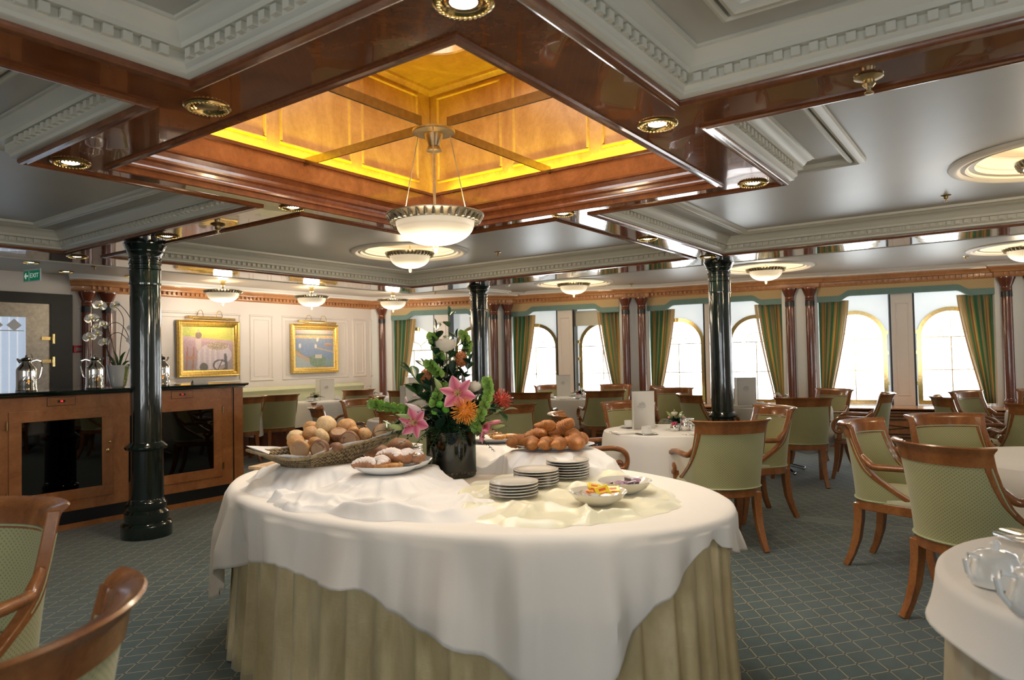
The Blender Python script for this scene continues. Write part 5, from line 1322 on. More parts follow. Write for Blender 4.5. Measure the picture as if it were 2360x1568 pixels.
def centrepiece(x, y, z, seed, where, k=1.0, pink=False):
    rn = random.Random(seed)
    pv = thing('flower_bowl', 'small white flower bowl %s' % where, 'bowl', (x, y, z), 0, 'small bowls for the table flowers')
    MB().lathe([(.028, 0), (.032, .004), (.040, .040), (.044, .050), (.038, .05), (.034, .03)], n=24).build('bowl', M['porcelain_w'], pv, smooth=50)
    t = thing('table_flowers', 'small bunch of roses and lily buds %s' % where, 'flowers', (x, y, z+.045), rn.uniform(0, 6), 'small flower bunches on the dining tables'); t.scale = (k, k, k)
    lf = MB()
    for i in range(60):
        a = rn.uniform(0, 2*pi); el = rn.uniform(-.12, 1.2); L = rn.uniform(.05, .11); d = Vector((cos(a)*cos(el), sin(a)*cos(el), sin(el)*.75)); leaf_geo(lf, d*.012, d*L, rn.uniform(.014, .026), (0, 0, .008), 5)
    for i in range(7):
        a = i*.9; leaf_geo(lf, (.02*cos(a), .02*sin(a), 0), (.15*cos(a), .15*sin(a), -.005+.02*rn.random()), .03, (0, 0, .02), 8)
    lf.build('foliage', M['leafdark'], t, smooth=180)['kind'] = 'stuff'
    for i in range(3):
        a = i*2.1+.4; rb = MB(); rose_geo(rb, (.055*cos(a), .055*sin(a), .045+.045*(i == 1)), .026, i); rb.build('rose', M['rosepink'] if (pink and i == 0) else M['rose'], t, smooth=180)
    for i in range(5):
        a = i*1.27; bb = MB(); bud_geo(bb, (.03*cos(a), .03*sin(a), .05), (.075*cos(a), .075*sin(a), .075+.025*(i % 3)), .012); bb.build('lily_bud', M['lilyp'] if (pink and i % 2) else M['budgreen'], t, smooth=180)
    for i in range(4):
        a = i*1.7+.2; MB().ball((.075*cos(a), .075*sin(a), .055), .009, 8, 6).build('pink_carnation', M['rosepink'], t)
def set_table(k, x, y, z, r, seed, where, n=4, near=0, menu=None, pink=False, a0=0.0):
    for i in range(n):
        a = a0+2*pi*i/n; p = (x+(r-.17)*cos(a), y+(r-.17)*sin(a)); q = ['nearest the camera', 'to the right', 'on the far side', 'to the left'][i % 4]
        da = 2*pi/n*.30
        cup_saucer(x+(r-.19)*cos(a+da), y+(r-.19)*sin(a+da), z, a+rnds.uniform(0, 6), '%s, %s' % (where, q))
        simple_dup('napkin', napkin, (x+(r-.15)*cos(a), y+(r-.15)*sin(a), z), a+pi/2, 'folded white napkin %s, %s' % (where, q), 'folded napkins at the place settings')
        simple_dup('knife', knife, (x+(r-.15)*cos(a+.26), y+(r-.15)*sin(a+.26), z), a-pi/2+.1, 'silver knife %s, %s' % (where, q), 'silver knives at the place settings')
        simple_dup('fork', fork, (x+(r-.15)*cos(a-.26), y+(r-.15)*sin(a-.26), z), a+pi/2, 'silver fork %s, %s' % (where, q), 'silver forks at the place settings')
        simple_dup('spoon', spoon, (x+(r-.19)*cos(a+da+.14), y+(r-.19)*sin(a+da+.14), z), a+pi/2, 'small silver spoon %s, %s' % (where, q), 'tea spoons at the place settings')
    centrepiece(x+.10, y-.02, z, seed, where, 1.0, pink)
    simple_dup('sugar', sugar_pot, (x-.03, y-.06, z), 0, 'silver sugar pot with pink sachets %s' % where, 'silver sugar pots')
    simple_dup('jug', milk_jug, (x+.01, y-.13, z), 1, 'small silver milk jug %s' % where, 'small silver milk jugs')
    simple_dup('shaker', shaker, (x+.04, y-.17, z), 0, 'silver salt shaker %s' % where, 'silver shakers')
    simple_dup('rod', glass_rod, (x+.0, y-.10, z), 0, 'slim silver number stand %s' % where, 'slim table number stands')
    if menu: menu_card(*menu)
rnds = random.Random(5)
zT = .7475
set_table('T1', 5.32, 2.28, zT, .56, 1, 'on the near round table', 4, menu=(5.27, 2.58, zT, radians(-50), 'on the near round table', -100, .315, .19), a0=2.6)
set_table('T2', 8.30, 2.22, zT, .56, 2, 'on the table behind the green column', 4, menu=(8.12, 2.62, zT, radians(-52), 'on the table behind the green column', 80, .33, .22), pink=True, a0=2.4)
set_table('T3', 9.05, 5.35, zT, .56, 3, 'on the table before the middle windows', 4, menu=(9.28, 5.83, zT, radians(-52), 'on the table before the middle windows', 80, .33, .22), a0=3.3)
set_table('T6', 8.35, -.48, zT, .56, 4, 'on the table at the right edge', 3, a0=2.2)
set_table('T7', 5.35, 5.10, zT, .50, 5, 'on the table behind the bread basket', 4, menu=(5.44, 5.34, zT, radians(-50), 'left of the big flower arrangement, the nearer one', 110, .33, .22), pink=True, a0=2.2)
centrepiece(7.12, 8.96, zT, 6, 'on the square table between the paintings')
menu_card(7.30, 9.06, zT, radians(-40), 'on the square table between the paintings', 110, .33, .22)
centrepiece(8.22, 8.95, zT, 7, 'on the square table in the far corner', 1.25, True)
round_table(8.60, 7.95, .50, 'round dining table near the far corner behind the flowers', 'white cloth on the round dining table near the far corner', .745, .25, 15)
menu_card(8.36, 8.12, zT, radians(-50), 'left of the big flower arrangement, the farther one', 110, .33, .22)
for x, y, w in ((6.95, 8.85, 'left'), (7.5, 8.88, 'right')): cup_saucer(x, y, zT, 1.0, 'on the square table between the paintings, %s' % w)
for x, y, w in ((8.0, 8.86, 'left'), (8.45, 8.9, 'right')): cup_saucer(x, y, zT, 1.0, 'on the square table in the far corner, %s' % w)
for i, (x, y) in enumerate(((6.98, 9.02), (7.02, 8.92), (7.06, 9.06))): simple_dup('shaker', shaker, (x, y, zT), 0, 'silver shaker on the square table between the paintings, %s' % ('left', 'middle', 'right')[i], 'silver shakers')
for i, (x, y) in enumerate(((8.00, 9.02), (8.06, 8.92))): simple_dup('jug', milk_jug, (x, y, zT), 0, 'small silver jug on the square table in the far corner, %s' % ('left', 'right')[i], 'small silver milk jugs')
# ================================================================== BUFFET TABLE
from mathutils import noise as mnoise
BX, BY, BA, BB, BZ = 2.50, 2.15, .80, 1.27, .765
t = thing('buffet_table', 'large oval buffet table under cloths in the centre of the photo', 'table', (BX, BY, 0))
MB().prism([((BA-.02)*cos(2*pi*k/64), (BB-.02)*sin(2*pi*k/64)) for k in range(64)], .725, BZ-.006).build('tabletop', M['board'], t, smooth=30)
for sx, sy in ((-1, -1), (1, -1), (-1, 1), (1, 1)): MB().box(sx*.42-.025, sy*.75-.025, 0, sx*.42+.025, sy*.75+.025, .725).build('leg', M['steel'], t, smooth=0)
def skirt(cx, cy, a, b, z1, npl, seed, name, mat, label, cat, amp=.022):
    rn = random.Random(seed); off = [rn.uniform(-.4, .4) for _ in range(npl+1)]; N = npl*10; J = 10; vs = []; fs = []
    for j in range(J+1):
        v = j/J
        for i in range(N):
            u = i/N; th = 2*pi*u; w = npl*u; k = int(w) % npl; ph = w+off[k]*0.6*sin(pi*(w-int(w)))
            am = amp*(.35+.65*v); rr = am*(sin(2*pi*ph)+.35*sin(2*pi*ph*2.3+seed))+.03*v*v
            r1 = 1.0; x = (a+rr)*cos(th); y = (b+rr)*sin(th); vs.append((x, y, z1*(1-v)+.005+.004*sin(ph*3)*v))
    for j in range(J):
        for i in range(N): fs.append((j*N+i, j*N+(i+1) % N, (j+1)*N+(i+1) % N, (j+1)*N+i))
    o = MB().add(vs, fs).build(name, mat, smooth=180); o.location = (cx, cy, 0); sd = o.modifiers.new('thick', 'SOLIDIFY'); sd.thickness = .002
    return tag(o, label, cat)
skirt(BX, BY, BA-.012, BB-.012, BZ-.02, 54, 3, 'table_skirt', M['skirt'], 'champagne satin pleated skirt around the oval buffet table', 'skirt')
HEM = [(-180, .565), (-176, .56), (-166, .55), (-162, .51), (-155, .46), (-148, .39), (-141, .32), (-134, .265), (-128, .30), (-125, .38), (-121, .48), (-117, .55), (-109, .63), (-103, .69), (-98, .705), (-93, .66), (-85, .62), (-70, .56), (-40, .40), (-20, .45), (20, .56), (60, .50), (100, .52), (120, .40), (134, .22), (140, .30), (150, .46), (159, .525), (173, .58), (180, .565)]
def hem(d):
    for (a0, z0), (a1, z1) in zip(HEM[:-1], HEM[1:]):
        if a0 <= d <= a1: k = (d-a0)/(a1-a0); k = k*k*(3-2*k) if a1-a0 > 4 else k; return z0+(z1-z0)*k
    return .56
def buffet_cloth():
    N = 260; J = 22; vs = []; fs = []
    for s in (0.001, .3, .6, .85, .95, .985):
        for i in range(N):
            th = 2*pi*i/N; x, y = BA*s*cos(th), BB*s*sin(th); vs.append((x, y, BZ+.004+.003*mnoise.noise(Vector((x*3, y*3, 1)))*(1 if s < .95 else 0)))
    for j in range(J+1):
        v = j/J
        for i in range(N):
            th = 2*pi*i/N; d = math.degrees(atan2(sin(th), cos(th))); zh = hem(d); L = BZ-zh
            fo = mnoise.noise(Vector((cos(th)*5.5, sin(th)*8.0, 3.1+v*.35)))*.105+mnoise.noise(Vector((cos(th)*12, sin(th)*18, 7.7+v*.4)))*.052
            drop = L*v
            rr = .006+.022*min(1, drop/.03)**.5+drop*.055+fo*min(1, drop/.24)**.9
            zz = BZ+.004-(drop if v > 0 else 0)-0.0
            if 0 < drop < .03: rr = .006+.022*sqrt(1-(1-drop/.03)**2)
            vs.append(((BA+rr)*cos(th), (BB+rr)*sin(th), zz))
    R = 6+J+1
    for j in range(R-1):
        for i in range(N): fs.append((j*N+i, j*N+(i+1) % N, (j+1)*N+(i+1) % N, (j+1)*N+i))
    fs.append(tuple(range(N)))
    return MB().add(vs, fs)
o = buffet_cloth().build('tablecloth', M['linen_warm'], smooth=60); o.location = (BX, BY, 0)
sd = o.modifiers.new('thick', 'SOLIDIFY'); sd.thickness = .002; sd.offset = 1
tag(o, 'large white cloth hanging in a deep point over the front of the buffet table', 'tablecloth')
# ------------------------------------------------------------------ rumpled cloths over risers
def fbm(x, y, s, seed): return mnoise.noise(Vector((x*s, y*s, seed)))
def rumple(center, outline, risers, amp, seed, z0=BZ+.0065, flats=(), nu=200, nv=80, slope=1.6):
    cx, cy = center; P = [Vector((p[0]-cx, p[1]-cy)) for p in outline]; n = len(P)
    ang = sorted([(atan2(p.y, p.x) % (2*pi), p.length) for p in P])
    def rad(th):
        th %= 2*pi
        for k in range(n):
            a0, r0 = ang[k]; a1, r1 = ang[(k+1) % n]; a1_ = a1 if k < n-1 else a1+2*pi; t_ = th if th >= ang[0][0] else th+2*pi
            if a0 <= t_ <= a1_: q = (t_-a0)/(a1_-a0); q = q*q*(3-2*q); return r0+(r1-r0)*q
        return ang[0][1]
    def height(x, y, v):
        wx = x+.09*fbm(x, y, 5, seed+2); wy = y+.09*fbm(x, y, 5, seed+5)
        m1 = .50+.7*fbm(x, y, 3.5, seed+20); m2 = .45+.7*fbm(x, y, 4.5, seed+30)
        r1 = math.exp(-(fbm(wx, wy*.6, 3.6, seed)/.13)**2)*m1; r2 = math.exp(-(fbm(wx*.7, wy, 5.5, seed+9)/.14)**2)*m2*.7; r3 = math.exp(-(fbm(wy, wx, 9, seed+4)/.16)**2)*.22
        f = amp*(sqrt(max(0, r1)**2+max(0, r2)**2)*.85+max(0, r3)*.5+.10*(1+fbm(x, y, 9, seed+40)))
        h = f; fl = 1.0
        for (rx, ry, ax, ay, rot, hz, top) in risers:
            dx, dy = x-rx, y-ry; ca, sa = cos(rot), sin(rot); ux, uy = (dx*ca+dy*sa)/ax, (-dx*sa+dy*ca)/ay; d = sqrt(ux*ux+uy*uy); m = min(ax, ay)
            th = atan2(uy, ux)
            if d < 1: hh = hz; fl = min(fl, 0)
            else:
                dd = (d-1)*m; g = 1+.35*mnoise.noise(Vector((cos(th)*4.2, sin(th)*4.2, seed+top)))+.25*mnoise.noise(Vector((cos(th)*9, sin(th)*9, seed+top+3)))
                hh = hz*math.exp(-(dd/(.085*g))**1.5); fl = min(fl, max(.0, min(1, dd/.05)))
            h = max(h*1.0, hh+f*fl*.8*(1-hh/hz*.6))
        for (rx, ry, rr, hz) in flats:
            d = sqrt((x-rx)**2+(y-ry)**2); k = max(0, min(1, (d-rr)/.07)); k = k*k*(3-2*k); h = h*k+hz*(1-k)
        return h*min(1, (1-v)*11)
    vs = []; fs = []
    for j in range(nv+1):
        v = j/nv
        for i in range(nu):
            th = 2*pi*i/nu; wob = 1+.07*mnoise.noise(Vector((cos(th)*3.5, sin(th)*3.5, seed)))+.055*mnoise.noise(Vector((cos(th)*11, sin(th)*11, seed))); r = rad(th)*wob*max(.002, v)
            x, y = cx+r*cos(th), cy+r*sin(th); vs.append((x, y, z0+height(x, y, v)))
    for j in range(nv):
        for i in range(nu): fs.append((j*nu+i, j*nu+(i+1) % nu, (j+1)*nu+(i+1) % nu, (j+1)*nu+i))
    fs.append(tuple(range(nu)))
    return MB().add(vs, fs)
z0 = BZ+.008
RA = [(2.20, 2.74, .20, .16, radians(126), .098, 1), (2.19, 2.27, .135, .105, radians(126), .082, 2), (2.38, 2.29, .10, .09, 0, .080, 3)]
outA = [(2.06, 3.10), (1.95, 2.95), (1.81, 2.60), (1.755, 2.20), (1.79, 1.85), (1.92, 1.60), (2.07, 1.56), (2.25, 1.78), (2.45, 2.02), (2.50, 2.20), (2.52, 2.50), (2.50, 2.80), (2.38, 3.04), (2.22, 3.14)]
o = rumple((2.14, 2.40), outA, RA, .085, 11.3).build('draped_cloth', M['napkin'], smooth=180)
tag(o, 'rumpled white cloth heaped under the bread basket and pastry dishes', 'cloth')
RB = [(2.99, 1.90, .20, .14, radians(-54), .118, 4), (3.02, 2.30, .15, .12, radians(-54), .125, 6)]
outB = [(2.72, 1.80), (2.82, 1.66), (2.98, 1.56), (3.12, 1.58), (3.22, 1.74), (3.27, 2.0), (3.25, 2.35), (3.10, 2.66), (2.88, 2.66), (2.82, 2.40), (2.80, 2.1)]
o = rumple((3.0, 2.05), outB, RB, .065, 23.7).build('draped_cloth', M['napkin'], smooth=180)
tag(o, 'white cloth draped over the stand under the croissant platter', 'cloth')
PL = [(2.335, 1.685, .125, .012), (2.575, 1.735, .12, .012), (2.82, 1.72, .12, .012), (2.385, 1.320, .125, .010), (2.645, 1.335, .120, .010)]
outC = [(2.20, 1.92), (2.05, 1.78), (1.93, 1.60), (1.945, 1.42), (2.12, 1.20), (2.36, 1.07), (2.60, 1.08), (2.80, 1.22), (2.95, 1.38), (2.98, 1.60), (2.85, 1.85), (2.68, 2.02), (2.45, 2.02)]
o = rumple((2.45, 1.55), outC, [], .062, 41.9, flats=PL).build('satin_cloth', M['satin'], smooth=180)
tag(o, 'pale yellow satin cloth crumpled under the plate stacks and bowls', 'cloth')
# ------------------------------------------------------------------ plates
def plate():
    t = thing('plate', '', 'plate', (0, 0, 0))
    MB().lathe([(.056, 0), (.060, .002), (.070, .005), (.0985, .0118), (.1005, .0128), (.1005, .0168), (.0985, .0174), (.075, .0095), (.062, .0055), (.001, .0045)], n=56, capt=False).build('dish', M['porcelain'], t, smooth=60)
    MB().lathe([(.0985, .0112), (.1012, .0120), (.1012, .0138), (.0985, .0136)], n=56, capb=False, capt=False).build('blue_rim', M['platerim'], t, smooth=60)
    return t
pl0 = plate(); first = True
def stack(x, y, z, n, where, dz=.0112, s=1.0):
    global first
    for k in range(n):
        pos = 'topmost' if k == n-1 else ('lowest' if k == 0 else ['', 'second', 'third', 'fourth', 'fifth', 'sixth', 'seventh', 'eighth', 'ninth'][k]+' from below')
        lab = 'cream plate, dark rim, %s of %s' % (pos, where); loc = (x+rnds.uniform(-.0015, .0015), y+rnds.uniform(-.0015, .0015), z+k*dz)
        if first: pl0.location = loc; pl0['label'] = lab; pl0['group'] = 'stacked cream plates on the buffet'; first = False; p = pl0
        else: p = dup(pl0, loc, 0, lab, 'stacked cream plates on the buffet')
        p.scale = (s, s, s)
stack(2.335, 1.685, z0+.0125, 5, 'the nearest stack', .0118)
stack(2.575, 1.735, z0+.0125, 6, 'the middle stack', .0118)
stack(2.82, 1.72, z0+.0125, 7, 'the stack before the croissants', .0118)
stack(2.86, 2.81, z0-.002, 8, 'the stack left of the flower vase', .0125, .93)
stack(2.66, 2.97, z0-.002, 3, 'the low pile beside the bread basket', .012)
stack(2.80, 3.05, z0-.002, 4, 'the low pile behind the pastry dish', .012, 1.1)
# ------------------------------------------------------------------ bowls with butter and jam
def serving_bowl(lab, loc, r=.112, h=.048):
    t = thing('serving_bowl', lab, 'bowl', loc)
    MB().lathe([(r*.45, 0), (r*.5, .002), (r*.80, h*.45), (r*.96, h*.92), (r, h), (r*.99, h+.003), (r*.93, h*.93), (r*.76, h*.45), (r*.5, .008), (.001, .006)], n=56, capt=False).build('body', M['porcelain'], t, smooth=60)
    return t
serving_bowl('shallow white bowl of butter and jam portions, the nearer one', (2.385, 1.32, z0+.011))
serving_bowl('shallow white bowl of foil topped jam pots, the farther one', (2.645, 1.335, z0+.011))
M['yellowfoil'] = simple('yellow_wrapper', (.86, .62, .04), .3, .1, 30); M['redprint'] = simple('red_print', (.70, .10, .04), .4, .1); M['orangefoil'] = simple('orange_wrapper', (.84, .36, .06), .3, .15, 30)
def packet():
    t = thing('butter_portion', '', 'packet')
    MB().box(-.022, -.013, -.004, .022, .013, .004).build('wrapper', M['yellowfoil'], t, bevel=.003)
    MB().box(-.011, -.0135, -.0005, .011, -.012, .003).box(-.011, -.005, .0036, .011, .003, .0044).build('red_label', M['redprint'], t, smooth=0); return t
def jampot(metal=True):
    t = thing('jam_pot', '', 'jar'); MB().lathe([(.012, 0), (.0165, .014), (.0185, .016)], n=20, capt=False).build('tub', M['clear'], t)
    MB().lathe([(.0150, .014), (.001, .0145)], n=20, capb=False).lathe([(.0115, .001), (.0155, .0135)], n=20).build('jam', simple('dark_jam', (.09, .012, .02), .2, .3), t)
    MB().lathe([(.0195, .0160), (.0195, .0168), (.001, .0172)], n=20, capt=False).build('foil_lid', simple('jam_lid_print', (.34, .20, .28), .3, .8, 160), t); return t
bz = z0+.011
for i, (dx, dy, dz, rx, ry, rz, w) in enumerate([(.01, .015, .055, .5, .2, -.9, 'standing at the back'), (-.02, -.035, .052, .9, -.2, -.7, 'leaning at the right'), (.03, -.02, .040, .3, .1, -1.1, 'in the middle'), (-.01, .02, .036, .1, .3, .4, 'lying flat'),
                                               (.045, .03, .040, .4, 0, -.5, 'left at the back'), (.05, -.045, .044, .6, 0, -.9, 'right at the back')]):
    p = simple_dup('packet', packet, (2.39+dx, 1.33+dy, bz+dz+.006), 0, 'yellow wrapped butter portion with red label, %s' % w, 'butter portions in the nearer bowl'); p.rotation_euler = (rx, ry, rz); p.scale = (1.25, 1.25, 1.25)
    if i in (3, 4):
        c = p.children[0] if p.children[0].name.startswith('wrapper') else p.children[1]; c.data = c.data.copy(); c.data.materials[0] = M['orangefoil']; p['label'] = 'orange wrapped butter portion, %s' % w
for i, (dx, dy, w) in enumerate([(-.055, .02, 'white topped, at the left'), (-.06, -.025, 'white topped, in front'), (-.035, .055, 'white topped, far left')]):
    t = thing('cream_portion', 'small %s cream tub in the nearer bowl' % w, 'tub', (2.40+dx, 1.335+dy, bz+.026), i, 'cream tubs in the nearer bowl'); t.rotation_euler = (.3, .4, i)
    MB().lathe([(.011, 0), (.015, .016), (.018, .017)], n=18).build('tub', M['porcelain_w'], t); MB().lathe([(.0185, .017), (.0185, .018), (.001, .0183)], n=18, capt=False).build('lid', M['redprint'] if i == 0 else M['porcelain_w'], t)
for i in range(9):
    a = i*2.4; r = .018+.0075*i; p = simple_dup('jam', jampot, (2.645+r*cos(a), 1.335+r*sin(a), bz+.022+.004*(i % 3)), i, 'dark jam pot with printed foil lid, %s' % ['in the centre', 'right of centre', 'left of centre', 'at the back left', 'at the back', 'at the right', 'in front', 'front left', 'front right'][i], 'jam pots in the farther bowl'); p.rotation_euler = (.25*cos(a), .25*sin(a), a)
# ------------------------------------------------------------------ bread basket and rolls
def weave_mat():
    t = NT('seagrass_weave'); tc = t.new('ShaderNodeTexCoord'); s = t.new('ShaderNodeSeparateXYZ'); t.link(tc.outputs['UV'], s.inputs[0])
    a = t.math('SINE', t.math('MULTIPLY', s.outputs[0], 420)); b = t.math('SINE', t.math('ADD', t.math('MULTIPLY', s.outputs[1], 150), t.math('MULTIPLY', a, .8)))
    h = t.math('MULTIPLY', a, b); n = t.noise(t.coord('Object'), 40, 4)
    t.base(t.ramp(t.math('ADD', t.math('MULTIPLY', h, .28), n), [(.15, (.055, .034, .014)), (.5, (.26, .185, .09)), (.85, (.50, .39, .21))])); t.p(rough=.7); t.bump(h, 1.0, .006); return t.m
M['weave'] = weave_mat()
bk = thing('bread_basket', 'woven seagrass basket with flared pointed corners full of rolls', 'basket', (2.19, 2.74, .872))
cor = [Vector((2.037-2.19, 2.604-2.74, .045)), Vector((1.865-2.19, 2.830-2.74, .085)), Vector((2.30-2.19, 3.06-2.74, .10)), Vector((2.50-2.19, 2.475-2.74, .115))]
cor = [cor[0], Vector((2.47-2.19, 2.46-2.74, .118)), Vector((2.40-2.19, 2.95-2.74, .09)), cor[1]]
def rim_pt(u):
    k = (u % 1.0)*4; i = int(k) % 4; f = k-int(k); a, b = cor[i], cor[(i+1) % 4]; p = a+(b-a)*f; mid = sin(pi*f)
    c = Vector((0, 0, 0)); p2 = p*(1-.10*mid); p2.z = (a.z+(b.z-a.z)*f)-(.0 if i == 0 else .026)*mid; return p2
def base_pt(u): p = rim_pt(u); q = Vector((p.x, p.y, 0)); return q.normalized()*min(q.length*.86, .175)
def bsk(u, v):
    a, b = base_pt(u), rim_pt(u); p = a+(b-a)*v; p.z = .004+b.z*(v**1.05); return p
mb = MB().grid(lambda u, v: tuple(bsk(u, v)), 120, 14, closed=True, uvf=lambda u, v: (u, v*.16))
mb.add([tuple(bsk(k/40, 0)) for k in range(40)], [tuple(range(40))])
ob = mb.build('woven_body', M['weave'], bk, smooth=180); sd = ob.modifiers.new('thick', 'SOLIDIFY'); sd.thickness = .007
MB().tube([rim_pt(k/120)+Vector((0, 0, .003+.0015*sin(k*2.1))) for k in range(121)], [(.0085, .0085) if k % 2 else (.0068, .0068) for k in range(121)], 8).build('braided_rim', M['weave'], bk, smooth=180)
nl = MB().grid(lambda u, v: tuple(bsk(u, .30+.72*v)*(1.0)+Vector((0, 0, .006+.010*max(0, mnoise.noise(Vector((u*14, v*3, 2))))+.012*v*abs(sin(u*19))))), 120, 12, closed=True)
nl.add([tuple(bsk(k/60, .30)+Vector((0, 0, .008))) for k in range(60)], [tuple(range(60))])
o = nl.build('basket_napkin', M['napkin'], smooth=180); o.location = bk.location; tag(o, 'white napkin lining the woven bread basket', 'napkin')
def bread_mat(name, lo, hi, speck=None, sc_=26):
    t = NT(name); v = t.coord('Object'); n = t.noise(v, sc_, 5, .65, .4); n2 = t.noise(v, 120, 3)
    c = t.ramp(n, [(.25, lo), (.5, tuple((a+b)/2 for a, b in zip(lo, hi))), (.75, hi)])
    if speck: c = t.mix(t.math('GREATER_THAN', t.noise(v, 260, 2), .62), c, speck)
    t.base(c); t.p(rough=.55, sss=.0); t.bump(n2, .5, .004); return t.m
M['roll_gold'] = bread_mat('golden_crust', (.36, .16, .05), (.66, .38, .15)); M['roll_brown'] = bread_mat('brown_crust', (.13, .055, .025), (.30, .14, .065)); M['roll_seed'] = bread_mat('seeded_crust', (.40, .20, .07), (.64, .38, .16), (.10, .06, .035))
M['roll_pale'] = bread_mat('floury_crust', (.52, .33, .15), (.76, .56, .30), (.80, .68, .45)); M['cut'] = bread_mat('roll_underside', (.30, .17, .085), (.46, .29, .15)); M['cutpale'] = bread_mat('pale_underside', (.50, .30, .13), (.70, .46, .22))
def roll(loc, r, mat, face, dirv, label, sq=.72, el=1.0):
    """domed bread roll; its flat base shows towards dirv"""
    t = thing('bread_roll', label, 'bread', loc, 0, 'rolls in the bread basket')
    d = Vector(dirv).normalized(); q = d.to_track_quat('-Z', 'Y').to_matrix().to_4x4()
    prof = [(r*.62, -r*.42), (r*.86, -r*.40), (r*.99, -r*.22), (r*1.0, -.02*r), (r*.93, r*.25), (r*.75, r*.5), (r*.45, r*.66), (r*.15, r*.72), (.0005, r*.73)]
    mb = MB(q @ Matrix.Scale(el, 4, Vector((1, 0, 0)))).lathe([(a, b*sq/.72) for a, b in prof], n=22, capt=False)
    sdn = hash(label) % 97 if False else sum(ord(c) for c in label) % 97
    mb.v = [p*(1+.07*mnoise.noise(p*32+Vector((sdn, 0, 0)))) for p in mb.v]
    mb.build('crust', M[mat], t, smooth=180)
    if face:
        f = MB(q @ Matrix.Scale(el, 4, Vector((1, 0, 0)))).lathe([(r*.80, -r*.405*sq/.72), (r*.70, -r*.435*sq/.72), (r*.42, -r*.43*sq/.72), (r*.30, -r*.445*sq/.72), (.0005, -r*.445*sq/.72)], n=22, capb=False, capt=False)
        f.build('flat_base', M[face], t, smooth=180)
VD = (-.78, -.60, -.10)
RL = [((2.055, 2.70, .952), .046, 'roll_gold', 'cut', VD, 'roll showing its pale base, front left of the bread basket'), ((2.110, 2.625, .950), .045, 'roll_brown', 'cut', (-.8, -.55, .1), 'roll showing its flat brown base, front centre of the basket'),
      ((2.175, 2.59, .952), .033, 'roll_brown', None, (0, 0, -1), 'small brown roll at the front right of the basket'), ((2.265, 2.60, .972), .049, 'roll_brown', 'cut', (-.85, -.5, .1), 'dark brown roll tipped up at the right front of the basket'),
      ((2.105, 2.795, .975), .042, 'roll_gold', None, (.2, .3, -1), 'golden roll at the left end of the basket'), ((2.155, 2.715, .968), .038, 'roll_gold', 'cutpale', (-.3, -.4, -.85), 'small golden roll between the two front rolls'),
      ((2.155, 2.86, .990), .045, 'roll_pale', None, (.1, .2, -1), 'pale golden roll high on the left of the pile'), ((2.20, 2.80, 1.006), .045, 'roll_seed', None, (.3, .3, -1), 'seed topped roll left of the topmost roll'),
      ((2.195, 2.715, .995), .042, 'roll_pale', 'cutpale', (-.5, .5, -.5), 'yellow roll on its side in the middle of the pile'), ((2.265, 2.77, 1.040), .052, 'roll_pale', None, (.5, .6, -.6), 'largest floury roll on top of the pile'),
      ((2.275, 2.69, .998), .045, 'roll_brown', 'cut', (-.3, -.3, .9), 'brown roll lying upside down in the middle of the pile'), ((2.345, 2.71, 1.030), .049, 'roll_gold', None, (.3, .3, -1), 'shiny golden roll at the top right of the pile'),
      ((2.325, 2.64, 1.010), .030, 'roll_gold', None, (-.2, -.5, -.8), 'small golden roll end under the top right roll'), ((2.365, 2.60, .988), .042, 'roll_seed', 'cutpale', (-.3, .8, -.5), 'seeded roll with a yellow stripe at the right of the pile'),
      ((2.425, 2.545, .998), .046, 'roll_brown', 'cut', (-.6, -.5, .5), 'brown roll alone at the right end of the basket'), ((2.245, 2.86, 1.030), .040, 'roll_gold', None, (0, 0, -1), 'golden roll behind the topmost roll'),
      ((2.36, 2.80, .975), .045, 'roll_brown', None, (0, 0, -1), 'brown roll at the back of the basket'), ((2.27, 2.73, .940), .050, 'roll_brown', None, (0, 0, -1), 'dark roll deep in the middle of the basket'), ((2.19, 2.72, .925), .045, 'roll_gold', None, (0, 0, -1), 'golden roll deep at the front of the basket')]
for r_ in RL: roll(*r_)
for (loc, r, el, lab) in (((2.60, 2.60, .900), .055, 1.3, 'dark crusted loaf end beside the right tip of the basket'), ((2.50, 2.66, .885), .045, 1.5, 'glossy dark loaf behind the basket')):
    roll(loc, r, 'roll_brown', None, (.3, .2, -1), lab, .9, el)
t = thing('bread_dish', 'white dish under the dark loaves behind the basket', 'dish', (2.56, 2.64, z0+.03)); MB().lathe([(.07, -.025), (.075, -.02), (.13, .02), (.128, .023), (.07, -.012), (.001, -.014)], n=40, capt=False).build('body', M['porcelain_w'], t, smooth=60)
t = thing('bread_board', 'slatted light wooden bread board at the left end of the buffet', 'board', (2.42, 3.27, z0-.003), radians(16))
MB().box(-.10, -.20, 0, .10, .20, .018).build('board', M['board'], t, bevel=.004)
gv = MB()
for k in range(9): gv.box(-.07, -.15+k*.036, .0175, .07, -.146+k*.036, .0188)
gv.build('groove', M['roll_brown'], t, smooth=0)['kind'] = 'stuff'
t = thing('bread_knife', 'bread knife with a black handle lying against the board', 'knife', (2.26, 3.10, z0+.004), radians(-30))
MB().tube([(0, -.07, .010), (0, -.02, .011), (0, .03, .010)], [(.009, .013), (.008, .011), (.008, .012)], 8).build('handle', M['plinth'], t)
MB().box(-.012, .03, .006, .012, .20, .009).build('blade', M['silver'], t, smooth=0)
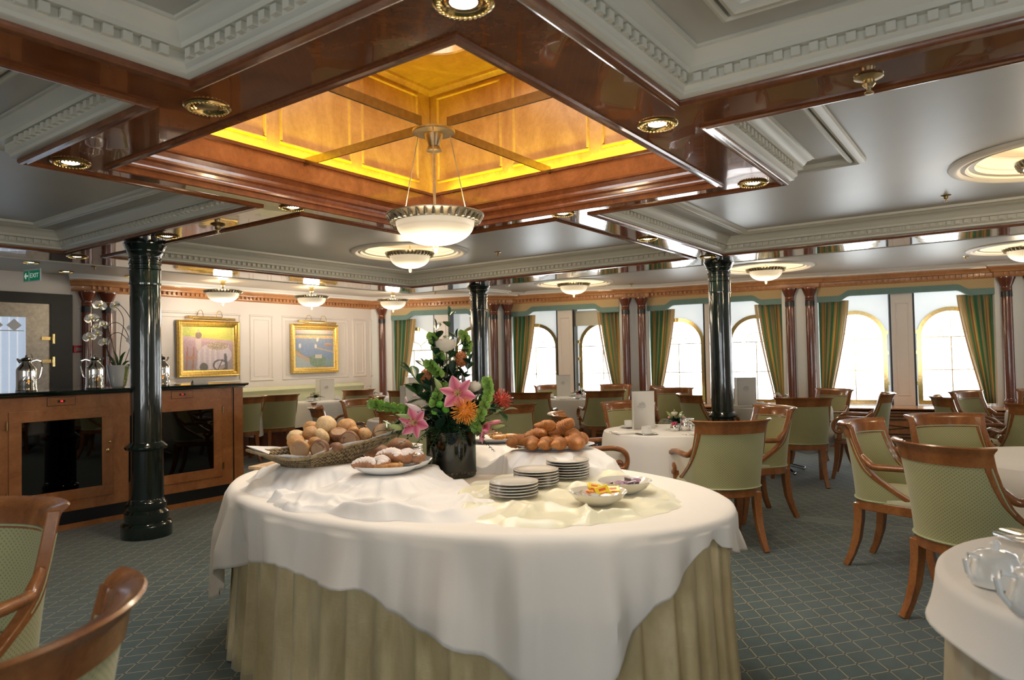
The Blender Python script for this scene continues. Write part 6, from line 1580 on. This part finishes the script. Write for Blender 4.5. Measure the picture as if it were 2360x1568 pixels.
# ------------------------------------------------------------------ pastries
M['pastry'] = bread_mat('baked_pastry', (.34, .12, .03), (.66, .34, .10)); M['croissant'] = bread_mat('croissant_crust', (.17, .048, .010), (.52, .205, .045), None, 16)
def sugar_mat():
    t = NT('sugared_pastry'); v = t.coord('Object'); g = t.new('ShaderNodeNewGeometry'); s = t.new('ShaderNodeSeparateXYZ'); t.link(g.outputs['Normal'], s.inputs[0]); n = t.noise(v, 45, 4, .7)
    k = t.math('MULTIPLY', t.math('GREATER_THAN', t.math('ADD', s.outputs[2], t.math('MULTIPLY', n, .9)), .98), .8)
    t.base(t.mix(k, t.ramp(t.noise(v, 26, 4), [(.3, (.30, .12, .055)), (.7, (.54, .29, .15))]), (.82, .76, .72))); t.p(rough=.7); return t.m
M['sugared'] = sugar_mat()
def croissant(loc, rz, s, label, mat='croissant', grp='croissants on the white platter', tilt=(0, 0), name='croissant'):
    t = thing(name, label, 'pastry', loc, rz, grp); t.rotation_euler = (tilt[0], tilt[1], rz)
    n = 60; m = 14; vs = []; fs = []
    for i in range(n+1):
        u = -1+2*i/n; a = u*1.45; R = .046*s; c = Vector((R*sin(a), R*(1-cos(a))*1.0, 0)); tn = Vector((cos(a), sin(a), 0)); nr = Vector((-sin(a), cos(a), 0))
        rad = .034*s*(max(.02, 1-abs(u)**1.9))**.62*(1+.20*((abs(u)*4.2+.5) % 1)*(1-abs(u)*.4)-.07) if abs(u) < .999 else .002
        for k in range(m):
            b = 2*pi*k/m; wob = 1+.06*mnoise.noise(Vector((i*.2, k*.9, rz))); vs.append(c+nr*rad*cos(b)*wob+Vector((0, 0, 1))*rad*.85*sin(b)*wob)
    for i in range(n):
        for k in range(m): fs.append((i*m+k, i*m+(k+1) % m, (i+1)*m+(k+1) % m, (i+1)*m+k))
    fs += [tuple(range(m)), tuple(n*m+k for k in range(m))]
    MB().add(vs, fs).build('body', M[mat], t, smooth=180); return t
CRS = [((2.875, 2.035, .935), 2.2, 1.15, 'croissant overhanging the left tip of the platter', (0, .1)), ((2.855, 1.945, .932), 1.0, 1.15, 'front row croissant, second from the left', (0, 0)), ((2.885, 1.880, .930), .6, 1.1, 'front row croissant in the middle', (0, 0)),
       ((2.915, 1.820, .930), .5, 1.05, 'front row croissant, second from the right', (0, 0)), ((2.965, 1.768, .932), 1.5, 1.2, 'front row croissant at the right end', (0, 0)), ((2.925, 1.962, .965), 1.9, 1.1, 'croissant on the left shoulder of the pile', (.1, .2)),
       ((3.02, 1.815, .965), 1.4, 1.15, 'croissant on the right shoulder of the pile', (0, -.3)), ((2.970, 1.925, .998), 1.1, 1.25, 'left one of the two top croissants', (.5, .2)), ((3.005, 1.862, .992), 2.1, 1.3, 'right curved one of the two top croissants', (.4, .5)),
       ((3.08, 1.80, .935), .2, 1.15, 'croissant at the back right of the platter', (0, 0)), ((2.98, 1.89, .940), .8, 1.2, 'croissant in the core of the pile', (0, 0)), ((3.04, 1.92, .940), 2.6, 1.2, 'croissant at the back of the platter', (0, 0))]
for l, rz, s, lab, tl in CRS: croissant(l, rz, s, lab, tilt=tl)
def oval_dish(lab, loc, rz, a, b, h, cat='platter', name='serving_platter'):
    t = thing(name, lab, cat, loc, rz); P = [(.55, 0), (.60, .002), (.82, h*.45), (1, h), (.995, h+.003), (.80, h*.55), (.55, .006), (.001, .005)]
    vs = []; fs = []; n = 64
    for r, z in P:
        for k in range(n): th = 2*pi*k/n; vs.append((a*r*cos(th), b*r*sin(th), z))
    for i in range(len(P)-1):
        for k in range(n): fs.append((i*n+k, i*n+(k+1) % n, (i+1)*n+(k+1) % n, (i+1)*n+k))
    fs.append(tuple(range(n))); MB().add(vs, fs).build('dish', M['porcelain_w'], t, smooth=60); return t
oval_dish('oval white platter holding the croissants', (2.99, 1.90, z0+.120), radians(-54), .205, .125, .022)
oval_dish('oval white dish of sugared pastries in front of the basket', (2.185, 2.27, z0+.084), radians(126), .150, .105, .034, 'dish')
oval_dish('white dish of fruit danish behind the sugared pastries', (2.355, 2.29, z0+.083), radians(20), .125, .10, .034, 'dish')
oval_dish('white dish of iced pastries behind the flowers', (3.04, 2.30, z0+.128), radians(-54), .18, .12, .024, 'dish')
for l, rz, s, lab in (((2.115, 2.320, .902), 2.0, 1.05, 'sugar dusted pastry at the left of the dish'), ((2.155, 2.265, .905), 1.2, 1.1, 'sugar dusted pastry in the middle of the dish'), ((2.215, 2.265, .930), 1.7, 1.15, 'sugar dusted pastry on top of the pile'),
                      ((2.265, 2.22, .925), .6, 1.1, 'sugar dusted pastry near the serving spoon'), ((2.32, 2.215, .915), 1.0, 1.05, 'sugar dusted pastry at the right of the pile')):
    croissant(l, rz, s, lab, 'sugared', 'sugar dusted pastries in the oval dish', name='sugared_pastry')
M['pistachio'] = bread_mat('pistachio_filling', (.38, .20, .03), (.60, .46, .09), (.30, .36, .06))
def danish(loc, r, label, top='pistachio', grp='small danish pastries'):
    t = thing('danish_pastry', label, 'pastry', loc, 0, grp)
    mb = MB().lathe([(r*.8, -.008), (r, 0), (r*.98, .010), (r*.7, .014), (r*.6, .010), (.001, .010)], n=20, capt=False); mb.v = [p*(1+.10*mnoise.noise(p*60+Vector((loc[0]*40, 0, 0)))) for p in mb.v]; mb.build('crust', M['pastry'], t, smooth=180)
    mb = MB().ball((0, 0, .008), r*.62, 12, 6, 1, 1, .28); mb.v = [p*(1+.12*mnoise.noise(p*120)) for p in mb.v]; mb.build('filling', M[top], t, smooth=180)
danish((2.125, 2.235, .893), .034, 'flat danish at the front edge of the oval dish'); danish((2.165, 2.195, .894), .036, 'pistachio danish at the front right of the oval dish'); danish((2.235, 2.335, .896), .034, 'danish at the back of the oval dish')
danish((2.345, 2.25, .896), .036, 'green topped danish near the rim of the second dish'); danish((2.40, 2.285, .900), .038, 'green topped danish at the right of the second dish'); danish((2.36, 2.34, .898), .034, 'danish at the back of the second dish')
t = thing('serving_spoon', 'silver serving spoon lying across the sugared pastries', 'spoon', (2.255, 2.205, .920), radians(160)); t.rotation_euler = (radians(18), 0, radians(195))
MB().tube([(0, -.12, 0), (0, -.05, .004), (0, .02, 0)], [(.002, .007), (.002, .004), (.002, .004)], 6).build('handle', M['silver'], t); MB().ball((0, .045, -.002), .026, 12, 8, .7, 1, .25).build('bowl', M['silver'], t)
for l, s, lab in (((2.97, 2.235, .932), 1.0, 'iced danish at the right of the far dish'), ((3.03, 2.20, .934), 1.0, 'iced danish beside the hanging lily'), ((3.06, 2.33, .934), 1.0, 'iced danish at the back of the far dish')): danish(l, .040*s, lab, 'petal_white')
# ------------------------------------------------------------------ the big flower arrangement
FC = Vector((2.66, 2.30, 0)); fr_ = Vector((.583, -.812, 0)); fv = Vector((-.812, -.583, 0))
VB = z0
vt = thing('flower_vase', 'dark green tinted glass cylinder vase in the middle of the buffet', 'vase', (FC.x, FC.y, VB))
MB().lathe([(.112, 0), (.121, .004), (.123, .02), (.123, .225), (.119, .225), (.118, .02), (.001, .012)], n=56, capt=False).build('glass_cylinder', M['vaseglass'], vt, smooth=50)
wm = MB().lathe([(.115, .014), (.1165, .02), (.1165, .185), (.001, .186)], n=48, capt=False); wm.build('dark_water', simple('dark_green_water', (.004, .010, .006), .1, .5, 12), vt, smooth=40)
pb = MB(); rn = random.Random(4)
for k in range(34): a = 2*pi*k/34; pb.ball((.1185*cos(a)*.985, .1185*sin(a)*.985, .018+.010*rn.random()), .0085, 6, 5, 1, 1, .8)
pb.build('pebbles', simple('brown_pebbles', (.16, .11, .06), .5, .5, 60), vt)['kind'] = 'stuff'
FT = thing('flower_arrangement', 'tall arrangement of pink lilies, cream roses, orange pincushions and dark leaves', 'flowers', (FC.x, FC.y, 1.0))
def W(px, py, d=0.0):
    """local position of a bloom: px,py measured on the arrangement, d towards the viewer"""
    D = 3.5-d; s = D/1607.3; return fr_*((px-1042)*s)+fv*d+Vector((0, 0, .350+(830-py)*s))
stem = MB()
def stem_to(p, r=.003):
    b = Vector((p.x*.15, p.y*.15, -.06)); stem.tube([b, b*.5+p*.5+Vector((0, 0, .03)), p], [r, r, r*.8], 6)
M['lily'] = None
def lily_mat():
    t = NT('pink_lily_petal'); tc = t.new('ShaderNodeTexCoord'); s = t.new('ShaderNodeSeparateXYZ'); t.link(tc.outputs['UV'], s.inputs[0])
    mid = t.math('ABSOLUTE', t.math('SUBTRACT', s.outputs[0], .5)); c = t.ramp(mid, [(0, (.56, .09, .17)), (.25, (.74, .22, .32)), (.5, (.86, .50, .54))])
    c = t.mix(t.math('MULTIPLY', t.math('LESS_THAN', s.outputs[1], .25), .5), c, (.60, .42, .12)); t.base(c); t.p(rough=.45, sss=.05); return t.m
M['lily'] = lily_mat(); M['anther'] = simple('rust_anther', (.30, .07, .02), .6, .2, 50); M['filament'] = simple('green_filament', (.50, .55, .22), .5, .1)
def lily(c, d, r, tilt=.4, label='lily'):
    d = Vector(d).normalized(); a = d.cross(Vector((0, 0, 1))); a = a.normalized() if a.length > .05 else Vector((1, 0, 0)); b = a.cross(d); mb = MB()
    for k in range(6):
        th = 2*pi*k/6+.25; e = a*cos(th)+b*sin(th); s = -a*sin(th)+b*cos(th); w = r*(.74 if k % 2 else .54)
        def f(u, v):
            ww = w*sin(pi*min(.985, .10+.90*v))**.75; uu = (u-.5)*2; ou = r*(v**1.2)*1.0; fo = r*(.75*v-.95*tilt*v*v-.15)
            return tuple(c+e*ou+d*(fo-abs(uu)*ww*.20)+s*uu*ww*.5)
        mb.grid(f, 6, 9, uvf=lambda u, v: (u, v))
    o = mb.build(label, M['lily'], FT, smooth=180)
    st = MB(); an = MB()
    for k in range(6):
        th = 2*pi*k/6; e = a*cos(th)+b*sin(th); tip = c+d*r*.62+e*r*.24; st.tube([c, c+d*r*.4+e*r*.08, tip], .0013, 5); an.ball(tuple(tip), .0055, 6, 4, 1.3, .6, .6)
    st.tube([c, c+d*r*.75], .002, 5); st.build('filament', M['filament'], o); an.build('anther', M['anther'], o); stem_to(c)
lily(W(1066, 908, .17), (-.6, -.75, .15)+Vector((0, 0, 0)) if False else (-.70, -.62, .18), .088)
lily(W(966, 972, .16), (-.85, -.35, .05), .078)
lily(W(1128, 985, .12), (.25, -.75, -.75), .085, .15)
lily(W(975, 908, -.05), (-.2, .3, .9), .045, .3)
def stemmed(fn, c, name, mat, **k):
    mb = MB(); fn(mb, c, **k); o = mb.build(name, mat, FT, smooth=180); stem_to(Vector(c)); return o
for px, py, d, r in ((1036, 793, .05, .052), (1102, 890, .10, .040)):
    c = W(px, py, d); rb = MB(); rose_geo(rb, c, r, int(px)); rb.build('rose', M['rose'], FT, smooth=180); stem_to(c)
M['pin_orange'] = simple('orange_pincushion', (.80, .30, .03), .5, .25, 60); M['pin_core'] = simple('rust_pincushion', (.42, .14, .04), .6, .4, 90); M['pin_red'] = simple('red_pincushion', (.56, .07, .035), .5, .3, 60)
def pincushion(c, r, mat, open_=True, n=150):
    mb = MB().ball(tuple(c), r*.45, 12, 8); rn = random.Random(int(r*1e4)+int(c.x*100))
    for k in range(n):
        z = 1-2*(k+.5)/n; a = k*2.39996; q = Vector((sqrt(1-z*z)*cos(a), sqrt(1-z*z)*sin(a), z)); L = r*(1+.12*rn.random()) if open_ else r*.85
        e = Vector((rn.uniform(-1, 1), rn.uniform(-1, 1), rn.uniform(-1, 1)))*.10*r; mb.tube([c+q*r*.35, c+q*L*.75+e, c+q*L+e*1.5], [.0012, .0012, .0018], 4)
    mb.build('pincushion_flower', mat, FT, smooth=180); stem_to(c)
pincushion(W(1083, 947, .20), .060, M['pin_orange'], True, 190); pincushion(W(1158, 925, -.02), .052, M['pin_red'], True, 150)
for px, py, d in ((990, 868, .06), (1070, 828, .03)):
    c = W(px, py, d); mb = MB().ball(tuple(c), .034, 14, 10, .85, .85, 1.15)
    for k in range(90): z = 1-2*(k+.5)/90; a = k*2.4; q = Vector((sqrt(1-z*z)*cos(a)*.85, sqrt(1-z*z)*sin(a)*.85, z*1.15)); mb.ball(tuple(c+q*.033), .0042, 5, 4)
    mb.build('pincushion_bud', M['pin_core'], FT, smooth=180); stem_to(c)
M['bell'] = simple('lime_bells', (.26, .46, .09), .5, .25, 22, sss=.05); M['mum'] = simple('green_chrysanthemum', (.14, .42, .04), .55, .3, 90)
def bells(P, name='bells_spray', sz=.021):
    sp = smooth_path(P, 4); mb = MB(); rn = random.Random(len(P)*7+int(P[0].x*99))
    for i, p in enumerate(sp):
        if i % 2: continue
        for k in range(4):
            a = k*pi/2+i*.8; ax = Vector((cos(a), sin(a), .15)).normalized(); b0 = p; 
            u1 = ax.cross(Vector((0, 0, 1))).normalized(); u2 = ax.cross(u1)
            mb.grid(lambda u, v: tuple(b0+ax*(.004+sz*.75*v)+(u1*cos(2*pi*u)+u2*sin(2*pi*u))*sz*(.15+.85*v**.6)*(1+.10*cos(5*2*pi*u)*v)), 10, 4, closed=True)
    mb.build(name, M['bell'], FT, smooth=180); stem.tube(sp, .002, 5)
bells([W(1112, 965, .12), W(1126, 935, .12), W(1136, 905, .12), W(1132, 880, .12)]); bells([W(955, 945, .10), W(925, 940, .12), W(895, 935, .14), W(872, 928, .15)], sz=.024)
bells([W(1020, 825, .0), W(1012, 800, .0), W(1003, 775, .02)]); bells([W(1078, 815, -.02), W(1084, 795, -.02), W(1074, 770, 0)], sz=.019); bells([W(1020, 862, .08), W(1008, 848, .1), W(998, 838, .1)]); bells([W(1030, 890, .1), W(1018, 912, .14), W(1012, 930, .15)]); bells([W(1100, 975, .1), W(1108, 990, .14)])
for px, py in ((1026, 932), (1038, 944), (1014, 948), (1046, 928)):
    c = W(px, py, .17); mb = MB().ball(tuple(c), .0175, 12, 8, 1, 1, .8)
    for k in range(70): z = 1-2*(k+.5)/70; a = k*2.4; q = Vector((sqrt(1-z*z)*cos(a), sqrt(1-z*z)*sin(a), z*.8)); mb.ball(tuple(c+q*.017), .0032, 5, 4)
    mb.build('button_chrysanthemum', M['mum'], FT, smooth=180); stem_to(c)
for (a, b, r, m) in (((1030, 905, .12), (1012, 870, .14), .015, 'budgreen'), ((985, 948, .15), (945, 928, .17), .014, 'lilyp'), ((970, 965, .14), (922, 952, .16), .014, 'budgreen'), ((1048, 895, .1), (1049, 870, .1), .012, 'budgreen'),
                   ((1130, 985, .08), (1170, 983, .08), .013, 'budgreen'), ((1120, 975, .06), (1163, 971, .06), .010, 'mum'), ((1075, 890, 0), (1071, 862, 0), .012, 'lilyp'), ((940, 985, .14), (905, 978, .16), .015, 'budgreen'), ((942, 950, -.02), (938, 912, -.02), .013, 'lilyp'), ((1140, 955, .02), (1168, 940, .0), .011, 'budgreen')):
    bb = MB(); bud_geo(bb, W(*a), W(*b), r); bb.build('lily_bud', M[m], FT, smooth=180); stem_to(W(*a))
fo = MB(); fd = MB(); fe = MB(); rn = random.Random(12)
def sprig(P, n, L, w, mb):
    sp = smooth_path(P, 4); stem.tube(sp, .0022, 5)
    n = int(n*1.6)
    for i in range(n):
        k = .15+.85*i/max(1, n-1); p = sp[min(len(sp)-1, int(k*(len(sp)-1)))]; q = sp[min(len(sp)-1, int(k*(len(sp)-1))+1)]; d = (q-p).normalized() if (q-p).length > 1e-5 else Vector((0, 0, 1))
        a = rn.uniform(0, 6.28) if False else i*2.4; s = d.cross(Vector((cos(a), sin(a), .3))).normalized(); leaf_geo(mb, p, p+(d*.55+s*.85).normalized()*L*rn.uniform(.8, 1.25), w*rn.uniform(1.2, 1.7), s*.006, 7)
    leaf_geo(mb, sp[-1], sp[-1]+(sp[-1]-sp[-3]).normalized()*L, w, (0, 0, .006), 7)
Z = W(1042, 985, 0)
for tip, n, L, w, mb in (((1041, 730, 0), 5, .055, .030, fo), ((1012, 760, 0), 7, .06, .032, fd), ((1008, 800, .04), 7, .06, .036, fd), ((1078, 800, 0), 7, .055, .034, fd), ((985, 845, .02), 6, .05, .03, fd), ((955, 860, .05), 8, .085, .038, fo),
                         ((1090, 840, .04), 8, .06, .036, fd), ((965, 905, .08), 8, .08, .042, fo), ((1050, 860, .05), 9, .065, .038, fd), ((1020, 850, .02), 9, .07, .038, fd), ((1000, 900, .12), 8, .08, .042, fd), ((1100, 900, 0), 8, .06, .036, fd), ((1060, 780, -.02), 6, .05, .03, fd),
                         ((1140, 930, -.02), 8, .07, .040, fo), ((1165, 950, .02), 6, .07, .036, fo), ((930, 960, .1), 10, .075, .020, fo), ((900, 990, .1), 12, .07, .016, fo), ((1075, 960, .16), 8, .06, .045, fd), ((1030, 960, .16), 8, .06, .040, fd), ((1120, 950, .05), 8, .07, .038, fd),
                         ((1000, 960, .12), 8, .06, .032, fd), ((1042, 900, -.1), 10, .07, .04, fd), ((990, 930, -.08), 10, .07, .04, fd), ((1095, 930, -.08), 10, .07, .04, fd), ((1042, 820, -.05), 8, .06, .036, fd)):
    T_ = W(*tip); sprig([Z+Vector((0, 0, -.05)), Z*.55+T_*.45+Vector((0, 0, .015)), T_], n, L, w, mb)
def fern(P, L):
    sp = smooth_path(P, 8); n = len(sp); fe.tube(sp, .0015, 4)
    for i in range(2, n):
        k = i/n; d = (sp[i]-sp[i-1]).normalized(); s = d.cross(Vector((0, 0, 1))); s = s.normalized() if s.length > .1 else Vector((1, 0, 0)); l = L*(1-k)**.6*min(1, k*4)+.004
        for sg in (-1, 1): leaf_geo(fe, sp[i], sp[i]+(d*.45+s*sg).normalized()*l, l*.30, (0, 0, -.003), 4)
for x, y, d, L in ((905, 1000, .12, .055), (930, 1020, .14, .05), (960, 1030, .16, .05), (1000, 1035, .17, .05), (1040, 1030, .18, .045), (1080, 1020, .17, .05), (1125, 1010, .14, .055), (1160, 1000, .1, .055), (1175, 985, .05, .055), (1145, 1040, .12, .045), (975, 1010, -.1, .05), (1110, 1000, -.1, .05), (890, 975, .05, .05), (1010, 1060, .14, .03), (940, 985, .17, .05), (1105, 990, .18, .05), (1020, 1000, .19, .05), (1060, 990, .2, .05)):
    a = Z+Vector((0, 0, -.01)); b = W(x, y, d); fern([a, a*.5+b*.5+Vector((0, 0, .045)), b], L)
for mb, nm, m in ((fo, 'green_foliage', 'leaf'), (fd, 'dark_foliage', 'leafdark'), (fe, 'fern_fronds', 'leafdark' if False else 'leaf')):
    mb.build(nm, M[m], FT, smooth=180)['kind'] = 'stuff'
stem.build('stems', M['stem'], FT, smooth=180)['kind'] = 'stuff'
# ================================================================== SIDE TABLE BOTTOM RIGHT
sx_, sy_, sr = 2.385, -.41, .60
t = thing('tea_table', 'round skirted tea table cut off by the bottom right corner', 'table', (sx_, sy_, 0)); MB().lathe([(sr-.02, .71), (sr-.01, .715), (sr-.01, .735)], n=48).build('tabletop', M['board'], t)
for k in range(4): a = pi/4+k*pi/2; MB().box(.35*cos(a)-.02, .35*sin(a)-.02, 0, .35*cos(a)+.02, .35*sin(a)+.02, .71).build('leg', M['steel'], t, smooth=0)
skirt(sx_, sy_, sr-.015, sr-.015, .72, 30, 9, 'table_skirt', simple('beige_skirt', (.50, .44, .32), .6, .06, 5), 'beige pleated skirt around the tea table in the bottom right corner', 'skirt', .018)
c = drape(sr, .745, .585, 31, amp=.014, folds=7).build('tablecloth', M['linen'], smooth=50); c.location = (sx_, sy_, 0)
sd = c.modifiers.new('thick', 'SOLIDIFY'); sd.thickness = .002; sd.offset = 1; tag(c, 'short white cloth on the tea table in the bottom right corner', 'tablecloth')
def teapot(lab, loc, rz, s=1):
    t = thing('teapot', lab, 'teapot', loc, rz, 'white china pots on the tea table'); t.scale = (s, s, s)
    MB().lathe([(.040, 0), (.056, .004), (.062, .014), (.060, .03), (.052, .060), (.046, .078), (.044, .080)], n=40, capt=False).build('body', M['porcelain_w'], t, smooth=40)
    MB().lathe([(.047, .079), (.043, .084), (.02, .090), (.010, .092), (.009, .100), (.013, .106), (.009, .112), (.001, .114)], n=32).build('lid', M['porcelain_w'], t, smooth=50)
    MB().tube([(-.045, 0, .074), (-.075, 0, .082), (-.084, 0, .070), (-.078, 0, .040), (-.060, 0, .016)], [.005, .007, .007, .006, .005], 8).build('handle', M['porcelain_w'], t)
    MB().tube([(.052, 0, .025), (.078, 0, .045), (.090, 0, .080)], [.013, .010, .007], 10).build('spout', M['porcelain_w'], t); return t
teapot('small white teapot with its handle to the left in the bottom right corner', (2.165, .055, .748), radians(-48), 1.0)
teapot('white coffee pot partly cut by the right edge, nearest the camera', (1.985, -.035, .748), radians(-60), 1.15)
t = thing('glass_dish', 'shallow glass dish with a yellow pastry at the right edge', 'dish', (2.70, -.03, .748)); MB().lathe([(.05, 0), (.06, .003), (.105, .018), (.104, .021), (.06, .008), (.001, .006)], n=48, capt=False).build('dish', M['clear'], t, smooth=60)
t = thing('lemon_tart', 'yellow topped pastry in the glass dish at the right edge', 'pastry', (2.70, -.06, .757)); MB().lathe([(.045, 0), (.055, .03), (.052, .031), (.001, .030)], n=28, flute=(.005, .031, .93), capt=False).build('crust', M['roll_pale'], t, smooth=40)
MB().lathe([(.050, .030), (.04, .037), (.001, .040)], n=28, capt=False).build('yellow_top', simple('yellow_custard', (.85, .58, .05), .3, .1, 40), t, smooth=60)
